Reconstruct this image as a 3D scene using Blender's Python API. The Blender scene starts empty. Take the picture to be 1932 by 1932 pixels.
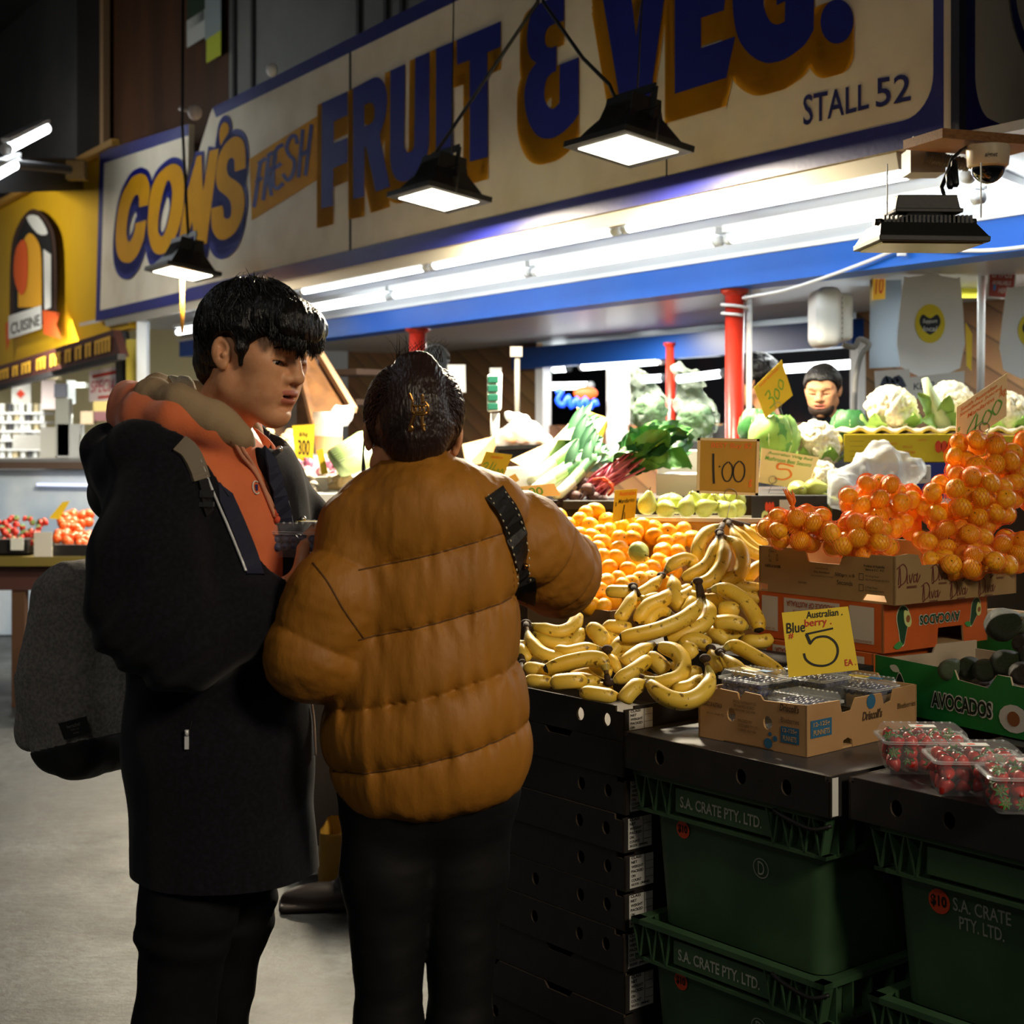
import bpy, bmesh, math, random
import numpy as np
from mathutils import Vector, Matrix, Euler
R = math.radians
rnd = random.Random(7)
scene = bpy.context.scene
COL = scene.collection
FPX, CX, HY, CAMZ = 2850.0, 966.0, 820.0, 1.47
V = Vector

def P(x, y, D):
    "the point of the place that the photograph shows at pixel x, y, at distance D along the view axis"
    return V(((x-CX)/FPX*D, D, CAMZ-(y-HY)/FPX*D))
def PZ(x, y, z):
    D = (CAMZ-z)*FPX/(y-HY)
    return P(x, y, D)
class Wall:
    "a vertical plane through (x0, y0) running along direction a; u runs along it, z up, n faces the aisle"
    def __init__(s, p0, a):
        s.p0 = V((p0[0], p0[1], 0)); s.a = V((a[0], a[1], 0)).normalized()
        n = V((s.a.y, -s.a.x, 0))
        if n.dot(V((0,0,0))-s.p0) < 0: n = -n
        s.n = n
    def hit(s, x, y, off=0.0):
        d = V(((x-CX)/FPX, 1, -(y-HY)/FPX)); c = V((0,0,CAMZ))
        q = s.p0+s.n*off
        t = (q-c).dot(s.n)/d.dot(s.n)
        return c+d*t
    def uz(s, x, y, off=0.0):
        p = s.hit(x, y, off); return ((p-s.p0).dot(s.a), p.z)
    def at(s, u, z, off=0.0):
        p = s.p0+s.a*u+s.n*off; return V((p.x, p.y, z))

def lin(c):
    if isinstance(c, str): c = tuple(int(c[i:i+2], 16) for i in (0, 2, 4))
    o = []
    for v in c[:3]:
        v = v/255.0
        o.append(v/12.92 if v <= 0.04045 else ((v+0.055)/1.055)**2.4)
    return tuple(o)
MATS = {}
def mat(name, col, rough=0.6, metal=0.0, spec=0.5, var=None, bump=None, emit=0.0, trans=0.0, alpha=1.0, ior=1.45, coat=0.0, sheen=0.0, sss=0.0, ecol=None, detail=4, object_coords=True, stretch=None, emcol=None):
    if name in MATS: return MATS[name]
    m = bpy.data.materials.new(name); m.use_nodes = True
    nt = m.node_tree; N = nt.nodes; L = nt.links
    b = N['Principled BSDF']
    c = lin(col)
    b.inputs['Base Color'].default_value = (*c, 1)
    b.inputs['Roughness'].default_value = rough
    b.inputs['Metallic'].default_value = metal
    b.inputs['Specular IOR Level'].default_value = spec
    b.inputs['IOR'].default_value = ior
    b.inputs['Transmission Weight'].default_value = trans
    b.inputs['Alpha'].default_value = alpha
    b.inputs['Coat Weight'].default_value = coat
    b.inputs['Sheen Weight'].default_value = sheen
    if sss:
        b.inputs['Subsurface Weight'].default_value = sss
        b.inputs['Subsurface Radius'].default_value = (0.012, 0.004, 0.002)
    if emit:
        e = lin(ecol or col)
        b.inputs['Emission Color'].default_value = (*e, 1)
        b.inputs['Emission Strength'].default_value = emit
    tc = None
    def coords():
        nonlocal tc
        if tc is None:
            t = N.new('ShaderNodeTexCoord'); tc = t.outputs['Object']
            if stretch:
                mp = N.new('ShaderNodeMapping'); mp.inputs['Scale'].default_value = stretch
                L.new(tc, mp.inputs['Vector']); tc = mp.outputs['Vector']
        return tc
    if var:   # (scale, second colour, low, high)
        sc, c2, lo, hi = var
        nz = N.new('ShaderNodeTexNoise'); nz.inputs['Scale'].default_value = sc; nz.inputs['Detail'].default_value = detail
        L.new(coords(), nz.inputs['Vector'])
        rp = N.new('ShaderNodeValToRGB')
        rp.color_ramp.elements[0].position = lo; rp.color_ramp.elements[0].color = (*c, 1)
        rp.color_ramp.elements[1].position = hi; rp.color_ramp.elements[1].color = (*lin(c2), 1)
        L.new(nz.outputs['Fac'], rp.inputs['Fac']); L.new(rp.outputs['Color'], b.inputs['Base Color'])
    if bump:  # (scale, strength, distance)
        nz = N.new('ShaderNodeTexNoise'); nz.inputs['Scale'].default_value = bump[0]; nz.inputs['Detail'].default_value = 3
        L.new(coords(), nz.inputs['Vector'])
        bp = N.new('ShaderNodeBump'); bp.inputs['Strength'].default_value = bump[1]
        bp.inputs['Distance'].default_value = bump[2] if len(bump) > 2 else 0.01
        L.new(nz.outputs['Fac'], bp.inputs['Height']); L.new(bp.outputs['Normal'], b.inputs['Normal'])
    MATS[name] = m
    return m

class MB:
    "collects shapes, then links them as one mesh object"
    def __init__(s): s.v = []; s.f = []; s.mi = []; s.sm = []; s.cur = 0; s.smooth = False
    def add(s, vs, fs, mi=None, smooth=None):
        o = len(s.v); s.v += [tuple(v) for v in vs]
        for f in fs:
            s.f.append(tuple(i+o for i in f)); s.mi.append(s.cur if mi is None else mi); s.sm.append(s.smooth if smooth is None else smooth)
        return s
    def box(s, c, size, M=None, mi=None):
        hx, hy, hz = size[0]/2, size[1]/2, size[2]/2
        vs = [V((x*hx, y*hy, z*hz)) for x in (-1, 1) for y in (-1, 1) for z in (-1, 1)]
        if M is not None: vs = [M @ v for v in vs]
        c = V(c); vs = [v+c for v in vs]
        return s.add(vs, [(0,1,3,2),(4,6,7,5),(0,4,5,1),(2,3,7,6),(0,2,6,4),(1,5,7,3)], mi, False)
    def hexa(s, a, b, mi=None):
        "a box given by its lower four corners a and upper four b, same winding"
        return s.add(list(a)+list(b), [(3,2,1,0),(4,5,6,7),(0,1,5,4),(1,2,6,5),(2,3,7,6),(3,0,4,7)], mi, False)
    def beam(s, p, q, w, h, up=V((0,0,1)), mi=None):
        p = V(p); q = V(q); d = (q-p).normalized(); x = d.cross(up)
        if x.length < 1e-5: x = d.cross(V((1,0,0)))
        x.normalize(); y = x.cross(d).normalized()
        f = lambda c: [c+x*w/2+y*h/2, c-x*w/2+y*h/2, c-x*w/2-y*h/2, c+x*w/2-y*h/2]
        return s.hexa(f(p), f(q), mi)
    def tube(s, pts, r, n=10, mi=None, cap=True, squash=None, smooth=True):
        pts = [V(p) for p in pts]
        rs = [r]*len(pts) if isinstance(r, (int, float)) else list(r)
        vs = []; fs = []
        up = None
        for i, p in enumerate(pts):
            d = (pts[min(i+1, len(pts)-1)]-pts[max(i-1, 0)])
            if d.length < 1e-9: d = V((0,0,1))
            d.normalize()
            if up is None:
                up = V((0,0,1)) if abs(d.z) < 0.9 else V((1,0,0))
            x = up.cross(d)
            if x.length < 1e-6: x = V((1,0,0)).cross(d)
            x.normalize(); up = d.cross(x)
            k = squash if squash else 1.0
            for j in range(n):
                a = 2*math.pi*j/n
                vs.append(p+x*math.cos(a)*rs[i]+up*math.sin(a)*rs[i]*k)
        m = len(pts)
        for i in range(m-1):
            for j in range(n):
                j2 = (j+1) % n
                fs.append((i*n+j, i*n+j2, (i+1)*n+j2, (i+1)*n+j))
        if cap:
            fs.append(tuple(range(n-1, -1, -1))); fs.append(tuple((m-1)*n+j for j in range(n)))
        return s.add(vs, fs, mi, smooth)
    def lathe(s, prof, n=24, M=None, mi=None, smooth=True):
        vs = []; fs = []
        for r, z in prof:
            for j in range(n):
                a = 2*math.pi*j/n; vs.append(V((r*math.cos(a), r*math.sin(a), z)))
        for i in range(len(prof)-1):
            for j in range(n):
                j2 = (j+1) % n; fs.append((i*n+j, i*n+j2, (i+1)*n+j2, (i+1)*n+j))
        if M is not None: vs = [M @ v for v in vs]
        return s.add(vs, fs, mi, smooth)
    def ball(s, c, r, M=None, nu=16, nv=10, fn=None, mi=None):
        r = (r, r, r) if isinstance(r, (int, float)) else r
        vs = [V((0,0,-1))]; fs = []
        for i in range(1, nv):
            t = -math.pi/2+math.pi*i/nv
            for j in range(nu):
                a = 2*math.pi*j/nu; vs.append(V((math.cos(t)*math.cos(a), math.cos(t)*math.sin(a), math.sin(t))))
        vs.append(V((0,0,1)))
        for j in range(nu): fs.append((0, 1+(j+1) % nu, 1+j))
        for i in range(nv-2):
            for j in range(nu):
                j2 = (j+1) % nu; a = 1+i*nu
                fs.append((a+j, a+j2, a+nu+j2, a+nu+j))
        k = 1+(nv-2)*nu
        for j in range(nu): fs.append((k+j, k+(j+1) % nu, len(vs)-1))
        if fn: vs = [fn(v) for v in vs]
        vs = [V((v.x*r[0], v.y*r[1], v.z*r[2])) for v in vs]
        if M is not None: vs = [M @ v for v in vs]
        c = V(c); return s.add([v+c for v in vs], fs, mi, True)
    def grid(s, rows, mi=None, smooth=True, closed=False):
        n = len(rows[0]); vs = [p for r in rows for p in r]; fs = []
        for i in range(len(rows)-1):
            for j in range(n if closed else n-1):
                j2 = (j+1) % n; fs.append((i*n+j, i*n+j2, (i+1)*n+j2, (i+1)*n+j))
        return s.add(vs, fs, mi, smooth)
    def mesh(s, name, mats):
        me = bpy.data.meshes.new(name)
        me.from_pydata(s.v, [], s.f)
        for m in (mats if isinstance(mats, (list, tuple)) else [mats]): me.materials.append(m)
        me.polygons.foreach_set('material_index', s.mi)
        me.polygons.foreach_set('use_smooth', s.sm)
        me.update(); return me

def tag(o, label=None, cat=None, group=None, kind=None):
    if label: o['label'] = label
    if cat: o['category'] = cat
    if group: o['group'] = group
    if kind: o['kind'] = kind
    return o
def thing(name, label, cat, loc=(0,0,0), group=None, rot=None):
    o = bpy.data.objects.new(name, None); COL.objects.link(o); o.location = loc
    o.empty_display_size = 0.05
    if rot is not None: o.rotation_euler = rot
    return tag(o, label, cat, group)
def put(name, me, parent=None, world=True, label=None):
    "link a mesh; with world=True its coordinates are the place's own even under a parent"
    o = bpy.data.objects.new(name, me); COL.objects.link(o)
    if parent is not None:
        o.parent = parent
        if world:
            o.matrix_parent_inverse = (Matrix.Translation(parent_loc(parent)) @ parent_rot(parent)).inverted()
    if label: o['label'] = label
    return o
def parent_loc(p): return V(p.location) if p.type == 'EMPTY' else V((0,0,0))
def parent_rot(p): return p.rotation_euler.to_matrix().to_4x4() if p.type == 'EMPTY' else Matrix.Identity(4)
def obj(name, mb, mats, parent=None, world=True, label=None, bevel=0, seg=2):
    o = put(name, mb.mesh(name, mats), parent, world, label)
    if bevel:
        md = o.modifiers.new('Bevel', 'BEVEL'); md.width = bevel; md.segments = seg; md.limit_method = 'ANGLE'; md.angle_limit = R(40)
    return o
def struct(name, mb, mats, **k):
    o = obj(name, mb, mats, **k); o['kind'] = 'structure'; return o
def dup(root, loc, rot=None, label=None, group=None, scale=None):
    r = root.copy(); COL.objects.link(r); r.location = loc
    if rot is not None: r.rotation_euler = rot
    if scale is not None: r.scale = (scale,)*3 if isinstance(scale, (int, float)) else scale
    if label: r['label'] = label
    if group: r['group'] = group
    for ch in list(root.children):
        c = ch.copy(); COL.objects.link(c); c.parent = r
        for g in ch.children:
            d = g.copy(); COL.objects.link(d); d.parent = c
    return r

def smooth_loop(pts, k=4, closed=True):
    "Catmull-Rom through the points"
    out = []; n = len(pts)
    rng = range(n) if closed else range(n-1)
    for i in rng:
        g = lambda j: pts[j % n] if closed else pts[max(0, min(n-1, j))]
        p0, p1, p2, p3 = g(i-1), g(i), g(i+1), g(i+2)
        for t in range(k):
            t = t/k
            out.append(tuple(0.5*((2*p1[d])+(-p0[d]+p2[d])*t+(2*p0[d]-5*p1[d]+4*p2[d]-p3[d])*t*t+(-p0[d]+3*p1[d]-3*p2[d]+p3[d])*t**3) for d in range(len(p1))))
    if not closed: out.append(tuple(pts[-1]))
    return out
def fill2d(loops):
    "flat faces inside the loops (inner loops are holes): list of (x, y) and faces"
    cu = bpy.data.curves.new('f', 'CURVE'); cu.dimensions = '2D'; cu.fill_mode = 'FRONT'
    for lp in loops:
        sp = cu.splines.new('POLY'); sp.points.add(len(lp)-1); sp.use_cyclic_u = True
        for q, p in zip(sp.points, lp): q.co = (p[0], p[1], 0, 1)
    o = bpy.data.objects.new('f', cu); me = o.to_mesh()
    vs = [(v.co.x, v.co.y) for v in me.vertices]; fs = [tuple(p.vertices) for p in me.polygons]
    o.to_mesh_clear(); bpy.data.objects.remove(o); bpy.data.curves.remove(cu)
    return vs, fs
def text2d(s, size=1.0, bold=0.0, shear=0.0, align='LEFT', spacing=1.0):
    cu = bpy.data.curves.new('t', 'FONT'); cu.body = s; cu.size = size; cu.offset = bold; cu.shear = shear
    cu.align_x = align; cu.space_character = spacing; cu.resolution_u = 3
    o = bpy.data.objects.new('t', cu); me = o.to_mesh()
    vs = [(v.co.x, v.co.y) for v in me.vertices]; fs = [tuple(p.vertices) for p in me.polygons]
    o.to_mesh_clear(); bpy.data.objects.remove(o); bpy.data.curves.remove(cu)
    return vs, fs
def fit(vs, x0, x1, y0=None, y1=None):
    "scale flat points so that they span x0..x1 (and y0..y1)"
    if not vs: return vs
    ax = min(v[0] for v in vs); bx = max(v[0] for v in vs); ay = min(v[1] for v in vs); by = max(v[1] for v in vs)
    kx = (x1-x0)/max(bx-ax, 1e-6)
    if y0 is None: return [(x0+(v[0]-ax)*kx, v[1]*kx) for v in vs]
    ky = (y1-y0)/max(by-ay, 1e-6)
    return [(x0+(v[0]-ax)*kx, y0+(v[1]-ay)*ky) for v in vs]
def ribbon(pts, w, k=4, curve=True):
    "outline of a brush stroke along pts"
    if curve and len(pts) > 2: pts = smooth_loop(pts, k, False)
    L_, R_ = [], []
    for i, p in enumerate(pts):
        a = pts[max(i-1, 0)]; b = pts[min(i+1, len(pts)-1)]
        dx, dy = b[0]-a[0], b[1]-a[1]; l = math.hypot(dx, dy) or 1
        nx, ny = -dy/l*w/2, dx/l*w/2
        L_.append((p[0]+nx, p[1]+ny)); R_.append((p[0]-nx, p[1]-ny))
    n = len(pts)
    return L_+R_, [(i, i+1, n+i+1, n+i) for i in range(n-1)]

# ---- solid shapes from distance fields, skinned as one smooth mesh ----
class Field:
    def __init__(s, lo, hi, h):
        s.lo = np.array(lo, float); s.h = h
        s.n = np.ceil((np.array(hi, float)-s.lo)/h).astype(int)+1
        ax = [s.lo[i]+np.arange(s.n[i])*h for i in range(3)]
        s.x, s.y, s.z = np.meshgrid(*ax, indexing='ij', sparse=False)
        s.x = s.x.astype(np.float32); s.y = s.y.astype(np.float32); s.z = s.z.astype(np.float32)
        s.d = np.full(s.n, 9.0, np.float32)
    def ell(s, c, r, M=None):
        x, y, z = s.x-c[0], s.y-c[1], s.z-c[2]
        if M is not None:
            m = np.array(M.inverted().to_3x3())
            x, y, z = (m[0,0]*x+m[0,1]*y+m[0,2]*z, m[1,0]*x+m[1,1]*y+m[1,2]*z, m[2,0]*x+m[2,1]*y+m[2,2]*z)
        k0 = np.sqrt((x/r[0])**2+(y/r[1])**2+(z/r[2])**2)
        k1 = np.sqrt((x/r[0]**2)**2+(y/r[1]**2)**2+(z/r[2]**2)**2)+1e-6
        return k0*(k0-1)/k1
    def cap(s, a, b, ra, rb):
        a = np.array(a, float); b = np.array(b, float); ab = b-a; L2 = float(ab@ab)+1e-12
        t = np.clip(((s.x-a[0])*ab[0]+(s.y-a[1])*ab[1]+(s.z-a[2])*ab[2])/L2, 0, 1)
        return np.sqrt((s.x-a[0]-t*ab[0])**2+(s.y-a[1]-t*ab[1])**2+(s.z-a[2]-t*ab[2])**2)-(ra+(rb-ra)*t)
    def chain(s, pts, rs, k=0.01):
        d = None
        for i in range(len(pts)-1):
            e = s.cap(pts[i], pts[i+1], rs[i], rs[i+1]); d = e if d is None else smin(d, e, k)
        return d
    def rbox(s, c, half, r, M=None):
        x, y, z = s.x-c[0], s.y-c[1], s.z-c[2]
        if M is not None:
            m = np.array(M.inverted().to_3x3())
            x, y, z = (m[0,0]*x+m[0,1]*y+m[0,2]*z, m[1,0]*x+m[1,1]*y+m[1,2]*z, m[2,0]*x+m[2,1]*y+m[2,2]*z)
        qx, qy, qz = np.abs(x)-half[0]+r, np.abs(y)-half[1]+r, np.abs(z)-half[2]+r
        return np.sqrt(np.maximum(qx,0)**2+np.maximum(qy,0)**2+np.maximum(qz,0)**2)+np.minimum(np.maximum(qx, np.maximum(qy, qz)), 0)-r
    def plane(s, p, n):
        n = V(n).normalized(); return (s.x-p[0])*n.x+(s.y-p[1])*n.y+(s.z-p[2])*n.z
    def skin(s, d=None):
        "surface nets"
        g = s.d if d is None else d
        neg = g < 0
        n = g.shape
        c = [neg[i:n[0]-1+i, j:n[1]-1+j, k:n[2]-1+k] for i in (0,1) for j in (0,1) for k in (0,1)]
        sm = sum(x.astype(np.int8) for x in c)
        act = (sm > 0) & (sm < 8)
        idx = np.full(act.shape, -1, np.int64); ci = np.argwhere(act); idx[act] = np.arange(len(ci))
        acc = np.zeros((len(ci), 3)); cnt = np.zeros(len(ci))
        off = [(i,j,k) for i in (0,1) for j in (0,1) for k in (0,1)]
        vals = [g[ci[:,0]+o[0], ci[:,1]+o[1], ci[:,2]+o[2]].astype(float) for o in off]
        for a in range(8):
            for b in range(a+1, 8):
                if sum(abs(off[a][q]-off[b][q]) for q in range(3)) != 1: continue
                m = (vals[a] < 0) != (vals[b] < 0)
                t = np.where(m, vals[a]/np.where(m, vals[a]-vals[b], 1), 0)
                p = np.array(off[a])[None]+t[:,None]*(np.array(off[b])-np.array(off[a]))[None]
                acc += np.where(m[:,None], p, 0); cnt += m
        vs = s.lo+(ci+acc/np.maximum(cnt,1)[:,None])*s.h
        F = []
        for ax in range(3):
            sl0 = [slice(None)]*3; sl1 = [slice(None)]*3
            sl0[ax] = slice(0, n[ax]-1); sl1[ax] = slice(1, n[ax])
            a, b = neg[tuple(sl0)], neg[tuple(sl1)]
            e = np.argwhere(a != b)
            u, v = (ax+1) % 3, (ax+2) % 3
            e = e[(e[:,u] > 0) & (e[:,v] > 0) & (e[:,u] < n[u]-1) & (e[:,v] < n[v]-1)]
            def ix(du, dv):
                q = e.copy(); q[:,u] -= du; q[:,v] -= dv; return idx[q[:,0], q[:,1], q[:,2]]
            q = np.stack([ix(1,1), ix(0,1), ix(0,0), ix(1,0)], 1)
            fl = a[e[:,0], e[:,1], e[:,2]]
            q[~fl] = q[~fl][:, ::-1]
            F.append(q[(q >= 0).all(1)])
        return vs, np.concatenate(F)
def smin(a, b, k):
    h = np.clip(0.5+0.5*(b-a)/k, 0, 1); return b+(a-b)*h-k*h*(1-h)
def smax(a, b, k): return -smin(-a, -b, k)
def skin_mesh(name, vs, fs, mats, T=None, choose=None):
    me = bpy.data.meshes.new(name)
    if T is not None:
        m = np.array(T); vs = vs@m[:3,:3].T+m[:3,3]
    me.vertices.add(len(vs)); me.vertices.foreach_set('co', vs.ravel())
    me.loops.add(len(fs)*4); me.loops.foreach_set('vertex_index', fs.ravel())
    me.polygons.add(len(fs)); me.polygons.foreach_set('loop_start', np.arange(0, len(fs)*4, 4)); me.polygons.foreach_set('loop_total', np.full(len(fs), 4))
    for m in (mats if isinstance(mats, (list, tuple)) else [mats]): me.materials.append(m)
    if choose is not None: me.polygons.foreach_set('material_index', choose)
    me.polygons.foreach_set('use_smooth', np.ones(len(fs), bool))
    me.update(calc_edges=True); me.validate(); return me
def fbm(x, y, z, sc, seed=0, octaves=3):
    "cheap smooth noise on arrays"
    r = np.random.RandomState(seed); o = 0; amp = 1.0; tot = 0
    for k in range(octaves):
        for q in range(3):
            w = r.normal(size=3); w /= np.linalg.norm(w); ph = r.uniform(0, 6.28)
            w2 = r.normal(size=3); w2 /= np.linalg.norm(w2)
            o = o+amp*np.sin((w[0]*x+w[1]*y+w[2]*z)*sc+ph+1.3*np.sin((w2[0]*x+w2[1]*y+w2[2]*z)*sc*0.7+ph*2)); tot += amp
        sc *= 2.1; amp *= 0.5
    return o/tot*1.6

def decal(name, vs, fs, to3d, m, parent=None, label=None):
    mb = MB(); mb.add([to3d(*v) for v in vs], fs); return obj(name, mb, m, parent, label=label)

# ---- camera ----
cam = bpy.data.cameras.new('camera'); co = bpy.data.objects.new('camera', cam); COL.objects.link(co)
co.location = (0, 0, CAMZ); co.rotation_euler = (R(90), 0, 0)
cam.sensor_width = 36; cam.sensor_fit = 'HORIZONTAL'; cam.lens = FPX/1932*36
cam.shift_y = -146/1932; cam.clip_start = 0.05; cam.clip_end = 100
cam.dof.use_dof = True; cam.dof.focus_distance = 3.2; cam.dof.aperture_fstop = 5.6
scene.camera = co
vs_ = scene.view_settings
vs_.view_transform = 'Standard'; vs_.look = 'None'; vs_.gamma = 1; vs_.use_curve_mapping = False; vs_.exposure = 0.0
# ================= the hall and the stall's shell =================
SG = Wall((1.325, 4.5), (-.532, .847))        # the long painted fascia of the stall; u = 0 at its corner
SF = Wall((1.325, 4.5), (.759, 1.0))          # the fascia's short return at the corner
uv = SG.uz
def slab(mb, loops, to3d, t, mi=None):
    "a flat shape with thickness t behind its face"
    vs, fs = fill2d(loops)
    mb.add([to3d(u, v, 0) for u, v in vs], fs, mi); mb.add([to3d(u, v, -t) for u, v in vs], [tuple(reversed(f)) for f in fs], mi)
    for lp in loops:
        n = len(lp); a = [to3d(u, v, 0) for u, v in lp]; b = [to3d(u, v, -t) for u, v in lp]
        mb.add(a+b, [(i, (i+1) % n, n+(i+1) % n, n+i) for i in range(n)], mi)
    return mb
onSG = lambda off: (lambda u, v, w=0: SG.at(u, v, off+w))

M_cream = mat('sign_cream_paint', (222, 210, 186), .65, spec=.25, var=(3.5, (206, 192, 166), .42, .75), bump=(30, .12))
M_blue = mat('sign_blue_paint', (28, 32, 108), .45, var=(6, (36, 38, 112), .4, .7), bump=(40, .1))
M_letter = mat('sign_blue_letter_paint', (10, 22, 112), .6, spec=.25)
M_gold = mat('sign_gold_paint', (200, 140, 16), .7, spec=.15, var=(5, (188, 132, 22), .4, .7))
M_dark = mat('dark_gap', (16, 13, 12), .8)
M_alu = mat('dull_aluminium', (176, 172, 164), .4, metal=.6)
M_white = mat('white_paint', (226, 226, 224), .5)
M_black = mat('black_plastic', (18, 18, 19), .45)
M_wire = mat('dark_steel_wire', (34, 34, 34), .5, metal=.5)

# floor: worn sealed concrete
def floor_mat():
    m = bpy.data.materials.new('worn_concrete'); m.use_nodes = True; nt = m.node_tree; N = nt.nodes; L = nt.links; b = N['Principled BSDF']
    tc = N.new('ShaderNodeTexCoord')
    def nz(s, d, r=.6):
        n = N.new('ShaderNodeTexNoise'); n.inputs['Scale'].default_value = s; n.inputs['Detail'].default_value = d; n.inputs['Roughness'].default_value = r
        L.new(tc.outputs['Object'], n.inputs['Vector']); return n
    a = nz(1.6, 6); c = nz(22, 8, .7); d = nz(5, 4)
    r1 = N.new('ShaderNodeValToRGB'); r1.color_ramp.elements[0].position = .35; r1.color_ramp.elements[0].color = (*lin((27, 30, 32)), 1)
    r1.color_ramp.elements[1].position = .68; r1.color_ramp.elements[1].color = (*lin((66, 72, 77)), 1)
    r2 = N.new('ShaderNodeValToRGB'); r2.color_ramp.elements[0].position = .36; r2.color_ramp.elements[0].color = (*lin((74, 68, 58)), 1)
    r2.color_ramp.elements[1].position = .6; r2.color_ramp.elements[1].color = (1, 1, 1, 1)
    mx = N.new('ShaderNodeMixRGB'); mx.blend_type = 'MULTIPLY'; mx.inputs['Fac'].default_value = .92
    L.new(a.outputs['Fac'], r1.inputs['Fac']); L.new(c.outputs['Fac'], r2.inputs['Fac'])
    L.new(r1.outputs['Color'], mx.inputs['Color1']); L.new(r2.outputs['Color'], mx.inputs['Color2']); L.new(mx.outputs['Color'], b.inputs['Base Color'])
    rr = N.new('ShaderNodeMapRange'); rr.inputs['To Min'].default_value = .3; rr.inputs['To Max'].default_value = .65
    L.new(d.outputs['Fac'], rr.inputs['Value']); L.new(rr.outputs['Result'], b.inputs['Roughness'])
    bp = N.new('ShaderNodeBump'); bp.inputs['Strength'].default_value = .25; bp.inputs['Distance'].default_value = .01
    L.new(c.outputs['Fac'], bp.inputs['Height']); L.new(bp.outputs['Normal'], b.inputs['Normal'])
    return m
m = MB(); m.box((2, 10, -.05), (40, 40, .1)); struct('floor', m, floor_mat())
m = MB(); m.box((2, 10, 5.65), (40, 40, .1)); struct('ceiling', m, mat('ceiling_dark', (40, 40, 42), .8))

# wall behind and above the fascia: grey panels, a brown ply panel at its left end
m = MB(); GW = lambda u, z, off=-.75: SG.at(u, z, off)
def wall_strip(mb, u0, u1, z0, z1, off, t=.06, mi=None):
    a = [SG.at(u0, z0, off), SG.at(u1, z0, off), SG.at(u1, z0, off-t), SG.at(u0, z0, off-t)]
    b = [SG.at(u0, z1, off), SG.at(u1, z1, off), SG.at(u1, z1, off-t), SG.at(u0, z1, off-t)]
    return mb.hexa(a, b, mi)
ul = uv(432, 100, -.6)[0]; ur = -1.0
wall_strip(m, ur, ul, 2.9, 5.6, -.6); struct('wall_back', m, mat('grey_wall_panel', (126, 125, 120), .6, var=(2, (112, 112, 108), .3, .7)))
for i, x in enumerate((443, 478, 678, 730, 760)):
    m = MB(); u = uv(x, 60, -.59)[0]; wall_strip(m, u-.02, u+.02, 2.9, 5.6, -.575, .024); struct('trim_%d' % (i+1), m, mat('grey_seam', (60, 60, 60), .6))
u1 = uv(208, 150, -.6)[0]
m = MB(); wall_strip(m, ul+.01, u1, 2.9, 5.6, -.6); struct('wall_upper', m, mat('brown_ply', (84, 54, 34), .55, var=(2, (56, 36, 24), .35, .7), stretch=(1, 1, .25)))
u2 = uv(205, 150, -.55)[0]
m = MB(); wall_strip(m, u2, u2+.09, 2.9, 5.6, -.5); struct('trim_6', m, mat('pale_edge', (150, 122, 92), .6))
# notices stuck on the dark ply
M_paper = mat('paper_white', (214, 214, 208), .7)
for (x0, y0, x1, y1, c, lab) in ((356, 40, 390, 70, (200, 204, 200), 'white paper notice stuck on brown wall above sign'), (390, 0, 420, 58, (150, 165, 165), 'grey printed notice on dark wall above the sign top'),
        (393, 74, 420, 104, (190, 200, 60), 'small yellow green notice on dark wall above the sign'), (357, 0, 389, 38, (34, 60, 40), 'dark green notice at top of brown wall')):
    m = MB(); a = [SG.uz(x0, y0, -.55), SG.uz(x1, y1, -.55)]
    slab(m, [[(a[0][0], a[0][1]), (a[1][0], a[0][1]), (a[1][0], a[1][1]), (a[0][0], a[1][1])]], onSG(-.535), .004)
    tag(obj('notice', m, mat('notice_%d' % x0, c, .7)), lab, 'notice', 'notices on the brown wall')
# dark hanging bulkhead and duct of the hall, upper left
m = MB(); wall_strip(m, u2+.1, u2+9, 3.55, 5.6, -.3, .3); struct('wall_left', m, mat('hall_dark_panel', (52, 53, 56), .6, var=(1.4, (66, 66, 68), .4, .7)))
m = MB(); a = P(-40, 225, 10.8); b = P(196, 305, 13.2)
m.beam(P(-260, 330, 9), P(200, 330, 13.6), .5, .25); t = obj('ventilation_duct', m, mat('duct_grey', (52, 54, 58), .5)); tag(t, 'dark grey duct hanging under the ceiling left of the yellow fascia', 'duct')

# ---- the painted fascia ----
sign = thing('stall_sign', 'long cream fascia sign with blue border reading FRUIT & VEG over the stall', 'sign', SG.at(0, 2.355))
ZB, ZT = 2.355, 3.56
pl = [uv(x, y) for x, y in ((354, 356), (396, 216), (402, 200))]
ub = uv(353, 560)[0]
right = [(0, ZB), (0, ZT), (pl[2][0], ZT), (pl[1][0], pl[1][1]), (pl[0][0], pl[0][1]), (ub, ZB)]
a0 = uv(188, 286); a1 = uv(355, 234); ue = uv(180, 600)[0]
left = [(ub+.01, ZB), (pl[0][0]+.01, pl[0][1]), (a1[0], a1[1]), (a0[0], a0[1]), (ue, ZB)]
m = MB(); slab(m, [right], onSG(0), .04); obj('panel', m, M_cream, sign)
m = MB(); slab(m, [left], onSG(-.004), .04); obj('panel', m, M_cream, sign)
bw = .075
ui = -(-.085)
def arc(cx, cy, r, a0, a1, n=8): return [(cx+r*math.cos(R(a0+(a1-a0)*i/n)), cy+r*math.sin(R(a0+(a1-a0)*i/n))) for i in range(n+1)]
cu = uv(1762, 120)[0]
inner = [(ub-.001, ZB+bw+.01)]+[(cu+.16, ZB+bw+.02)]+arc(cu+.12, ZB+bw+.16, .12, -90, -180)+[(cu, ZT-bw), (pl[2][0]-.02, ZT-bw)]
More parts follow.
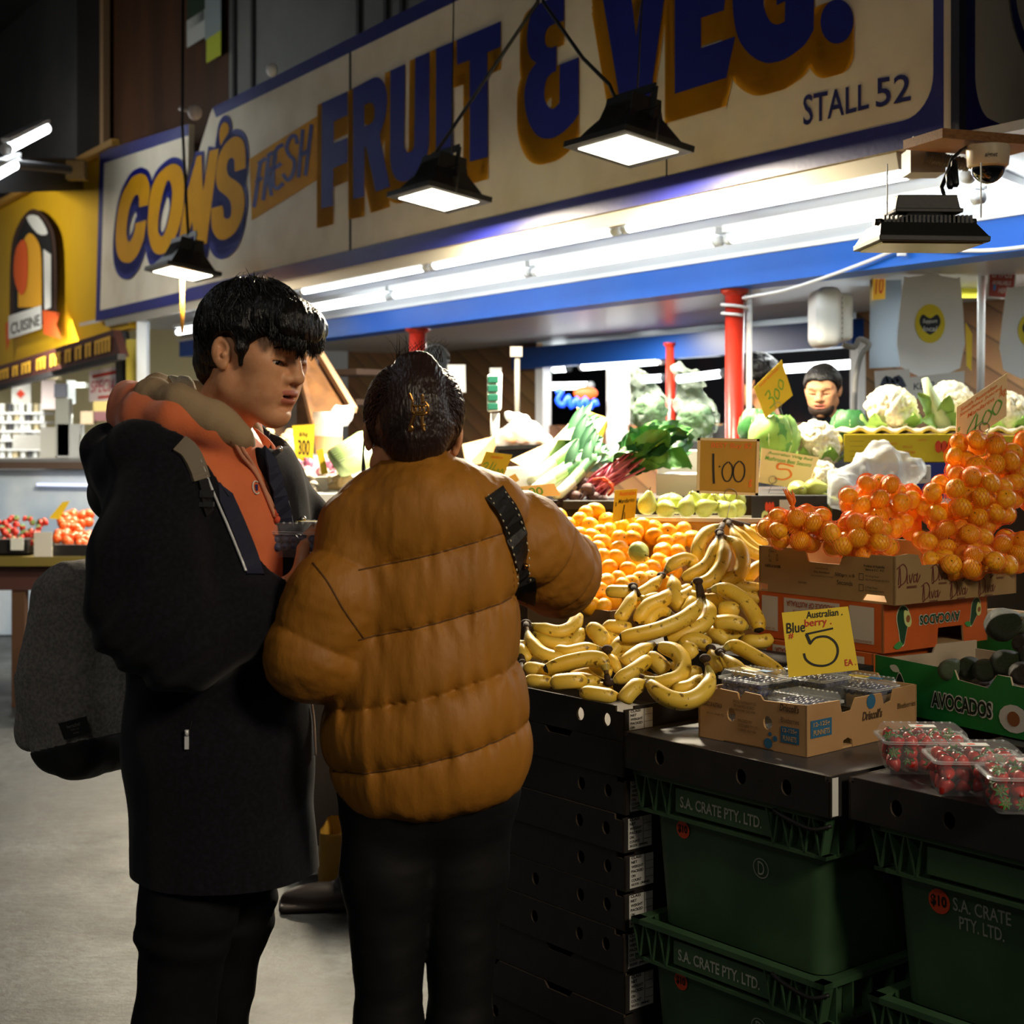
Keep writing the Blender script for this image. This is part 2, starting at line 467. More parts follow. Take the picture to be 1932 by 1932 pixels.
inner = [(cu+.16, ZB+bw+.012)]+arc(cu+.12, ZB+bw+.132, .12, -90, -180)+[(cu, ZT-bw), (pl[2][0]-.03, ZT-bw)]
# border pieces: bottom band with round corner, right band, top band
m = MB()
bot = [(0, ZB), (0, ZT), (cu, ZT-bw)]+list(reversed(arc(cu+.12, ZB+bw+.132, .12, -90, -180)))+[(ub, ZB+bw+.012), (ub, ZB)]
slab(m, [bot], onSG(.003), .002)
slab(m, [[(0, ZT), (pl[2][0], ZT), (pl[2][0]-.06, ZT-bw), (0, ZT-bw)]], onSG(.0035), .002)
slab(m, [[(ub+.01, ZB), (ub+.01, ZB+bw), (ue-bw*1.4, ZB+bw), (a0[0]-bw*1.4, a0[1]-bw*1.4), (a1[0], a1[1]-bw), (a1[0], a1[1]), (a0[0], a0[1]), (ue, ZB)]], onSG(-.001), .002)
obj('border', m, M_blue, sign)
m = MB(); us = uv(661, 250)[0]; slab(m, [[(us-.012, ZB), (us-.012, ZT), (us+.012, ZT), (us+.012, ZB)]], onSG(.0015), .001); 
us = uv(1258, 150)[0]; slab(m, [[(us-.004, ZB), (us-.004, ZT), (us+.004, ZT), (us+.004, ZB)]], onSG(.0015), .001); obj('seam', m, M_dark, sign)
m = MB(); slab(m, [[(-.02, ZB-.0), (-.02, ZT), (.012, ZT), (.012, ZB)]], onSG(.012), .03); obj('corner_strip', m, mat('corner_strip', (24, 22, 40), .5, bump=(60, .3)), sign)

def letters(zx, zy, k, loops, smooth=False):
    "outline points read off a magnified view -> the sign's own u, z"
    out = []
    for lp in loops:
        q = [(zx+x/k, zy+y/k) for x, y in lp]
        if smooth: q = smooth_loop(q, 4)
        out.append([uv(*p) for p in q])
    return out
def curve_some(pts):
    "points; a third value marks a sharp corner"
    return pts
def offset_loop(lp, d):
    n = len(lp); A = sum(lp[i][0]*lp[(i+1) % n][1]-lp[(i+1) % n][0]*lp[i][1] for i in range(n)); s = 1 if A > 0 else -1
    out = []
    for i in range(n):
        a, b = lp[i-1], lp[(i+1) % n]; dx, dy = b[0]-a[0], b[1]-a[1]; l = math.hypot(dx, dy) or 1
        out.append((lp[i][0]+dy/l*d*s, lp[i][1]-dx/l*d*s))
    return out
ZF = (580, 30, 4.83); ZA = (940, 0, 4.83); ZG = (1230, 0, 3.788)
BIG = []   # (loops)
def big(z, loops): BIG.append(letters(*z, loops))
sl = lambda p, k=3: smooth_loop(p, k, False)
big(ZF, [[(140,795),(375,688),(375,905),(250,965),(250,1160),(375,1110),(375,1335),(245,1390),(243,1730),(135,1755)]])
big(ZF, [[(425,665)]+sl([(560,590),(640,558),(700,600),(730,690),(735,800),(720,920),(690,1020),(665,1080)])+[(762,1558),(632,1605),(545,1200),(530,1195),(527,1648),(427,1670)],
         [(527,815)]+sl([(570,792),(605,800),(620,850),(620,920),(600,970),(565,995)])+[(527,1008)]])
big(ZF, [[(765,500),(900,440),(893,1160)]+sl([(895,1200),(910,1235),(930,1245),(965,1230),(983,1180)])+[(993,385),(1122,330)]+sl([(1118,1180),(1090,1300),(1040,1400),(960,1480),(890,1510),(820,1490),(780,1410),(763,1300)])])
big(ZF, [[(1182,300),(1338,235),(1338,1375),(1180,1432)]])
big(ZF, [[(1370,222),(1772,50),(1772,280),(1650,335),(1655,1285),(1490,1330),(1490,405),(1375,448)]])
big(ZA, [[(610,-15),(610,190)]+sl([(540,210),(470,250),(437,320),(437,390),(460,430),(500,438)])+[(543,418),(538,650)]+sl([(500,665),(460,710),(435,790),(430,880),(445,940),(480,985),(520,990),(568,940)])+[(572,590),(745,523),(743,1035)]+
         sl([(700,1110),(620,1190),(540,1245),(470,1265),(400,1255),(340,1210),(290,1120),(258,1000),(248,880),(258,780),(290,670),(355,575)])+sl([(310,540),(285,480),(275,400),(275,300),(290,200),(320,110),(370,50),(440,5),(520,-15)])])
big(ZA, [[(940,-145),(1198,-235),(1268,340),(1352,-280),(1572,-350),(1372,1045),(1153,1105)]])
big(ZG, [[(172,-360),(590,-515),(560,-320),(360,-240),(360,-80),(548,-150),(523,75),(360,130),(360,345),(605,262),(540,557),(172,672)]])
big(ZG, [sl([(585,0),(590,90),(610,220),(650,320),(720,400),(800,445),(870,450),(960,425),(1050,365),(1110,310),(1165,215)])+[(1170,-190),(900,-100),(900,40),(962,10)]+sl([(958,155),(920,175),(890,175),(850,150),(815,70),(805,0),(805,-200),(840,-400),(900,-480),(955,-440)])+[(960,-330),(1170,-400)]+sl([(1165,-540),(1100,-650),(960,-690),(820,-650),(700,-560),(620,-400),(590,-200)])])
big(ZG, [[(1332+(117*math.cos(t)+14*math.sin(t)), 155+157*math.sin(t)-25*math.cos(t)) for t in [i*math.pi/14 for i in range(28)]]])
mg, mbl = MB(), MB()
DU, DV = .062, .1
for lps in BIG:
    vs, fs = fill2d(lps)
    mbl.add([SG.at(u, z, .006) for u, z in vs], fs)
    for i in range(5):
        for j in range(5):
            mg.add([SG.at(u+DU*i/4, z-DV*j/4, .0045) for u, z in vs], fs)
# CON'S : gold letters with a blue outline that thickens below
ZC = (180, 200, 4.6)
cons = [[[(388,878),(465,862)]+sl([(480,760),(478,690),(455,620),(420,592),(385,590),(330,620),(285,680),(240,770),(205,900),(188,1050),(185,1180),(200,1290),(240,1350),(290,1362),(330,1345),(380,1280),(420,1180),(440,1080),(450,990)])+
         sl([(355,1020),(350,1080),(325,1150),(298,1180),(280,1130),(280,1050),(295,930),(320,840),(355,775),(380,775),(388,810)])],
        [smooth_loop([(470,900),(480,800),(505,690),(550,600),(610,540),(670,505),(720,510),(755,545),(775,620),(780,720),(775,850),(755,980),(720,1100),(670,1200),(620,1270),(570,1290),(520,1270),(485,1200),(465,1100),(463,1000)], 3),
         smooth_loop([(640,645),(668,690),(675,780),(660,900),(630,1040),(600,1120),(575,1130),(555,1090),(553,1000),(570,880),(600,740)], 3)],
        [[(735,1155),(800,760),(890,440),(930,425),(942,740),(1000,392),(1080,370),(975,1195),(875,1215),(848,1000),(815,1130)]],
        [[(1315,540),(1220,572)]+sl([(1215,470),(1195,450),(1165,470),(1150,540),(1170,610),(1230,650),(1280,700),(1305,790),(1300,900),(1270,1010),(1220,1100),(1150,1155),(1090,1160),(1045,1120),(1018,1040),(1015,890)])+[(1110,862)]+
         sl([(1122,900),(1125,960),(1145,980),(1180,965),(1190,890),(1175,820),(1130,770),(1080,730),(1058,660),(1060,560),(1080,440),(1130,340),(1190,280),(1240,265),(1290,300),(1310,370),(1315,450)])],
        [smooth_loop([(1095,345),(1085,260),(1090,200),(1115,150),(1145,145),(1165,175),(1165,230),(1140,270),(1115,310)], 2)]]
for lps in cons:
    q = letters(*ZC, lps)
    vs, fs = fill2d(q); mg.add([SG.at(u, z, .0075) for u, z in vs], fs)
    o = [offset_loop(q[0], .045)]+[offset_loop(h, -.03) for h in q[1:]]
    vs, fs = fill2d(o)
    for j in range(4): mbl.add([SG.at(u+.01*j, z-.024*j, .0055) for u, z in vs], fs)
# FRESH on its gold band
q = letters(*ZC, [[(1340,460),(1932,85),(1932,640),(1360,995)]]); vs, fs = fill2d(q); mg.add([SG.at(u, z, .003) for u, z in vs], fs)
for st in ([(1385,880),(1440,490)], [(1420,505),(1490,455)], [(1402,665),(1455,620)], [(1465,820),(1515,415)], [(1515,425),(1560,405),(1568,450),(1548,530),(1500,575)], [(1508,575),(1535,780)],
           [(1640,335),(1590,365),(1560,440),(1550,600),(1555,690),(1590,715),(1640,670)], [(1562,540),(1622,500)], [(1760,330),(1745,262),(1700,275),(1668,360),(1690,425),(1735,480),(1725,580),(1680,645),(1635,590)], [(1770,622),(1808,205)], [(1832,605),(1885,160)], [(1790,430),(1862,385)]):
    vs, fs = ribbon([(180+x/4.6, 200+y/4.6) for x, y in st], 7.2)
    mbl.add([SG.at(*uv(x, y), .0065) for x, y in vs], fs)
obj('gold_lettering', mg, M_gold, sign, label='gold drop shadows, FRESH band and gold letters'); obj('blue_lettering', mbl, M_letter, sign, label='blue painted letters')
m = MB()
for s, x0, x1, y0, y1 in (('STALL', 1517, 1641, (238, 180), (205, 156)), ('52', 1654, 1720, (204, 148), (190, 138))):
    vs, fs = text2d(s, 1, .012)
    vs = fit(vs, 0, 1, 0, 1)
    ua, ubb = uv(x0, y0[0])[0], uv(x1, y1[0])[0]
    za, zb = uv(x0, y0[0])[1], uv(x0, y0[1])[1]; zc, zd = uv(x1, y1[0])[1], uv(x1, y1[1])[1]
    m.add([SG.at(ua+(ubb-ua)*x, (za+(zc-za)*x)*(1-y)+(zb+(zd-zb)*x)*y, .004) for x, y in vs], fs)
obj('stall_number', m, mat('stall_number', (24, 26, 92), .5), sign, label='blue stall number lettering')
# short return of the fascia round the corner
ret = thing('corner_sign', 'cream and blue return of the fascia turning the corner at upper right', 'sign', SF.at(0, ZB))
m = MB(); onF = lambda off: (lambda u, v, w=0: SF.at(u, v, off+w))
slab(m, [[(0.0, ZB), (2.2, ZB), (2.2, ZT), (0.0, ZT)]], onF(0), .04); obj('panel', m, M_cream, ret)
fb = SF.uz(1838, 100)[0]
m = MB(); slab(m, [[(0, ZT), (0, ZB), (2.2, ZB), (2.2, ZB+.1)]+list(arc(fb+.12, ZB+.22, .12, -90, -180))+[(fb, ZT)]], onF(.003), .002); obj('border', m, M_blue, ret)
m = MB(); st = [SF.uz(x, y) for x, y in ((1905, -60), (1908, 0), (1918, 50), (1940, 95), (1985, 120))]
vs, fs = ribbon(st, .06); m.add([SF.at(u, z, .006) for u, z in vs], fs); obj('blue_lettering', m, M_blue, ret)

# soffit, aluminium edge, tubes
ub2 = 9.2
def prism_u(mb, u0, u1, prof, mi=None):
    "a profile given as (offset, z) run along the fascia"
    n = len(prof); a = [SG.at(u0, z, o) for o, z in prof]; b = [SG.at(u1, z, o) for o, z in prof]
    mb.add(a+b, [(i, (i+1) % n, n+(i+1) % n, n+i) for i in range(n)]+[tuple(reversed(range(n))), tuple(range(n, 2*n))], mi)
    return mb
m = MB(); prism_u(m, -1.4, ub2, [(-.05, 2.352), (-.05, 2.38), (-.95, 2.38), (-.95, 2.352)]); struct('ceiling_soffit', m, mat('soffit_white', (206, 208, 210), .5))
m = MB(); prism_u(m, .25, 8.4, [(-.008, 2.354), (-.06, 2.354), (-.06, 2.3), (-.02, 2.3)]); struct('trim_7', m, mat('alu_edge', (186, 180, 166), .45, metal=.3))
BE = -.75
zb_lo, zb_hi = SG.hit(1580, 516, BE).z, SG.hit(1580, 458, BE).z
m = MB(); prism_u(m, -1.6, 8.8, [(BE, zb_lo), (BE, zb_hi), (BE-.16, zb_hi), (BE-.16, zb_lo)]); obj_beam = struct('beam', m, mat('gloss_blue_paint', (16, 88, 186), .42, var=(4, (20, 94, 192), .3, .7), bump=(12, .06), spec=.25))
m = MB(); prism_u(m, -1.6, 8.8, [(BE+.02, zb_hi-.0), (BE+.02, zb_hi+.02), (BE-.18, zb_hi+.02), (BE-.18, zb_hi)]); struct('trim_8', m, M_white)
m = MB(); prism_u(m, -1.6, 8.8, [(BE-.02, zb_hi+.02), (BE-.02, 2.36), (BE-.1, 2.36), (BE-.1, zb_hi+.02)]); struct('fascia_strip', m, mat('soffit_white', (206, 208, 210), .5)).name = 'trim_9'
EMT = 4.0
M_tube = mat('fluorescent_glass', (238, 246, 250), .3, emit=15.0)
M_batten = mat('batten_white', (214, 216, 216), .45)
def tube_light(p, q, label, r=.019, parent_group='fluorescent tubes under the fascia', batten=True):
    p = V(p); q = V(q); t = thing('fluorescent_tube_light', label, 'light', (p+q)/2, parent_group)
    d = (q-p).normalized()
    m = MB(); m.tube([p+d*.03, q-d*.03], r, 12, smooth=True); obj('tube', m, M_tube, t)
    for a, b in ((p, p+d*.035), (q-d*.035, q)): m = MB(); m.tube([a, b], r*1.15, 12); obj('lamp_holder', m, M_batten, t)
    if batten:
        m = MB(); m.beam(p+V((0,0,r+.022)), q+V((0,0,r+.022)), .055, .028); obj('batten', m, M_batten, t)
    return t
ou, ol = -.09, -.40
zu, zl = SG.hit(1450, 379, ou).z, SG.hit(1200, 481, ol).z
up = [1742, 1172, 812, 568]
lo = [1862, 1366, 1004, 738, 560]
lab_u = ['upper fluorescent tube nearest the stall corner', 'middle fluorescent tube of the upper row', 'far fluorescent tube of the upper row by the man\'s head']
lab_l = ['lower fluorescent tube ending beside the dome camera', 'second fluorescent tube of the lower row', 'third fluorescent tube of the lower row', 'far fluorescent tube of the lower row behind the man\'s head']
def u_at(x, off, z):
    "where along the row the pixel column x falls"
    return SG.uz(x, HY-(z-CAMZ)*0-300, off)[0]
for i in range(3):
    a, b = u_at(up[i], ou, zu), u_at(up[i+1], ou, zu); tube_light(SG.at(a+.02, zu, ou), SG.at(b-.02, zu, ou), lab_u[i])
for i in range(4):
    a, b = u_at(lo[i], ol, zl), u_at(lo[i+1], ol, zl); tube_light(SG.at(a+.02, zl, ol), SG.at(b-.02, zl, ol), lab_l[i])
a = SF.at(.34, zu-.0, -.1); b = SF.at(1.5, zu, -.1); tube_light(a, b, 'fluorescent tube round the corner beside the dome camera')
tube_light(SG.at(6.2, 2.22, -.3), SG.at(7.6, 2.22, -.3), 'fluorescent tube seen left of the man under the sign')
print('Z', zu, zl, zb_lo, zb_hi)

# red posts
M_red = mat('gloss_red_paint', (176, 44, 26), .3, var=(5, (160, 36, 22), .35, .7), bump=(18, .1))
def post(x, y, off, r, lab, name='red_post'):
    p = SG.hit(x, y, off); m = MB(); m.tube([V((p.x, p.y, 0)), V((p.x, p.y, zb_lo))], r, 20)
    m.lathe([(r, zb_lo-.03), (r*1.5, zb_lo-.012), (r*1.5, zb_lo)], 20, Matrix.Translation((p.x, p.y, 0)))
    t = tag(obj(name, m, M_red), lab, 'post', 'red posts of the stall'); return p
p1 = post(1386, 650, BE-.08, .042, 'thick red post under the blue beam beside the white cable')
p2 = post(788, 660, BE-.08, .05, 'red post rising behind the woman\'s head')
post(1266, 740, -3.0, .035, 'dim red post at the back of the stall between the hanging bags')
# white pipe strapped to the near post, cable along the beam
m = MB(); m.tube([p1+V((.062, -.01, z-p1.z)) for z in (.6, 1.2, zb_lo)], .013, 10); tag(obj('white_pipe', m, M_white), 'white plastic pipe strapped to the near red post', 'pipe')
m = MB(); a = []
for x, y in ((1990, 455), (1932, 466), (1850, 473), (1760, 470), (1702, 468), (1640, 492), (1560, 522), (1480, 548), (1425, 558)): a.append(SG.hit(x, y, BE+.03))
pc = [p1+V((.056*math.cos(t), .056*math.sin(t)-.0, 0))+V((0, 0, SG.hit(1386, 562, BE).z-p1.z-.006*t)) for t in [i*.5-1 for i in range(26)]]
m.tube([V(q) for q in smooth_loop(a, 3, False)]+pc, .007, 8); tag(obj('white_cable', m, M_white), 'white cable strung along the blue beam and wound round the red post', 'cable')
m = MB(); c = SG.hit(1701, 470, BE+.03); m.box(c, (.03, .02, .05)); tag(obj('cable_clip', m, M_white), 'white clip holding the cable on the blue beam', 'clip')

# interior: ceiling, rear beam, boarded back wall, openings
m = MB(); prism_u(m, -3, 9, [(BE-.16, zb_lo+.1), (BE-.16, zb_lo+.14), (-4.6, zb_lo+.14), (-4.6, zb_lo+.1)]); struct('ceiling_stall', m, mat('stall_ceiling', (176, 180, 180), .35))
def planks_mat():
    m = bpy.data.materials.new('diagonal_boards'); m.use_nodes = True; nt = m.node_tree; N = nt.nodes; L = nt.links; b = N['Principled BSDF']
    tc = N.new('ShaderNodeTexCoord'); mp = N.new('ShaderNodeMapping'); mp.inputs['Rotation'].default_value = (0, R(45), 0)
    w = N.new('ShaderNodeTexWave'); w.inputs['Scale'].default_value = 2.6; w.inputs['Distortion'].default_value = .0; w.wave_profile = 'SAW'; w.bands_direction = 'X'
    L.new(tc.outputs['Object'], mp.inputs['Vector']); L.new(mp.outputs['Vector'], w.inputs['Vector'])
    r = N.new('ShaderNodeValToRGB'); e = r.color_ramp.elements; e[0].position = 0; e[0].color = (*lin((34, 24, 15)), 1); e[1].position = .1; e[1].color = (*lin((150, 108, 68)), 1)
    e2 = e.new(1.0); e2.color = (*lin((126, 90, 56)), 1)
    L.new(w.outputs['Fac'], r.inputs['Fac'])
    nz = N.new('ShaderNodeTexNoise'); nz.inputs['Scale'].default_value = 3; L.new(tc.outputs['Object'], nz.inputs['Vector'])
    mx = N.new('ShaderNodeMixRGB'); mx.blend_type = 'MULTIPLY'; mx.inputs['Fac'].default_value = .4; L.new(r.outputs['Color'], mx.inputs['Color1']); L.new(nz.outputs['Color'], mx.inputs['Color2'])
    L.new(mx.outputs['Color'], b.inputs['Base Color']); b.inputs['Roughness'].default_value = .5
    return m
M_planks = planks_mat()
BK = -3.1
uw = lambda x: SG.uz(x, 750, BK)[0]
m = MB(); wall_strip(m, uw(1012), 10.5, 0, 3.2, BK); wall_strip(m, -2.6, uw(1615), 0, 3.2, BK); wall_strip(m, uw(1615), uw(1012), 0, SG.hit(1300, 800, BK).z, BK)
struct('wall_front', m, M_planks).name = 'wall_stall_back'
zr0, zr1 = SG.hit(1170, 683, BK+.1).z, SG.hit(1170, 640, BK+.1).z
m = MB(); prism_u(m, uw(1630), uw(985), [(BK+.1, zr0), (BK+.1, zr1), (BK-.0, zr1), (BK-.0, zr0)]); struct('trim_10', m, mat('rear_beam_blue', (12, 58, 124), .4))
# the aisle beyond the stall's back opening
m = MB(); wall_strip(m, -4, 12, 0, 3.2, BK-1.6); struct('wall_rear', m, mat('aisle_dark', (22, 20, 26), .7, var=(3, (64, 26, 24), .55, .8)))
m = MB(); prism_u(m, -3, 10, [(BK-.06, 2.5), (BK-.06, 2.55), (BK-1.6, 2.55), (BK-1.6, 2.5)]); struct('ceiling_aisle', m, mat('aisle_white', (190, 196, 200), .5))
for i, (xa, xb, ya, yb) in enumerate(((1014, 1028, 694, 806), (1148, 1176, 694, 806), (1608, 1624, 640, 810))):
    m = MB(); p = [SG.uz(x, y, BK+.04) for x, y in ((xa, ya), (xb, yb))]
    wall_strip(m, p[1][0], p[0][0], p[1][1]-.25, zr0+.05, BK+.06, .08); struct('window_%d' % (i+1), m, M_white)
for (x0, y0, x1, y1, off, lab) in ((1097, 692, 1250, 680, BK+.06, 'bright tube light under the dark blue rear beam'), (1018, 729, 1116, 727, BK-.1, 'tube light over the white framed window at the back'),
        (1208, 716, 1256, 713, BK-.5, 'short tube light seen behind the hanging bag'), (1276, 716, 1368, 704, BK-.4, 'tube light at the back left of the near red post'), (1430, 700, 1620, 686, BK-.3, 'long tube light behind the smiling person'), (1042, 697, 1075, 695, BK-.8, 'small distant tube light under the rear beam')):
    tube_light(SG.hit(x0, y0, off), SG.hit(x1, y1, off), lab, .028, 'tube lights at the back of the stall', batten=False)
# ================= people =================
from mathutils.bvhtree import BVHTree
M_skin = mat('skin', (218, 160, 118), .5, var=(60, (208, 146, 104), .35, .7), bump=(300, .04), sss=.12)
M_lip = mat('lips', (190, 112, 92), .4, sss=.1)
M_eye = mat('eye_white', (214, 206, 198), .2)
M_iris = mat('iris_dark', (26, 16, 12), .15)
M_brow = mat('brow_hair', (24, 18, 16), .8)
M_hair = mat('black_hair', (16, 14, 14), .38, spec=.45, bump=(40, .6, .01), stretch=(6, 1.2, 1.2))
M_hair2 = mat('dark_brown_hair', (38, 24, 20), .36, spec=.5, bump=(40, .5, .01), stretch=(5, 1.2, 1.2))

def head_field(h, smile=0.0, neck_to=(-.055, 0, -.22), male=1.0):
    "forward is +x, the left side +y, up +z; the origin lies between the ears"
    F = Field((-.13, -.105, -.24), (.135, .105, .15), h)
    d = F.ell((-.01, 0, .042), (.098, .077, .088))
    d = smin(d, F.ell((.03, 0, -.018), (.056, .06, .084)), .035)
    for s in (-1, 1):
        d = smin(d, F.cap((.066, s*.01, -.088), (.0, s*.05, -.052), .021, .024), .028)
        d = smin(d, F.ell((.05, s*.043, -.002), (.03, .026, .024)), .025)
        d = smin(d, F.cap((.066, s*.046, .034), (.086, s*.012, .031), .008, .009), .016)
        d = smin(d, F.ell((.052, s*.034, -.04), (.03, .024, .03)), .025)   # cheek
    d = smin(d, F.ell((.073, 0, -.088), (.018, .022, .018)), .018)          # chin
    d = smin(d, F.ell((.072, 0, -.05), (.024, .034, .026)), .02)            # muzzle
    d = smin(d, F.cap((-.02, 0, -.04), neck_to, .054*male, .058*male), .035)
    for s in (-1, 1):                                                        # eye sockets, lids
        d = smax(d, -F.ell((.094, s*.032, .009), (.016, .021, .011)), .012)
        e = F.ell((.0675, s*.032, .0075), (.0165, .0185, .0145))
        e = e
        d = smin(d, e, .005)
        d = smin(d, F.cap((.0800, s*.019, .0118), (.0765, s*.046, .0100), .0036, .003), .005)
    n = F.chain([(.083, 0, .022), (.092, 0, .004), (.1015, 0, -.014)], [.0085, .0095, .0125], .01)
    n = smin(n, F.ell((.1035, 0, -.0185), (.011, .0135, .010)), .006)
    for s in (-1, 1): n = smin(n, F.ell((.0925, s*.0145, -.022), (.0105, .0085, .0085)), .006)
    d = smin(d, n, .01)
    for s in (-1, 1): d = smax(d, -F.ell((.0985, s*.0075, -.0315), (.0045, .0038, .005)), .003)
    up = F.ell((.0872, 0, -.0465), (.0112, .025+.006*smile, .0062)); lo = F.ell((.0852, 0, -.0612), (.0112, .0215+.006*smile, .0078))
    d = smin(d, up, .006); d = smin(d, lo, .006)
    d = smax(d, -F.ell((.096, 0, -.0535+.0), (.016, .0195+.006*smile, .0034+.002*smile)), .0025)
    d = smax(d, -F.ell((.096, 0, -.0745), (.010, .02, .005)), .012)
    for s in (-1, 1): d = smax(d, -F.ell((.082, s*.0320, .0032-.0005*smile), (.0155, .0205, .0041-.001*smile), Matrix.Rotation(R(6*s), 3, 'X') @ Matrix.Rotation(R(-s*14), 3, 'Z')), .0015)
    for s in (-1, 1):                                                        # ears
        M = Matrix.Rotation(R(s*-22), 3, 'Z') @ Matrix.Rotation(R(-12), 3, 'Y')
        a = F.ell((-.012, s*.0815, .002), (.018, .0065, .0275), M)
        a = smax(a, -F.ell((-.0085, s*.0885, .005), (.0105, .0078, .0175), M), .003)
        a = smin(a, F.cap((-.017, s*.086, .008), (-.013, s*.0865, -.006), .0022, .002), .004)
        a = smin(a, F.ell((-.0065, s*.078, -.021), (.0095, .0055, .009)), .006)
        a = smin(a, F.ell((-.004, s*.083, -.002), (.0045, .004, .006)), .003)
        d = smin(d, a, .006)
    return F, d
def head_mesh(name, T, h, smile=0.0, neck_to=(-.055, 0, -.22), extra=None, male=1.0):
    F, d = head_field(h, smile, neck_to, male)
    vs, fs = F.skin(d)
    c = vs[fs].mean(1); x, y, z = c.T
    lip = ((((z+.0465)/.0066)**2+(y/(.0245+.006*smile))**2 < 1) | (((z+.0605)/.0082)**2+(y/(.0215+.006*smile))**2 < 1)) & (x > .0825)
    me = skin_mesh(name, vs, fs, [M_skin, M_lip, M_eye, M_iris, M_brow, mat('mouth_dark', (60, 24, 22), .6), mat('teeth', (225, 215, 200), .25)], T, np.where(lip, 1, 0))
    mb = MB(); mats = list(me.materials)
    for s in (-1, 1):
        mb.ball((.0665, s*.032, .0065), .0140, nu=18, nv=12, mi=2)
        mb.ball((.0738, s*.0335, .0035), (.0078, .0068, .0066), nu=14, nv=10, mi=3)
        lash = [(.0690, s*.0525, .0080), (.0765, s*.0455, .0090), (.0818, s*.036, .0078), (.0822, s*.026, .0048), (.0805, s*.0165, -.0005)]
        mb.tube(smooth_loop(lash, 4, False), [.0006]+[.0014]*14+[.001, .0005], 5, mi=4)
        b = [V((.077, s*.052, .0285)), V((.0855, s*.038, .0325)), V((.0905, s*.022, .031)), V((.092, s*.012, .029))]
        mb.tube(smooth_loop([tuple(q) for q in b], 4, False), [.0008]+[.0018]*4+[.0022]*7+[.0012], 6, mi=4)
    mb.ball((.078, 0, -.0535), (.012, .018, .006), nu=12, nv=8, mi=5)
    m2 = MB(); m2.ball((.0855, 0, -.0505), (.005, .0125+.006*smile, .0026), nu=12, nv=6, mi=6)
    for q in (mb, m2):
        o = len(me.vertices)
    vs2 = [T @ V(v) for v in mb.v]+[T @ V(v) for v in m2.v]; n1 = len(mb.v)
    fs2 = mb.f+[tuple(i+n1 for i in f) for f in m2.f]; mi2 = mb.mi+m2.mi
    return join_raw(me, vs2, fs2, mi2)
def join_raw(me, vs, fs, mi):
    bm = bmesh.new(); bm.from_mesh(me)
    nv = [bm.verts.new(v) for v in vs]
    for f, k in zip(fs, mi):
        try: q = bm.faces.new([nv[i] for i in f]); q.material_index = k; q.smooth = True
        except ValueError: pass
    bm.to_mesh(me); bm.free(); return me
def tree_of(me): return BVHTree.FromPolygons([v.co.copy() for v in me.vertices], [tuple(p.vertices) for p in me.polygons])
def onto(tree, x, y, lift=0.0):
    "where the line of sight through pixel x, y meets a surface"
    d = V(((x-CX)/FPX, 1, -(y-HY)/FPX)).normalized(); c = V((0, 0, CAMZ))
    h = tree.ray_cast(c, d)
    if h[0] is None: return None
    n = h[1]
    if n.dot(d) > 0: n = -n
    return h[0]+n*lift, n
def strip_on(tree, pts, w, lift=.003, k=5, thick=.002):
    "a band laid on a surface along the pixel line pts (width w in metres)"
    pts = smooth_loop(pts, k, False) if len(pts) > 2 else [tuple(np.array(pts[0])*(1-t)+np.array(pts[1])*t) for t in np.linspace(0, 1, 8)]
    hs = [onto(tree, x, y, lift) for x, y in pts]; hs = [h for h in hs if h]
    rows = []
    for i, (p, n) in enumerate(hs):
        d = (hs[min(i+1, len(hs)-1)][0]-hs[max(i-1, 0)][0])
        if d.length < 1e-7: continue
        s = d.normalized().cross(n).normalized()
        rows.append([p-s*w/2-n*(lift+.001), p-s*w/2, p+s*w/2, p+s*w/2-n*(lift+.001)])
    mb = MB(); mb.grid(rows, smooth=False); return mb
def tube_on(tree, pts, r, lift=.001, k=5):
    pts = smooth_loop(pts, k, False) if len(pts) > 2 else [tuple(np.array(pts[0])*(1-t)+np.array(pts[1])*t) for t in np.linspace(0, 1, 8)]
    hs = [onto(tree, x, y, lift) for x, y in pts]
    q = []
    for h in hs:
        if h and (not q or (h[0]-q[-1]).length < .06): q.append(h[0])
    mb = MB()
    if len(q) > 2: mb.tube(q, r, 6)
    return mb
def poly_sdf(px, py, poly):
    d = np.full(px.shape, 1e9, np.float32); s = np.ones(px.shape, np.float32); n = len(poly)
    for i in range(n):
        a = poly[i]; b = poly[i-1]
        ex, ey = b[0]-a[0], b[1]-a[1]; wx, wy = px-a[0], py-a[1]
        t = np.clip((wx*ex+wy*ey)/(ex*ex+ey*ey), 0, 1); d = np.minimum(d, (wx-ex*t)**2+(wy-ey*t)**2)
        c1, c2, c3 = py >= a[1], py < b[1], ex*wy > ey*wx
        s = np.where((c1 & c2 & c3) | (~c1 & ~c2 & ~c3), -s, s)
    return s*np.sqrt(d)
def strands(name_unused, T, roots, m_, wid=.0022):
    "tapered locks of hair: roots = list of point lists in head space"
    mb = MB()
    for pts in roots:
        n = len(pts); mb.tube([T @ V(p) for p in pts], [wid*(1-.85*(i/(n-1))**1.6) for i in range(n)], 5)
    return mb
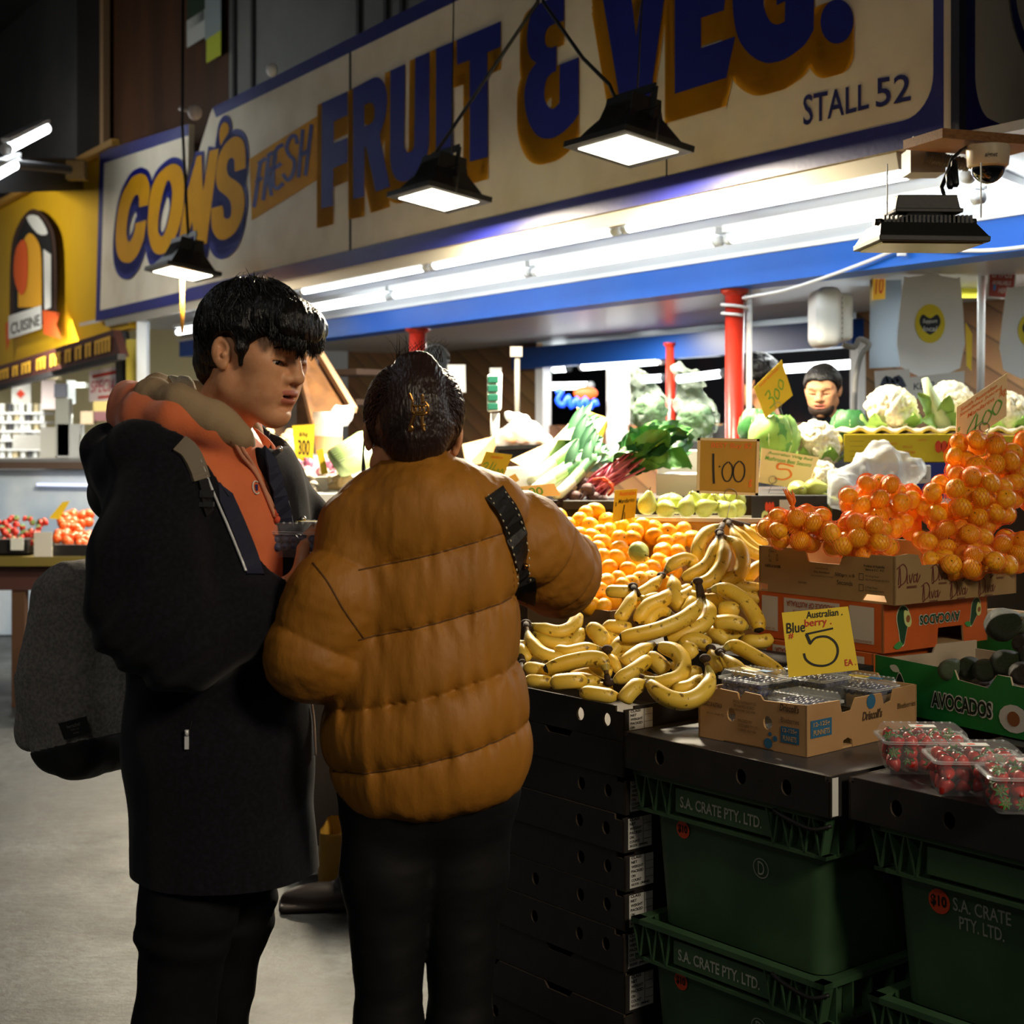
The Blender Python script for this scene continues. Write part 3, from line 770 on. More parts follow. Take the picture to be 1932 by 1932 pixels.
def hand_field(F, wrist, palm_dir, side, curl_n, s=1.0, curls=(.5, .55, .6, .65), k=.006, thumb_out=1.0):
    "palm from the wrist along palm_dir, thumb on the 'side' direction, fingers bending towards curl_n"
    f = V(palm_dir).normalized(); t = V(side); t = (t-f*t.dot(f)).normalized(); c = V(curl_n); c = (c-f*c.dot(f)-t*c.dot(t)).normalized()
    w = V(wrist); d = F.cap(w-f*.03*s, w+f*.015*s, .026*s, .027*s)
    for j, o in enumerate((.028, .010, -.009, -.026)):
        kn = w+f*(.085-.004*abs(j-1))*s+t*o*s
        d = smin(d, F.cap(w+f*.018*s+t*o*.6*s, kn, .0165*s, .0105*s), .012)
        a = curls[j]; L_ = (.040, .045, .042, .033)[j]*s; p = kn; r = .0092*s; e = None; ang = 0
        for q in range(3):
            ang += a; nx = p+(f*math.cos(ang)+c*math.sin(ang))*L_
            g = F.cap(p, nx, r, r*.9); e = g if e is None else smin(e, g, .003); p = nx; L_ *= .72; r *= .9
        d = smin(d, e, k)
    b = w+f*.02*s+t*.024*s; m1 = b+(f*.6+t*.75*thumb_out+c*.35).normalized()*.042*s; m2 = m1+(f*.8+t*.25+c*.5).normalized()*.032*s; m3 = m2+(f*.8+c*.5).normalized()*.026*s
    th = smin(smin(F.cap(b, m1, .0155*s, .0115*s), F.cap(m1, m2, .0112*s, .010*s), .004), F.cap(m2, m3, .010*s, .0082*s), .004)
    return smin(d, th, .01)
# ---- the young man in the dark coat ----
MD = 2.75
def Q(x, y, dz=0.0): return P(x, y, MD+dz)
px_ = MD/FPX
man = thing('person', 'person in a black hooded coat over an orange hoodie, looking down at a berry punnet', 'person', P(380, 2343, MD))
hyaw, hpitch = R(28), R(12)
HR = (Matrix.Rotation(-hyaw, 4, 'Z') @ Matrix.Rotation(hpitch, 4, 'Y') @ Matrix.Rotation(R(-3), 4, 'X'))
ear = P(424, 667, 2.68)
HT = Matrix.Translation(ear-(HR.to_3x3() @ V((-.006, -.078, 0)))) @ HR
HT = HT @ Matrix.Scale(1.0, 4)
neck_b = HT.inverted() @ Q(385, 860, .02)
body = head_mesh('body', HT, .0021, neck_to=tuple(neck_b))
# trunk, arms and hands under the clothes
ty = R(35); fw = V((math.cos(ty), -math.sin(ty), 0)); lf = V((math.sin(ty), math.cos(ty), 0)); TR = Matrix((fw, lf, V((0,0,1)))).transposed()
lo_ = Q(200, 1900, -.32); lo_.x = Q(180, 0, .1).x; F = Field(lo_, Q(760, 800, .42), .009)
d = F.ell(Q(398, 1010, 0), (.105, .15, .24), TR); d = smin(d, F.cap(Q(400, 1200, 0), Q(420, 1500, 0), .12, .13), .06)
d = smin(d, F.chain([Q(310, 930, -.14), Q(292, 1150, -.19), Q(355, 1200, -.19), Q(545, 1120, -.08)], [.05, .042, .042, .032], .02), .03)
d = smin(d, F.chain([Q(520, 930, .14), Q(575, 1070, .15), Q(690, 1080, .08)], [.05, .042, .03], .02), .03)
vs, fs = F.skin(d)
F = Field(Q(500, 1160, -.16), Q(790, 950, .14), .0032)
wr = Q(556, 1112, -.075)
hd = hand_field(F, wr, Q(640, 1062, -.02)-wr, V((0, -.35, 1)), V((-.1, .4, .9)), 1.0, (.12, .14, .16, .2))
hd = smin(hd, F.cap(Q(510, 1130, -.085), wr, .03, .027), .01)
v2, f2 = F.skin(hd)
w2 = Q(712, 1078, .06); F2 = Field(Q(580, 1160, -.12), Q(800, 960, .17), .0036)
h2 = hand_field(F2, w2, Q(640, 1052, .0)-w2, V((-.2, -.6, .6)), V((-.3, -.3, .8)), 1.0, (.2, .25, .25, .3))
v3, f3 = F2.skin(h2)
for a, b in ((vs, fs), (v2, f2), (v3, f3)): body = join_raw(body, [V(q) for q in a], [tuple(q) for q in b], [0]*len(b))
put('body', body, man)
# hair: a cap cut by the hairline, with locks over it
F = Field((-.15, -.115, -.12), (.165, .115, .175), .003)
hh = F.ell((-.013, 0, .047), (.113, .092, .099))
hh = smin(hh, F.ell((.062, 0, .086), (.054, .076, .034)), .03)                                    # fringe mass
hh = smin(hh, F.ell((.092, -.005, .066), (.024, .064, .028)), .02)
hh = smin(hh, F.ell((-.07, 0, -.02), (.036, .062, .05)), .04)
cut = F.ell((.085, 0, -.035), (.085, .15, .088))                                                     # face
hh = smax(hh, -cut, .01)
for s in (-1, 1):
    hh = smax(hh, -F.ell((-.004, s*.095, -.012), (.033, .03, .05)), .006)                          # round the ears
    sb = F.chain([(.018, s*.074, .05), (.026, s*.076, .016), (.030, s*.073, -.012)], [.02, .0155, .006], .006)
    hh = smin(hh, sb, .008)
hh = smax(hh, F.plane((-.06, 0, -.085), (-.5, 0, -1)), .01)
ang = np.arctan2(F.y, F.x+.03)
hh = hh-.0028*fbm(F.x, F.y*1.5, F.z, 120, 3)-.004*fbm(F.x, F.y, F.z, 45, 5)
vs, fs = F.skin(hh)
hair = skin_mesh('hair', vs, fs, M_hair, HT)
rr = random.Random(5); locks = []
def combed(n, axis, cen, rad, stop, rr, kk=(1.0, 1.035), fwd=None, step=.085, mx=9):
    "locks that run over the cap from the whorl outwards"
    ax = V(axis).normalized(); u = ax.cross(V((0, 1, 0))).normalized(); v = ax.cross(u); out = []
    for i in range(n):
        a = rr.uniform(0, 2*math.pi); p0 = math.sqrt(rr.random())*1.9+.05; k0 = rr.uniform(*kk); da = rr.uniform(-.05, .05); pts = []
        for q in range(rr.randint(5, mx)):
            p = p0+step*q; aa = a+da*q; d = ax*math.cos(p)+(u*math.cos(aa)+v*math.sin(aa))*math.sin(p)
            k = k0+.006*math.sin(q*1.7+i); w = V((cen[0]+rad[0]*d.x*k, cen[1]+rad[1]*d.y*k, cen[2]+rad[2]*d.z*k))
            if fwd: w = fwd(w)
            if stop(w): break
            pts.append(tuple(w))
        if len(pts) >= 4: out.append(pts)
    return out
def m_stop(w):
    if w.x > .05 and w.z < .026+.16*abs(w.y): return True
    if abs(w.y) > .05 and -.045 < w.x < .05 and w.z < .03: return True
    return w.z < -.075
def m_fwd(w):
    t = max(0, w.x-.04); return V((w.x+.16*t*max(0, min(1, (.15-w.z)/.1)), w.y, w.z+.05*t))
locks = combed(1150, (-.35, 0, .94), (-.013, 0, .047), (.113, .092, .099), m_stop, rr, fwd=m_fwd)
for i in range(420):                                                                                # fringe tips over the brow
    y0 = rr.uniform(-.072, .072); x0 = .110-.9*y0*y0*8; z0 = rr.uniform(.06, .1)
    e = rr.uniform(.012, .034)+.35*abs(y0+.02); pts = [(x0-.006+.016*math.sin(k/4*1.6), y0+rr.uniform(-.003, .003)+.012*k/4*(1 if y0 > -.01 else -.6), z0-(z0-e)*k/4) for k in range(5)]
    locks.append(pts)
for i in range(46):                                                                                 # stray ends at the crown
    x0, y0 = rr.uniform(-.07, .03), rr.uniform(-.03, .03); z0 = .146-1.6*(x0+.013)**2*5*.6
    a = rr.uniform(-.9, .9); l = rr.uniform(.015, .034); locks.append([(x0+l*.7*math.sin(a)*k/3, y0+rr.uniform(-.006, .006), z0-.008+l*k/3*(1-.12*k)) for k in range(4)])
lk = strands('', HT, locks[:-46], M_hair, .0017); l2 = strands('', HT, locks[-46:], M_hair, .0008); lk.add(l2.v, l2.f)
hair = join_raw(hair, lk.v, lk.f, [0]*len(lk.f)); put('hair', hair, man)

# coat
lo_ = Q(100, 1790, -.42); lo_.x = Q(110, 0, .1).x; F = Field(lo_, Q(800, 770, .45), .006)
X, Y, Z = F.x, F.y, F.z
d = F.ell(Q(392, 985, .0), (.152, .215, .235), TR)
d = smin(d, F.chain([Q(405, 1120, .01), Q(412, 1400, .01), Q(428, 1760, .0)], [.155, .162, .17], .05), .08)
d = smin(d, F.chain([Q(322, 905, -.13), Q(276, 1050, -.19), Q(278, 1150, -.2), Q(345, 1205, -.2), Q(460, 1165, -.14), Q(556, 1118, -.075)], [.085, .094, .092, .084, .068, .0575], .03), .035)
d = smin(d, F.chain([Q(505, 925, .14), Q(560, 1000, .19), Q(600, 1062, .17), Q(680, 1078, .09)], [.078, .07, .066, .052], .03), .03)
d = smin(d, F.chain([Q(430, 850, -.085), Q(350, 856, -.13), Q(265, 850, -.13), Q(222, 868, -.02), Q(240, 850, .12), Q(340, 820, .17), Q(470, 830, .15), Q(500, 850, .1)], [.026, .034, .045, .05, .045, .036, .03, .024], .03), .03)   # hood lying on the back
d = smin(d, F.chain([Q(244, 850, -.13), Q(226, 890, -.08), Q(220, 930, .04), Q(256, 905, .16)], [.04, .046, .046, .038], .03), .03)
d = smin(d, F.ell(Q(212, 845, .0), (.028, .07, .045), TR), .02)
d = smax(d, F.plane((0, 0, CAMZ-(1690-HY)/FPX*MD), (0, 0, -1)), .012)
d = smax(d, -F.ell(Q(352, 782, -.06), (.10, .10, .058), TR), .01)
# cuff opening, neck opening
d = smax(d, -F.cap(Q(530, 1128, -.085), Q(640, 1082, -.04), .043, .046), .006)
d = smax(d, -F.ell(Q(408, 806, .02), (.125, .125, .105)), .02)
# front opening between the edges
def fpl(x, y, off=.14):
    o = Q(395, 985)+fw*off; c = V((0, 0, CAMZ)); r = V(((x-CX)/FPX, 1, -(y-HY)/FPX)); q = c+r*((o-c).dot(fw)/r.dot(fw)); return (q.dot(lf), q.z)
op = [fpl(*q) for q in ((372, 800), (404, 868), (436, 940), (462, 1000), (486, 1065), (498, 1120), (548, 1120), (546, 1060), (536, 990), (522, 920), (506, 860), (484, 800))]
pl2 = poly_sdf(X*lf.x+Y*lf.y, Z, op); front = -((X*fw.x+Y*fw.y)-(Q(395, 985).dot(fw)+.02))
d = smax(d, -np.maximum(pl2, front), .006)
# folds: sleeve creases near the elbow, soft folds in the skirt
cre = np.exp(-((X-Q(345, 0).x)**2+(Z-Q(0, 1160).z)**2)/.018)
d = d-.008*cre*np.sin(((X-Z*.8))*70+2*np.sin(Z*20))-.005*fbm(X, Y, Z*.35, 26, 2)
vs, fs = F.skin(d)
M_coat = mat('black_wool', (18, 17, 22), .9, spec=.12, var=(120, (25, 24, 31), .4, .7), bump=(500, .25, .002), sheen=.08)
M_facing = mat('navy_facing', (28, 31, 52), .8, bump=(300, .15, .002))
coat_me = skin_mesh('coat', vs, fs, M_coat); coat = put('coat', coat_me, man); ctree = tree_of(coat_me)
M_zip = mat('zip_metal', (226, 228, 232), .4, metal=.25)
# navy facing strip and zips along both edges
for pts, w, nm in (([(392, 856), (420, 925), (446, 985), (470, 1045), (482, 1085)], .03, 'facing'), ([(497, 818), (514, 880), (532, 950), (545, 1010)], .026, 'facing')):
    s = strip_on(ctree, pts, w, .003); 
    if len(s.v) > 8: obj(nm, s, M_facing, coat, label='navy front facing of the coat')
for pts in ([(372, 862), (399, 928), (426, 988), (449, 1045), (463, 1080)], [(514, 838), (530, 880), (543, 930), (556, 990)], [(584, 1330), (588, 1360), (591, 1425)]):
    s = tube_on(ctree, pts, .0026, .004)
    if len(s.v) > 8: obj('zipper', s, M_zip, coat, label='bright metal zip')
for x, y in ((470, 1002), (569, 980), (526, 850)):
    h = onto(ctree, x, y, .003)
    if h: m = MB(); m.ball(h[0], (.006, .006, .006)); obj('snap_button', m, mat('snap_metal', (210, 210, 205), .25, metal=.9), coat)
h = onto(ctree, 354, 1392, .004)
m = MB(); c = h[0]; m.tube([c+V((0, 0, .014)), c+V((0, 0, .004))], .0035, 8); m.box(c-V((0, 0, .008)), (.007, .003, .022)); obj('zip_pull', m, M_zip, coat)
s = tube_on(ctree, [(362, 1360), (356, 1385)], .0012, .001); obj('pocket_seam', s, mat('seam_black', (12, 12, 14), .8), coat)
# hoodie
M_org = mat('orange_fleece', (222, 116, 66), .85, var=(14, (212, 104, 58), .35, .7), bump=(260, .2, .003), sheen=.3)
M_beige = mat('beige_lining', (156, 132, 100), .85, bump=(240, .2, .003))
lo_ = Q(190, 1300, -.28); lo_.x = Q(190, 0, .1).x; F = Field(lo_, Q(600, 690, .34), .005)
d = F.ell(Q(398, 1000, 0), (.128, .175, .225), TR); d = smin(d, F.cap(Q(402, 1100, 0), Q(405, 1260, 0), .12, .12), .05)
d = smin(d, F.chain([Q(492, 868, .0), Q(452, 846, -.075), Q(395, 812, -.105), Q(330, 792, -.115), Q(275, 784, -.06), Q(252, 780, .02), Q(285, 765, .11), Q(380, 770, .15), Q(470, 815, .12), Q(492, 862, .03)], [.012, .019, .028, .037, .044, .046, .042, .033, .022, .012], .02), .02)
d = smin(d, F.chain([Q(250, 752, -.01), Q(240, 742, .03), Q(262, 744, .07)], [.024, .02, .02], .01), .015)
d = smax(d, -F.chain([Q(500, 822, .02), Q(420, 790, .015), Q(330, 748, .02)], [.035, .064, .056], .02), .012)
d = d-.003*fbm(F.x, F.y, F.z, 42, 9)
vs, fs = F.skin(d); hoo_me = skin_mesh('hoodie', vs, fs, M_org); hood = put('hoodie', hoo_me, man); htree = tree_of(hoo_me)
lo_ = Q(240, 900, -.24); lo_.x = Q(230, 0, .1).x; F = Field(lo_, Q(540, 690, .26), .004)
d = F.chain([Q(484, 852, -.03), Q(452, 824, -.09), Q(400, 788, -.112), Q(340, 762, -.112), Q(288, 750, -.055), Q(296, 738, .06), Q(370, 748, .125), Q(450, 790, .12), Q(476, 822, .09), Q(488, 850, .02)], [.0075, .013, .021, .0235, .0245, .023, .020, .017, .013, .0075], .05)
d = d-.004*fbm(F.x, F.y, F.z, 42, 4)
vs, fs = F.skin(d); put('hood_lining', skin_mesh('hood_lining', vs, fs, M_beige), hood, label='beige lining of the hood')
m = MB()
for pts in ([(300, 734), (312, 724), (330, 722), (334, 736), (346, 748)], [(334, 726), (350, 722), (358, 740)]): m.tube([Q(x, y, .06) for x, y in smooth_loop(pts, 3, False)], .014, 8)
obj('fleece_patch', m, mat('cream_fleece', (206, 196, 172), .95, bump=(140, .5, .006)), hood, label='cream fleece edge inside the hood')
M_cord = mat('pink_cord', (206, 142, 112), .8)
for pts, w in (([(440, 832), (462, 868), (487, 905), (504, 945), (516, 975)], .0038), ([(452, 838), (476, 880), (500, 930), (520, 968), (528, 995)], .0034), ([(480, 815), (486, 850), (486, 880), (498, 915)], .0034)):
    s = tube_on(htree, pts, w, .004)
    if len(s.v) > 8: obj('drawstring', s, M_cord, hood)
for x, y, r in ((516, 968, .006), (518, 980, .0055), (530, 994, .006)):
    h = onto(htree, x, y, .006) 
    if h: m = MB(); m.ball(h[0], (r, r, r*1.3)); obj('cord_knot', m, mat('cord_knot', (204, 84, 56) if y < 990 else (206, 176, 140), .8), hood)
h = onto(htree, 437, 829, .004)
if h:
    m = MB(); m.tube([h[0]-h[1]*.003, h[0]+h[1]*.002], .0065, 14); obj('eyelet', m, mat('eyelet', (176, 140, 96), .35, metal=.7), hood)
# little oval crest on the chest: an open ring with a red-and-blue stroke
h = onto(htree, 482, 920, .002)
if h:
    c, n = h; t = V((0, 0, 1)); s = t.cross(n).normalized(); t = n.cross(s)
    m = MB(); m.tube([c+s*.0085*math.cos(a)+t*.0115*math.sin(a) for a in [R(50+i*13) for i in range(21)]], .0013, 6, mi=0)
    m.box(c+s*.001, (.004, .003, .011), mi=1); m.box(c+s*.003, (.002, .0032, .010), mi=2); obj('crest', m, [mat('crest_white', (222, 216, 206), .7), mat('crest_blue', (40, 44, 96), .7), mat('crest_red', (170, 30, 36), .7)], hood)
# trousers and shoes
F = Field((Q(180, 0, .1).x, MD-.3, .05), (Q(560, 0, .3).x, MD+.35, .98), .008)
ft = lambda x, dz: (Q(x, 0, dz).x, MD+dz)
a, b = ft(322, -.06), ft(412, .1)
d = F.chain([Q(368, 1560, -.045), Q(354, 1720, -.06), Q(328, 1932, -.06), (a[0], a[1], .3), (a[0], a[1], .07)], [.1, .083, .068, .058, .056], .03)
d = smin(d, F.chain([Q(436, 1560, .07), Q(436, 1720, .09), Q(418, 1860, .1), (b[0], b[1], .3), (b[0], b[1], .07)], [.095, .078, .055, .052, .05], .03), .02)
zc = Z.min()
d = d-.006*np.exp(-((F.z-Q(0, 1745).z)/.03)**2)*np.sin(F.x*20+F.z*90)-.0022*fbm(F.x, F.y, F.z*2.2, 40, 6)
vs, fs = F.skin(d); put('trousers', skin_mesh('trousers', vs, fs, mat('black_denim', (14, 14, 17), .85, spec=.2, var=(30, (19, 19, 23), .45, .7), bump=(400, .2, .002))), man)
def shoe(p, yaw, parent, m_, s=1.0):
    F = Field((-.1, -.07, -.005), (.21, .07, .13), .006)
    d = F.ell((.07, 0, .03), (.13, .048, .045)); d = smin(d, F.cap((-.01, 0, .05), (-.015, 0, .11), .045, .042), .03); d = smax(d, F.plane((0, 0, .002), (0, 0, -1)), .006)
    d = smin(d, F.rbox((.06, 0, .012), (.145, .05, .012), .012), .004)
    vs, fs = F.skin(d); put('shoe', skin_mesh('shoe', vs, fs, m_, Matrix.Translation(p) @ Matrix.Rotation(yaw, 4, 'Z') @ Matrix.Scale(s, 4)), parent)
M_shoe = mat('dark_shoe', (34, 26, 24), .5)
shoe(V((a[0]-.02, a[1], 0)), -ty, man, M_shoe); shoe(V((b[0]-.02, b[1], 0)), -ty, man, M_shoe)
# backpack
bp = thing('backpack', 'grey backpack with black base worn by the person in the black coat', 'backpack', Q(150, 1465, .17))
bc = Q(176, 1250, .19)
F = Field(bc-V((.26, .3, .27)), bc+V((.3, .3, .27)), .0055)
d = F.rbox(bc+fw*.03+V((0, 0, .0)), (.078, .14, .205), .06, TR); d = smin(d, F.ell(bc-fw*.02-V((0, 0, .03)), (.085, .145, .17), TR), .04)
d = smin(d, F.rbox(bc-fw*.083-V((0, 0, .085)), (.028, .115, .088), .028, TR), .012)
d = smax(d, F.plane(bc+V((0, 0, .195)), (-fw.x*.79, -fw.y*.79, .61)), .04)
d = smax(d, F.plane(bc-fw*.05-V((0, 0, .19)), (-fw.x*.35, -fw.y*.35, -1)), .02)
d = d-.006*fbm(F.x, F.y, F.z*.5, 22, 12)-.0025*fbm(F.x, F.y, F.z, 60, 13)
lowp = F.z-(bc.z-.165+.28*(((F.x-bc.x)*fw.x+(F.y-bc.y)*fw.y)+.06))
v2, f2 = F.skin(smax(d-.002, lowp, .004)); vs, fs = F.skin(smax(d, -lowp-.01, .004))
bag_me = skin_mesh('pack', vs, fs, mat('grey_melange', (146, 141, 135), .9, var=(160, (112, 108, 103), .35, .65), bump=(420, .3, .002))); put('pack', bag_me, bp); put('base', skin_mesh('base', v2, f2, mat('black_base', (20, 20, 21), .7)), bp, label='black base of the backpack')
bt = tree_of(bag_me)
hs = [onto(bt, x, y, .012)[0] for x, y in ((115, 1362), (160, 1350), (166, 1383), (126, 1393))]
m = MB(); m.add(hs, [(0, 1, 2, 3)]); lb = obj('label_patch', m, mat('patch_black', (14, 14, 15), .6), bp)
m = MB()
def quad_text(mb, s, q, x0, x1, y0, y1, lift, bold=.0):
    "letters laid on the quad q (tl, tr, br, bl), spanning fractions x0..x1, y0..y1 (y down)"
    vs, fs = text2d(s, 1, bold); vs = fit(vs, x0, x1, 1-y1, 1-y0)
    n = (q[1]-q[0]).cross(q[3]-q[0]).normalized()
    if n.dot(V((0, 0, CAMZ))-q[0]) < 0: n = -n
    f = lambda x, y: (q[3]*(1-x)+q[2]*x)*(1-y)+(q[0]*(1-x)+q[1]*x)*y+n*lift
    mb.add([f(x, y) for x, y in vs], fs)
quad_text(m, 'herschel', hs, .25, .72, .2, .42, .002); quad_text(m, 'SUPPLY CO.', hs, .35, .66, .5, .6, .002); quad_text(m, 'TRADE MARK', hs, .4, .62, .72, .8, .002)
obj('patch_lettering', m, mat('patch_grey', (120, 118, 112), .7), lb)
for pts, w, mt, nm in (([(338, 838), (356, 852), (370, 880), (378, 905)], .034, mat('strap_grey', (120, 108, 92), .85), 'strap'), ([(380, 905), (384, 925), (386, 950), (392, 968)], .02, M_black, 'strap_webbing')):
    s = strip_on(ctree, pts, w, .006)
    if len(s.v) > 8: st = obj(nm, s, mt, bp)
h = onto(ctree, 384, 932, .008)
if h: m = MB(); m.box(h[0], (.022, .012, .012)); m.box(h[0]-V((0, 0, .018)), (.024, .012, .008)); obj('buckle', m, mat('buckle_black', (44, 44, 46), .3), bp)
# ---- the woman in the ochre puffer jacket ----
WD = 2.62
def W_(x, y, dz=0.0): return P(x, y, WD+dz)
woman = thing('person', 'person seen from behind in a mustard puffer jacket, dark hair held by a claw clip', 'person', P(800, 2410, WD))
# head faces away and slightly to the left, bowed
wy = R(97)
WR = Matrix.Rotation(wy, 4, 'Z') @ Matrix.Rotation(R(16), 4, 'Y') @ Matrix.Rotation(R(4), 4, 'X')
WT = Matrix.Translation(W_(778, 828, .05)) @ WR @ Matrix.Scale(.97, 4)
nb = WT.inverted() @ W_(782, 960, .03)
body = head_mesh('body', WT, .003, neck_to=tuple(nb), male=.86)
F = Field(W_(560, 1900, -.25), W_(1160, 900, .62), .01)
d = F.ell(W_(800, 1080, .03), (.13, .07, .2)); d = smin(d, F.cap(W_(800, 1200, .02), W_(808, 1360, .02), .11, .12), .06)
arm_l = [W_(640, 1010, .02), W_(585, 1200, -.02), W_(590, 1200, .22)]; arm_r = [W_(950, 985, .03), W_(1060, 1075, .14), W_(1075, 1060, .38)]
for a in (arm_l, arm_r): d = smin(d, F.chain(a, [.038, .034, .028], .02), .03)
vs, fs = F.skin(d)
F2 = Field(W_(960, 1180, .26), W_(1250, 960, .66), .004)
h2 = hand_field(F2, W_(1072, 1056, .40), V((.15, .9, -.25)), V((-1, 0, .2)), V((0, .2, -1)), .9, (.3, .35, .35, .4)); v2, f2 = F2.skin(h2)
F3 = Field(W_(520, 1280, .1), W_(760, 1020, .5), .004)
h3 = hand_field(F3, W_(594, 1196, .24), V((.3, .9, .2)), V((1, 0, .2)), V((.3, .3, -1)), .9, (.3, .35, .35, .4)); v3, f3 = F3.skin(h3)
for a, b in ((vs, fs), (v2, f2), (v3, f3)): body = join_raw(body, [V(q) for q in a], [tuple(q) for q in b], [0]*len(b))
put('body', body, woman)
# hair drawn up from the nape into the clip
F = Field((-.16, -.125, -.12), (.12, .125, .18), .003)
hh = F.ell((-.016, 0, .046), (.108, .088, .094)); hh = smin(hh, F.ell((-.07, 0, -.01), (.04, .058, .058)), .04)
hh = smin(hh, F.ell((-.098, 0, .055), (.026, .038, .05)), .025); hh = smin(hh, F.ell((-.075, .004, .112), (.03, .036, .028)), .02)
hh = smax(hh, -F.ell((.08, 0, -.03), (.088, .15, .085)), .01)
for s in (-1, 1): hh = smax(hh, -F.ell((.0, s*.092, -.016), (.026, .026, .032)), .006)
tw = np.arctan2(F.y, F.z-.02)
hh = hh-.0007*np.sin(tw*60+5*fbm(F.x, F.y, F.z, 30, 3))-.003*fbm(F.x, F.y, F.z, 40, 5)
vs, fs = F.skin(hh); hair = skin_mesh('hair', vs, fs, M_hair2, WT)
rr = random.Random(11); locks = []
for i in range(900):      # combed up to the clip
    s = rr.choice((-1, 1)); a = rr.uniform(.25, 2.75)
    p0 = (-.016+.108*math.cos(a)*-.35+.03, s*.09*math.sin(max(.5, a)*.9+.15), .05-.11*math.cos(a)*.8*(-1))
    z0 = rr.uniform(-.055, .12); x0 = rr.uniform(-.05, .05)
    q = 1-((z0-.046)/.1)**2-((x0+.016)/.112)**2
    if q <= .02: continue
    y0 = s*.092*math.sqrt(q)
    e = (-.105+rr.uniform(-.01, .012), s*rr.uniform(.006, .022), .062+rr.uniform(-.03, .035)); pts = []
    for k in range(7):
        t = k/6; m_ = [x0+(e[0]-x0)*t, y0+(e[1]-y0)*t, z0+(e[2]-z0)*t]
        g = V((m_[0]+.016, m_[1], m_[2]-.046)); l = math.sqrt((g.x/.108)**2+(g.y/.09)**2+(g.z/.095)**2) or 1
        kk = 1+(1/l-1)*(1-t**4); kk *= rr.uniform(1.0, 1.03)
        pts.append((-.016+g.x*kk, g.y*kk, .046+g.z*kk))
    locks.append(pts)
nfly = len(locks)
for i in range(60):       # flyaway ends at the top
    x0, y0 = rr.uniform(-.08, .0), rr.uniform(-.045, .04); l = rr.uniform(.02, .05); b = rr.uniform(-1, 1)
    locks.append([(x0-.01*k+.004*rr.uniform(-1, 1), y0+l*b*(k/3)**1.5, .135+l*(k/3)*(1.1-.25*k/3)-.5*(x0+.03)**2*8) for k in range(4)])
nf2 = len(locks)
for s, n in ((1, 34), (-1, 16)):          # loose strands by the cheeks
    for i in range(n):
        x0 = rr.uniform(.03, .07); l = rr.uniform(.12, .185) if s > 0 else rr.uniform(.08, .12); pts = []
        for k in range(7):
            t = k/6; pts.append((x0+rr.uniform(-.002, .002)-.01*t, s*(.080+.014*math.sin(t*2.6)-.012*t), .05-l*t))
        locks.append(pts)
lk = strands('', WT, locks[:nfly], M_hair2, .0015); l2 = strands('', WT, locks[nfly:nf2], M_hair2, .0006); lk.add(l2.v, l2.f); l2 = strands('', WT, locks[nf2:], M_hair2, .0013); lk.add(l2.v, l2.f); hair = join_raw(hair, lk.v, lk.f, [0]*len(lk.f)); put('hair', hair, woman)
# claw clip
M_gold_m = mat('gold_metal', (190, 140, 74), .22, metal=1.0)
m = MB(); c = WT.inverted()
def hp(x, y, z): return WT @ V((x, y, z))
m2 = MB()
cl = [W_(x, y, -.095) for x, y in ((778, 757), (778, 778), (806, 781), (808, 764), (800, 757))]
pts = lambda q, dz=-.110: [W_(x, y, dz) for x, y in smooth_loop(q, 4, False)]
for q in ([(779, 756), (777, 768), (780, 780), (793, 782), (806, 780), (808, 767), (801, 757)], [(778, 766), (807, 766)], [(784, 768), (785, 779)], [(792, 767), (792, 781)], [(799, 767), (800, 780)], [(776, 778), (808, 779)]):
    m2.tube(pts(q), .0021, 8)
for q in ([(779, 757), (774, 745), (772, 741)], [(797, 762), (797, 748), (796, 744)], [(782, 782), (776, 800), (773, 814), (778, 808), (774, 802)], [(796, 782), (797, 800), (801, 814), (798, 806), (801, 799)]):
    m2.tube(pts(q, -.106), [.0028]*(len(pts(q))-1)+[.001], 8)
obj('claw_clip', m2, M_gold_m, woman, label='gold metal claw clip')
# puffer jacket
M_puff = mat('ochre_nylon', (156, 102, 30), .56, spec=.35, var=(10, (142, 92, 26), .35, .7), bump=(42, .25, .010), stretch=(1.2, 1.2, .5))
F = Field((W_(480, 0, -.1).x, WD-.27, CAMZ-(1590-HY)/FPX*WD), (W_(1180, 0, .1).x, WD+.5, CAMZ-(850-HY)/FPX*WD), .0042)
X, Y, Z = F.x, F.y, F.z
def wz(y): return CAMZ-(y-HY)/FPX*WD
def wx(x): return (x-CX)/FPX*WD
LEAN = Matrix.Rotation(R(-10), 3, 'Z')
tor = F.ell(W_(792, 1120, .03), (.178, .13, .27), LEAN)
tor = smin(tor, F.ell(W_(806, 1380, .02), (.185, .145, .20), LEAN), .07)
tor = smin(tor, F.chain([W_(690, 990, .02), W_(800, 955, .0), W_(918, 975, .04)], [.078, .088, .07], .04), .05)
hz = wz(1532)+.10*(X-wx(805))
tor = smax(tor, (hz-Z)*.98, .035)
la = [W_(688, 1035, .0), W_(638, 1130, -.03), W_(590, 1232, -.035), W_(608, 1222, .08), W_(640, 1180, .2)]
lar = [.074, .074, .072, .066, .052]
ra = [W_(925, 985, .04), W_(1000, 1035, .10), W_(1048, 1085, .17), W_(1066, 1070, .28), W_(1076, 1062, .4)]
rar = [.075, .084, .078, .062, .05]
dl = F.chain(la, lar, .06); dr = F.chain(ra, rar, .03)
col = F.chain([W_(722, 950, .055), W_(748, 948, -.01), W_(800, 938, -.035), W_(850, 930, .0), W_(862, 928, .07), W_(800, 945, .13), W_(730, 955, .11), W_(722, 950, .055)], [.05]*8, .02)
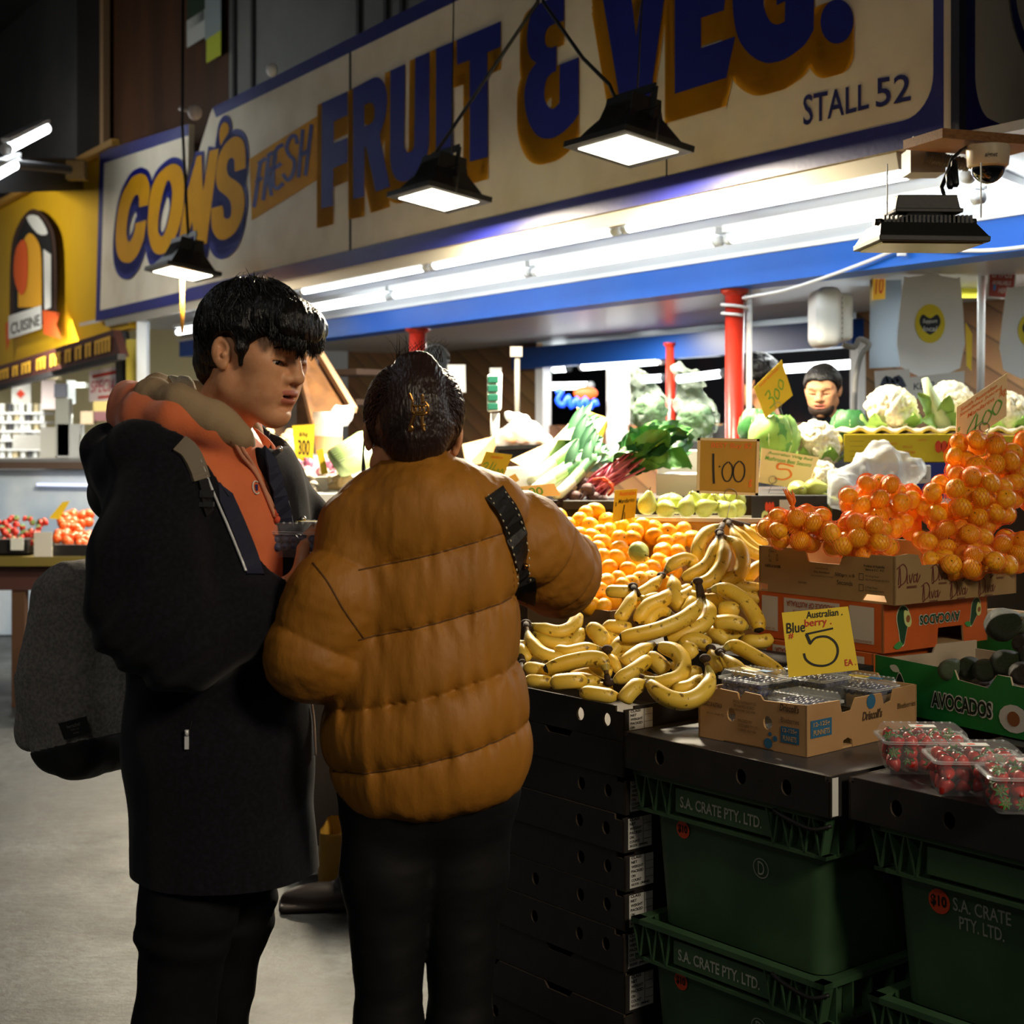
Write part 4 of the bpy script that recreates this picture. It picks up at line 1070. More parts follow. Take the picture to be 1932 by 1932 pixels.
# quilting: rows sewn round the trunk, along the sleeves and round the collar
def rows(h, cuts, amp, pw=.5):
    o = np.zeros_like(h)
    for a, b in zip(cuts[:-1], cuts[1:]):
        t = np.clip((h-b)/(a-b), 0, 1); o = np.maximum(o, np.where((h <= a) & (h >= b), np.abs(np.sin(np.pi*t))**pw, 0))
    return amp*o
hgt = Z-.235*(X-wx(800))-.25*(X-wx(800))**2
CUTS = [wz(900), wz(1043), wz(1170), wz(1300), wz(1416), wz(1560)]
pt = rows(hgt, CUTS, .015, .42)
sd = np.min(np.stack([np.abs(hgt-c) for c in CUTS[1:-1]]), 0)
gath = np.exp(-sd/.022)*np.sin((X+.3*Y)*150+4.5*fbm(X, Y, Z*.4, 30, 8))*.0032
wr_ = fbm(X*1.0, Y, Z*.22+X*.12, 62, 21, 3)
def along(ch):
    best = np.full(X.shape, 9.0, np.float32); s = np.zeros_like(X); acc = 0
    for p, q in zip(ch[:-1], ch[1:]):
        ab = np.array(q-p); L2 = ab@ab; t = np.clip(((X-p.x)*ab[0]+(Y-p.y)*ab[1]+(Z-p.z)*ab[2])/L2, 0, 1)
        dd = (X-p.x-t*ab[0])**2+(Y-p.y-t*ab[1])**2+(Z-p.z-t*ab[2])**2; m_ = dd < best
        s = np.where(m_, acc+t*math.sqrt(L2), s); best = np.minimum(best, dd); acc += math.sqrt(L2)
    return s, acc
sl_, Ll = along(la); sr_, Lr = along(ra)
pl_ = rows(-sl_, [.03, -.045, -.175, -.27, -.42], .009, .6); pr_ = rows(-sr_, [.03, -.02, -.115, -.205, -.29, -.42], .013)
tor = tor-pt+.011-.005*wr_*(1.15-pt/.015*.5)-gath
dl = dl-pl_+.007-.004*fbm(X, Y, Z, 46, 24); dr = dr-pr_+.01-.004*fbm(X*1.2, Y, Z, 50, 25)
d = smin(tor, dl, .018); d = smin(d, dr, .018)
col = col-.006-.003*fbm(X, Y, Z, 60, 23)
col = smax(col, -(F.cap(W_(788, 840, .05), W_(792, 965, .05), .066, .058)), .01)
d = smin(d, col, .003)
d = smax(d, F.plane(ra[-1], (0, 1, 0)), .01)
vs, fs = F.skin(d); jk_me = skin_mesh('jacket', vs, fs, M_puff); jk = put('jacket', jk_me, woman); jt = tree_of(jk_me)
md = jk.modifiers.new('Smooth', 'SMOOTH'); md.factor = .5; md.iterations = 1
M_seam = mat('seam_thread', (84, 52, 14), .7)
def hg(p): return p.z-.235*(p.x-wx(800))-.25*(p.x-wx(800))**2
for c in CUTS[1:-1]:
    q = []
    for x in range(676 if c > wz(1235) else 612, 1012, 8):
        lo_, hi_ = 900, 1545; h0 = None
        for it in range(12):
            ym = (lo_+hi_)/2; h0 = onto(jt, x, ym, .0003)
            if h0 is None: break
            if hg(h0[0]) > c: lo_ = ym
            else: hi_ = ym
        if h0 and abs(hg(h0[0])-c) < .006 and (not q or (h0[0]-q[-1]).length < .035): q.append(h0[0])
    if len(q) > 6: m = MB(); m.tube(q, .0013, 6); obj('quilting_seam', m, M_seam, jk)
for pts in ([(590, 1062), (618, 1098), (648, 1150), (686, 1205)], [(958, 935), (976, 985), (990, 1060), (994, 1140)]):
    s = tube_on(jt, pts, .0016, .0); obj('armhole_seam', s, M_seam, jk)
# leggings, shoes
F = Field((W_(610, 0).x, WD-.2, .05), (W_(1010, 0).x, WD+.3, wz(1440)), .007)
gx = lambda x, y, dz: W_(x, y, dz)
d = F.chain([W_(745, 1500, .03), W_(732, 1640, .02), W_(733, 1932, .02), V((wx(740), WD+.03, .3)), V((wx(742), WD+.04, .08))], [.098, .078, .054, .05, .036], .03)
d = smin(d, F.chain([W_(872, 1500, .05), W_(872, 1640, .05), W_(868, 1932, .05), V((wx(866), WD+.06, .3)), V((wx(866), WD+.07, .08))], [.098, .076, .052, .048, .036], .03), .012)
d = smin(d, F.ell(W_(810, 1470, .03), (.15, .115, .12)), .04)
d = d-.0015*fbm(F.x, F.y, F.z*2.4, 44, 31)
vs, fs = F.skin(d); put('leggings', skin_mesh('leggings', vs, fs, mat('black_leggings', (17, 16, 17), .62, spec=.3, bump=(300, .1, .002))), woman)
shoe(V((wx(742), WD+.02, 0)), R(80), woman, M_shoe, .9); shoe(V((wx(866), WD+.06, 0)), R(72), woman, M_shoe, .9)
# shoulder bag
sb = thing('shoulder_bag', 'black leather shoulder bag with white stitched strap on the mustard jacket', 'bag', W_(930, 1300, .26))
M_lea = mat('black_leather', (24, 21, 19), .35, bump=(90, .12, .004))
SP = [(930, 930), (960, 975), (978, 1040), (986, 1100), (990, 1168)]
s = strip_on(jt, SP, .046, .006); obj('strap', s, M_lea, sb)
for dx in (-15, 15):
    q = [(x+dx*.95-abs(dx)*.1, y+(-4 if dx > 0 else 6)) for x, y in SP[:-1]]
    pp = smooth_loop(q, 10, False); mm = MB()
    for i in range(0, len(pp)-1, 2):
        a, b = onto(jt, *pp[i], .0085), onto(jt, *(0.4*np.array(pp[i])+.6*np.array(pp[i+1])), .0085)
        if a and b and (a[0]-b[0]).length < .03: mm.tube([a[0], b[0]], .0011, 5)
    obj('stitching', mm, mat('cream_thread', (206, 194, 160), .7), sb)
h = onto(jt, 983, 1066, .01)
if h: m = MB(); m.ball(h[0], .005); obj('rivet', m, M_gold_m, sb)
F = Field(W_(820, 1400, .12), W_(1000, 1150, .36), .006)
d = F.rbox(W_(905, 1290, .26), (.06, .035, .07), .02); vs, fs = F.skin(d); put('pouch', skin_mesh('pouch', vs, fs, M_lea), sb)
# ================= lamps hung in front of the fascia =================
M_lens = mat('lamp_lens', (255, 244, 214), .3, emit=14.0)
M_hous = mat('lamp_housing', (26, 26, 25), .5, bump=(80, .1, .003))
def floodlight(c, dirv, s, label, power, on=True, target=None):
    "c is the centre of the glass, facing down; dirv is the direction of its long side"
    t = thing('floodlight', label, 'light', c, 'floodlights hung before the fascia')
    x = V((dirv[0], dirv[1], 0)).normalized(); y = V((0, 0, 1)).cross(x); z = V((0, 0, 1))
    tilt = Matrix.Rotation(R(9), 3, x); y = tilt @ y; z = tilt @ z
    T = Matrix((x, y, z)).transposed()
    q = lambda a, b, h: c+(T @ V((a*s, b*s, h*s)))
    m = MB(); rect = lambda a, b, h: [q(-a, -b, h), q(a, -b, h), q(a, b, h), q(-a, b, h)]
    m.hexa(rect(.19, .155, -.012), rect(.19, .155, .012)); m.hexa(rect(.165, .13, .01), rect(.085, .07, .11)); m.hexa(rect(.085, .07, .108), rect(.08, .065, .175))
    for i in range(-6, 7):
        m.hexa([q(i*.0125-.002, -.11, .03), q(i*.0125+.002, -.11, .03), q(i*.0125+.002, .11, .03), q(i*.0125-.002, .11, .03)], [q(i*.0125-.002, -.068, .15), q(i*.0125+.002, -.068, .15), q(i*.0125+.002, .068, .15), q(i*.0125-.002, .068, .15)])
    obj('housing', m, M_hous, t, bevel=.003)
    m = MB(); m.hexa(rect(.148, .115, -.0145), rect(.148, .115, -.0125)); obj('lens', m, M_lens if on else mat('lens_dim', (150, 120, 70), .3), t)
    m = MB(); a = [q(-.12, 0, .08), q(-.12, 0, .2), q(.12, 0, .2), q(.12, 0, .08)]
    for i in range(3): m.beam(a[i], a[i+1], .03*s, .006*s, up=y)
    obj('bracket', m, M_hous, t)
    if on:
        l = bpy.data.lights.new('flood_beam', 'AREA'); l.shape = 'RECTANGLE'; l.size = .28*s; l.size_y = .22*s; l.energy = power; l.color = (1, .86, .62)
        o = bpy.data.objects.new('flood_beam', l); COL.objects.link(o); o.location = c-(T @ V((0, 0, .03*s))); o.rotation_euler = T.to_4x4().to_euler()
        o.parent = t; o.matrix_parent_inverse = Matrix.Translation(c).inverted()
    return t, q
def wire(name, pts, r, label, m_=None):
    m = MB(); m.tube([V(p) for p in pts], r, 6); return tag(obj(name, m, m_ or M_wire), label, 'cable')
a1 = SG.hit(1185, 277, .33); t1, q1 = floodlight(a1, SG.a, .98, 'lit black floodlight in front of the V and E', 150)
a2 = SG.hit(828, 372, .33); t2, q2 = floodlight(a2, SG.a, 1.0, 'lit black floodlight hanging in front of the T of FRUIT', 150)
a3 = SG.hit(345, 512, .36); t3, q3 = floodlight(a3, SG.a, 1.1, 'lit black floodlight hanging below the lettering at far left, above the man', 150)
top = SG.hit(1015, 4, .30)
wire('hanging_cable', [top+V((0, 0, .6)), top, q2(.1, 0, .2)], .008, 'dark slanting cable holding the floodlight by the T')
wire('hanging_cable', [top+V((.01, 0, .55)), top+V((.02, 0, 0)), SG.hit(1100, 110, .38), SG.hit(1150, 160, .40), q1(.12, 0, .2)], .007, 'dark slanting cable holding the floodlight by the V')
wire('drop_wire', [SG.hit(858, -150, .4), SG.hit(852, 290, .42)], .0035, 'thin wire dropping past the I of FRUIT to its floodlight')
wire('drop_wire', [SG.hit(1222, -200, .4), SG.hit(1203, 165, .42)], .0035, 'thin wire dropping across the V to its floodlight')
wire('hanging_cable', [SG.hit(346, -100, .35), SG.hit(344, 235, .38), q3(0, 0, .2)], .009, 'dark cable dropping past the O to the far floodlight')
wire('drop_rod', [q3(0, 0, -.02), q3(0, 0, -.02)-V((0, 0, .35))], .012, 'yellow brown rod under the far floodlight', mat('amber_rod', (190, 130, 30), .5))
for q, lab in ((q1, 'bent wire guard beside the floodlight at the E'), (q2, 'bent wire guard beside the floodlight at the T')):
    wire('wire_guard', [q(.12, -.0, .11), q(.215, 0, .11), q(.215, 0, .0)] if False else [q(-.1, .04, .1), q(-.22, .04, .1), q(-.22, .04, -.02)], .004, lab)
# bullet camera / round lamp at the top of the far cable
m = MB(); c = SG.hit(368, 212, .3); m.ball(c, (.045, .045, .048)); m.tube([c+V((-.03, .0, .01)), c+V((-.1, .03, .03))], .012, 8); tag(obj('round_sensor', m, mat('sensor_white', (205, 190, 180), .5)), 'small white round sensor at the notch in the sign top', 'sensor')
m = MB(); c = SG.hit(513, 132, .02); m.ball(c, (.035, .035, .04)); tag(obj('white_bracket', m, M_white), 'small white bracket on the sign top edge above FRESH', 'bracket')
# near floodlight seen from the back, unlit towards us
c = P(1759, 448, 3.45); nf = thing('floodlight', 'dark floodlight with cooling fins hanging near the stall corner, seen from behind', 'light', c)
X1 = V((1, 0.05, 0)).normalized(); Y1 = V((0, 0, 1)).cross(X1)
def nq(px, py, dep): return P(px, py, 3.45)+Y1*dep
m = MB()
def slab_px(mb, quad, d0, d1): 
    a = [nq(x, y, d0) for x, y in quad]; b = [nq(x, y, d1) for x, y in quad]; mb.hexa(a, b)
slab_px(m, [(1655, 444), (1864, 447), (1863, 458), (1655, 455)], -.02, .2)
a = [nq(1668, 416, .02), nq(1848, 418, .02), nq(1848, 418, .15), nq(1668, 416, .15)]; b = [nq(1656, 446, -.02), nq(1862, 448, -.02), nq(1862, 448, .2), nq(1656, 446, .2)]
m.hexa(b, a); obj('housing', m, M_hous, nf, bevel=.002)
for i in range(21):
    x = 1676+i*8.2; m = MB(); slab_px(m, [(x, 402), (x+3.6, 402), (x+4.2, 420), (x-.6, 420)], .03, .13); obj('fin', m, M_hous, nf)
m = MB(); slab_px(m, [(1705, 362), (1818, 362), (1825, 392), (1699, 392)], .04, .12); slab_px(m, [(1697, 388), (1827, 389), (1826, 397), (1698, 396)], .03, .13)
for x in (1712, 1722, 1800, 1810): slab_px(m, [(x, 394), (x+6, 394), (x+6, 418), (x, 418)], .06, .09)
obj('driver_box', m, M_hous, nf, bevel=.002)
m = MB(); slab_px(m, [(1664, 456), (1856, 458), (1854, 460), (1666, 459)], .0, .18); obj('lens', m, mat('lens_amber', (96, 66, 32), .3, emit=.05), nf)
for x in (1668, 1846): m = MB(); m.tube([nq(x, 412, .07), nq(x, 406, .07)] if False else [nq(x-5, 413, .05), nq(x+10, 413, .05)], .008, 8); obj('hinge', m, M_hous, nf)
wire('lamp_cord', [nq(1805, 362, .08), nq(1804, 340, .1), P(1790, 320, 3.6), P(1796, 300, 3.7), P(1812, 285, 3.9), P(1824, 278, 4.2)], .005, 'looped black cord above the near floodlight', M_black)
wire('lamp_cord', [P(1793, 352, 3.5), P(1790, 330, 3.55), P(1800, 306, 3.6), P(1803, 348, 3.5)], .008, 'black plug cord hanging beside the dome camera', M_black)
for x, y0, y1, lab in ((1674, 350, 415, 'thin white wire at the left of the near floodlight'), (1851, 347, 410, 'thin white wire at the right of the near floodlight')):
    wire('drop_wire', [P(x, y0-40, 3.6), P(x, y1, 3.5)], .0018, lab, M_white)
# dome camera under a wooden block, junction box, flexible conduit
dc = P(1864, 312, 4.1); cam_t = thing('dome_camera', 'white dome security camera with dark glass under a wooden block', 'camera', dc)
r = 38/FPX*4.1
m = MB(); m.lathe([(r*1.02, .052), (r*1.06, .04), (r*1.0, .0), (r*.86, -.008), (r*.84, -.004)], 32, Matrix.Translation(dc)); m.lathe([(0, .053), (r*1.02, .052)], 32, Matrix.Translation(dc)); obj('body', m, mat('camera_cream', (214, 198, 168), .4), cam_t)
m = MB(); m.ball(dc-V((0, 0, .004)), (r*.84, r*.84, r*.86), nu=28, nv=16); obj('glass_dome', m, mat('dark_glass', (16, 16, 22), .06, coat=.6), cam_t)
m = MB(); vs, fs = text2d('signet', 1, .02, .3); vs = fit(vs, -.5, .5, -.5, .5)
m.add([dc+V((math.sin(x*.6-.15)*r*1.04, -math.cos(x*.6-.15)*r*1.045, .018+y*.016)) for x, y in vs], fs); obj('lettering', m, M_black, cam_t)
m = MB(); m.box(P(1838, 270, 4.2), (.34, .18, .026), Matrix.Rotation(R(20), 3, 'Z')); tag(obj('wooden_block', m, mat('raw_timber', (150, 104, 58), .7, var=(30, (120, 80, 42), .4, .7), stretch=(1, 6, 6))), 'raw timber board under the sign corner carrying the dome camera', 'board')
m = MB(); m.box(P(1742, 308, 4.35), (.1, .1, .07)); m.box(P(1736, 295, 4.35), (.06, .08, .1)); tag(obj('junction_box', m, mat('box_grey', (150, 148, 142), .5)), 'grey junction box at the end of the upper tubes', 'box')
m = MB(); pts = smooth_loop([tuple(P(x, y, 4.3)) for x, y in ((1745, 296), (1765, 300), (1790, 304), (1828, 312))], 12, False); m.tube(pts, [.017+.003*(i % 2) for i in range(len(pts))], 10, smooth=False); tag(obj('flexible_conduit', m, mat('conduit_grey', (120, 120, 118), .5)), 'grey ribbed conduit between junction box and dome camera', 'conduit')
# ================= cartons, trays and crates =================
def circ(cx, cy, r, n=14, ry=None): return [(cx+r*math.cos(2*math.pi*i/n), cy+(ry or r)*math.sin(2*math.pi*i/n)) for i in range(n)]
def rect(x0, y0, x1, y1): return [(x0, y0), (x1, y0), (x1, y1), (x0, y1)]
class Box:
    """a carton: x runs along its front from left to right, y goes back, z up; its near (front right) lower corner stands at N"""
    def __init__(s, name, label, cat, N, phi, la, lb, h, group=None):
        s.phi = phi; s.la, s.lb, s.h = la, lb, h
        Rz = Matrix.Rotation(phi, 4, 'Z'); s.M = Matrix.Translation(V(N)-(Rz.to_3x3() @ V((la, 0, 0)))) @ Rz
        s.t = thing(name, label, cat, s.M.translation, group, (0, 0, phi))
    def w(s, x, y, z): return s.M @ V((x, y, z))
    F = lambda s, u, v, o=0: V((u, -o, v))
    Rr = lambda s, u, v, o=0: V((s.la+o, u, v))
    Bk = lambda s, u, v, o=0: V((u, s.lb+o, v))
    Lf = lambda s, u, v, o=0: V((-o, u, v))
    def walls(s, mats, front=None, right=None, back=None, left=None, t=.005, inner=None, name='carton_body', bottom=True, top=False):
        m = MB(); la, lb, h = s.la, s.lb, s.h
        for fn, L_, lp in ((s.F, la, front), (s.Rr, lb, right), (s.Bk, la, back), (s.Lf, lb, left)):
            lp = lp or [rect(0, 0, L_, h)]
            vs, fs = fill2d(lp)
            m.add([fn(u, v, 0) for u, v in vs], fs, 0); m.add([fn(u, v, -t) for u, v in vs], fs, 1)
            for q in lp:
                n = len(q); m.add([fn(u, v, 0) for u, v in q]+[fn(u, v, -t) for u, v in q], [(i, (i+1) % n, n+(i+1) % n, n+i) for i in range(n)], 1)
        if bottom: m.box((la/2, lb/2, t/2), (la-t, lb-t, t), mi=1)
        if top: m.box((la/2, lb/2, h-t/2), (la-2*t, lb-2*t, t), mi=0)
        return obj(name, m, mats, s.t, False)
    def flat(s, nm, face, loops, m_, off=.0012, parent=None, label=None):
        mb = MB(); vs, fs = fill2d(loops); mb.add([face(u, v, off) for u, v in vs], fs); return obj(nm, mb, m_, parent or s.t, False, label)
    def words(s, nm, face, items, m_, off=.0018, parent=None, label=None):
        mb = MB()
        for it in items:
            txt, x0, x1, y0, y1 = it[:5]; flip = len(it) > 5 and it[5] == 'flip'; bold = it[6] if len(it) > 6 else .0; sh = it[7] if len(it) > 7 else 0
            vs, fs = text2d(txt, 1, bold, sh); vs = fit(vs, 0, 1, 0, 1)
            if flip: vs = [(1-a, 1-b) for a, b in vs]
            mb.add([face(x0+(x1-x0)*a, y0+(y1-y0)*b, off) for a, b in vs], fs)
        return obj(nm, mb, m_, parent or s.t, False, label)
PHI = math.atan2(-.776, .63)
M_kraft = mat('kraft_board', (168, 130, 86), .8, var=(9, (156, 118, 76), .4, .7), bump=(200, .08, .002))
M_kraft_in = mat('kraft_inside', (182, 146, 100), .85)
M_blk = mat('black_card', (28, 26, 26), .62, var=(14, (36, 33, 32), .4, .7))
M_blk_in = mat('black_card_edge', (62, 50, 38), .8)
M_ink = mat('print_black', (24, 22, 20), .7)
M_lab = mat('label_white', (196, 196, 192), .6)

# ---- the stack of black trays ----
NX, ND = 1180, 3.36
lev = [1335, 1402, 1469, 1540, 1612, 1685, 1759, 1837, 1915, 1990]
zl_ = [CAMZ-(y-HY)/FPX*ND for y in lev]+[.0]
place = ['top tray holding the bananas', 'second from the top', 'third from the top', 'fourth from the top', 'fifth from the top', 'sixth from the top', 'seventh from the top', 'third from the floor', 'second from the floor', 'lowest, on the floor']
LA, LB = .62, .38
for i in range(10):
    z0, z1 = zl_[i+1]+.0015, zl_[i]; h = z1-z0; p = P(NX, HY, ND); b = Box('fruit_tray', 'black cardboard fruit tray in the stack behind the woman\'s legs, '+place[i], 'box', (p.x+rnd.uniform(-.004, .004), p.y, z0), PHI, LA, LB, h, 'black trays in the stack')
    notch = i in (1, 7, 8)
    top = [(0, 0), (LA, 0), (LA, h-.012 if not notch else h)]+([(LA-.03, h-.012), (LA-.03, h)] if not notch else [])
    if notch: top += [(LA*.72, h), (LA*.70, h-.014), (LA*.58, h-.014), (LA*.56, h), (LA*.28, h), (LA*.26, h-.014), (LA*.14, h-.014), (LA*.12, h)]
    top += [(0, h)]
    holes = [] if notch else [circ(LA*x, h*.55, .0125, ry=.015) for x in (.76, .905, .25, .10)]+([circ(LA*.5, h*.55, .0125, ry=.015)] if i in (5, 6) else [])
    b.walls([M_blk, M_blk_in], front=[top]+holes, right=[[(0, 0), (LB, 0), (LB, h), (.03, h), (.03, h-.006), (0, h-.006)]])
    if i not in (1, 8, 9) :
        st = b.flat('label_sticker', b.Rr, [rect(.012, .006, .085, h-.008)], M_lab if i != 7 else M_lab)
        k = h-.014; T_ = ['CLASS', 'NET', 'WEIGHT', 'PACKED', 'ON', 'COUNT', 'SIZE (MM)']
        b.words('lettering', b.Rr, [(s_, .016, .016+.0062*len(s_), .008+k*(1-(j+.82)/7), .008+k*(1-(j+.2)/7), '', .03) for j, s_ in enumerate(T_)], M_ink, .002, st)
        m = MB()
        for j in range(4): m.box((LA+.0016, .072, .012+k*j/4+.012), (.0006, .024, .0007))
        m.box((LA+.0016, .058, .006+h/2), (.0006, .0008, h-.02)); obj('rule_lines', m, M_ink, st, False)
# boxes that carry the heap of bananas and the citrus behind
def plain_box(label, N, la, lb, h, mats, phi=PHI, name='carton', group=None, **k):
    b = Box(name, label, 'box', N, phi, la, lb, h, group); b.walls(mats, **k); return b
pA = P(1180, HY, 3.36); a_ = V((-.63, .776, 0)); b_ = V((.776, .63, 0))
def at_ab(a, b, z): q = pA+a_*a+b_*b; return V((q.x, q.y, z))
bx1 = plain_box('black carton under the middle of the banana heap', at_ab(-.24, .435, 0), .68, .135, .93, [M_blk, M_blk_in], top=True)
bx2 = plain_box('brown carton raising the back of the banana heap', at_ab(.14, .60, 0), .33, .40, 1.03, [M_kraft, M_kraft_in], top=True)

# ---- two black trays laid over the green crates as a shelf ----
def shelf_tray(label, N, la, lb, h, holes, phi=PHI):
    b = Box('shelf_tray', label, 'box', N, phi, la, lb, h, 'black trays over the green crates')
    b.walls([M_blk, M_blk_in], front=[[(0, 0), (la, 0), (la, h-.01), (la-.012, h-.01), (la-.012, h), (.012, h), (.012, h-.01), (0, h-.01)]]+[circ(x, h*.5, .0135, ry=.016) for x in holes], bottom=False, name='tray_body')
    m = MB(); m.box((la/2, lb/2, h-.004), (la-.002, lb-.002, .007)); obj('tray_top', m, mat('black_card_top', (74, 74, 76), .38, var=(7, (58, 58, 60), .4, .7)), b.t, False)
    return b
n1 = PZ(1567, 1466, .813); T1 = shelf_tray('black tray under the brown blueberry carton', (n1.x, n1.y, .733), .575, .40, .08, (.11, .345, .465))
m = MB(); m.box((.5765, .012, .04), (.001, .018, .074)); obj('paper_edge', m, M_lab, T1.t, False)
n2 = n1+V((.63, -.776, 0))*.62+b_*.03; T2 = shelf_tray('black tray under the strawberry punnets', (n2.x, n2.y, .733), .60, .42, .08, (.11, .225, .47))
n3 = at_ab(-.60, .585, 0); T3 = shelf_tray('black tray behind, carrying the orange avocado cartons', (n3.x, n3.y, .745), .72, .46, .08, (.1, .3))
n4 = n2+b_*.45; T4 = shelf_tray('black tray behind, carrying the green avocado carton', (n4.x, n4.y, .745), .60, .46, .08, (.1, .3))

# ---- green returnable crates ----
M_crate = mat('crate_green', (58, 88, 58), .5, var=(6, (44, 70, 46), .35, .7), bump=(30, .08, .005))
M_cw = mat('crate_print', (150, 156, 142), .7)
M_stk = mat('sticker_orange', (214, 74, 34), .6)
CA, CB, CH = .54, .38, .335
def make_crate(label, variant):
    t = thing('produce_crate', label, 'crate', (0, 0, 0), 'green returnable crates')
    m = MB(); tp = .018
    def ring(x0, y0, z, k): return [V((x0, y0, z)), V((CA-x0, y0, z)), V((CA-x0, CB-y0, z)), V((x0, CB-y0, z))]
    def shell(z0, z1, o0, o1, r=.035):
        def rr(o, z):
            pts = []
            for (cx, cy, a0) in ((o+r, o+r, 180), (CA-o-r, o+r, 270), (CA-o-r, CB-o-r, 0), (o+r, CB-o-r, 90)):
                for i in range(5): pts.append(V((cx+r*math.cos(R(a0+90*i/4)), cy+r*math.sin(R(a0+90*i/4)), z)))
            return pts
        return [rr(o0, z0), rr(o1, z1)]
    a, b = shell(0, CH-.085, .045, .03); a2, b2 = shell(CH-.085, CH, .03, .026)
    m.grid([a, b, b2], closed=True); m.add(a, [tuple(range(len(a)-1, -1, -1))])
    obj('crate_wall', m, M_crate, t, False)
    m = MB()                      # rim: lower ledge, upper lip and the slanted webs between
    for z, hh, o in ((CH-.086, .008, .006), (CH-.006, .012, .0)):
        for (c, sz) in (((CA/2, o+.013, z), (CA-2*o, .026, hh)), ((CA/2, CB-o-.013, z), (CA-2*o, .026, hh)), ((o+.013, CB/2, z), (.026, CB-2*o, hh)), ((CA-o-.013, CB/2, z), (.026, CB-2*o, hh))): m.box(c, sz)
    obj('rim', m, M_crate, t, False)
    for x in (.02, .06, .10, CA-.14, CA-.10, CA-.06, CA-.02):
        for dx in (-.018, .018): m = MB(); m.hexa([V((x-.002, .006, CH-.086)), V((x+.002, .006, CH-.086)), V((x+.002, .03, CH-.086)), V((x-.002, .03, CH-.086))], [V((x+dx-.002, .002, CH-.006)), V((x+dx+.002, .002, CH-.006)), V((x+dx+.002, .03, CH-.006)), V((x+dx-.002, .03, CH-.006))]); obj('rim_web', m, M_crate, t, False)
    for y in (.04, .09, .15, .22, .29, .34): m = MB(); m.box((CA-.014, y, CH-.046), (.024, .004, .075)); obj('rim_web', m, M_crate, t, False)
    m = MB(); m.box((.26, .010, CH-.047), (.27, .006, .05)); pb = obj('name_band', m, M_crate, t, False)
    def letters_on(items, off=.0, face=None, m_=None, nm='lettering', par=None):
        mb = MB()
        for (txt, x0, x1, y0, y1, bold) in items:
            vs, fs = text2d(txt, 1, bold); vs = fit(vs, x0, x1, y0, y1); mb.add([face(x, z) for x, z in vs], fs)
        return obj(nm, mb, m_ or M_cw, par or t, False)
    band = lambda x, z: V((x, .0055, z)); body = lambda x, z: V((x, .0285+(.0150)*(1-z/(CH-.085)), z))
    if variant in (0, 1): letters_on([('S.A. CRATE PTY. LTD.', .14, .37, CH-.06, CH-.036, .02)], face=band, par=pb); 
    # sticker and D in a ring
    def dec(nm, loops, m_, d=0):
        vs, fs = fill2d(loops); mb = MB(); mb.add([body(x, z)-V((0, .001+d, 0)) for x, z in vs], fs); return obj(nm, mb, m_, t, False)
    if variant in (0, 1):
        s = dec('price_sticker', [circ(.125, CH-.115, .0195)], M_stk); letters_on([('$10', .111, .139, CH-.124, CH-.105, .04)], face=lambda x, z: body(x, z)-V((0, .002, 0)), m_=M_ink, par=s)
        dec('stamp_ring', [circ(.345, CH-.15, .021, 20), circ(.345, CH-.15, .019, 20)], M_cw); letters_on([('D', .337, .354, CH-.164, CH-.136, .0)], face=lambda x, z: body(x, z)-V((0, .001, 0)), nm='stamp_letter')
    if variant == 2:
        s = dec('price_sticker', [circ(.135, CH-.125, .0235)], M_stk); letters_on([('$10', .117, .152, CH-.137, CH-.113, .04)], face=lambda x, z: body(x, z)-V((0, .002, 0)), m_=M_ink, par=s)
        letters_on([('S.A. CRATE', .165, .285, CH-.134, CH-.109, .01), ('PTY. LTD.', .177, .27, CH-.166, CH-.142, .01), ('D', .315, .352, CH-.166, CH-.112, .03), ('Returnable Food Package Always Remains the Property', .15, .36, CH-.1, CH-.092, 0)], face=lambda x, z: body(x, z)-V((0, .001, 0)))
    m = MB(); m.tube(smooth_loop([(CA-.13, -.003, CH-.012), (CA-.10, -.008, CH-.02), (CA-.03, -.010, CH-.03), (CA+.004, .01, CH-.02)], 4, False), .0045, 8); obj('wire_bail', m, M_wire, t, False)
    return t
def crate_at(N, z, label, variant, phi=PHI):
    t = make_crate(label, variant); Rz = Matrix.Rotation(phi, 3, 'Z'); t.location = V((N.x, N.y, z))-(Rz @ V((CA, 0, 0))); t.rotation_euler = (0, 0, phi); return t
cn = n1-V((.63, -.776, 0))*.02+b_*.012
c2 = n2-V((.63, -.776, 0))*.02+b_*.012
crate_at(cn, .733-CH-.001, 'green crate with a D stamp directly under the blueberry shelf tray', 0)
crate_at(cn-b_*.006, .733-2*CH+.008, 'green crate below the blueberry stack with white S.A. CRATE band', 1)
crate_at(cn, -.29+.02, 'lowest green crate under the blueberry stack, at the floor', 2) if False else None
crate_at(c2, .733-CH-.001, 'green crate with large white S.A. CRATE print under the strawberry tray', 2)
crate_at(c2-b_*.006, .733-2*CH+.008, 'green crate below the strawberry stack, at the lower right corner', 0)
for q, lab in ((cn, 'low black skid under the green crates of the blueberry stack'), (c2, 'low black skid under the green crates of the strawberry stack')):
    b = Box('skid', lab, 'skid', (q.x, q.y, 0), PHI, CA, CB, .066); m = MB()
    m.box((CA/2, CB/2, .055), (CA-.03, CB-.03, .02)); 
    for x in (.05, CA/2, CA-.05): m.box((x, CB/2, .0225), (.06, CB-.03, .045))
    obj('skid_body', m, M_black, b.t, False)
# supports behind for the second row
q = at_ab(-.60, .59, 0); plain_box('black carton supporting the shelf behind the blueberries', (q.x, q.y, 0), .70, .42, .744, [M_blk, M_blk_in]); plain_box('black carton supporting the shelf behind the strawberries', (n4.x, n4.y, 0), .54, .42, .744, [M_blk, M_blk_in])

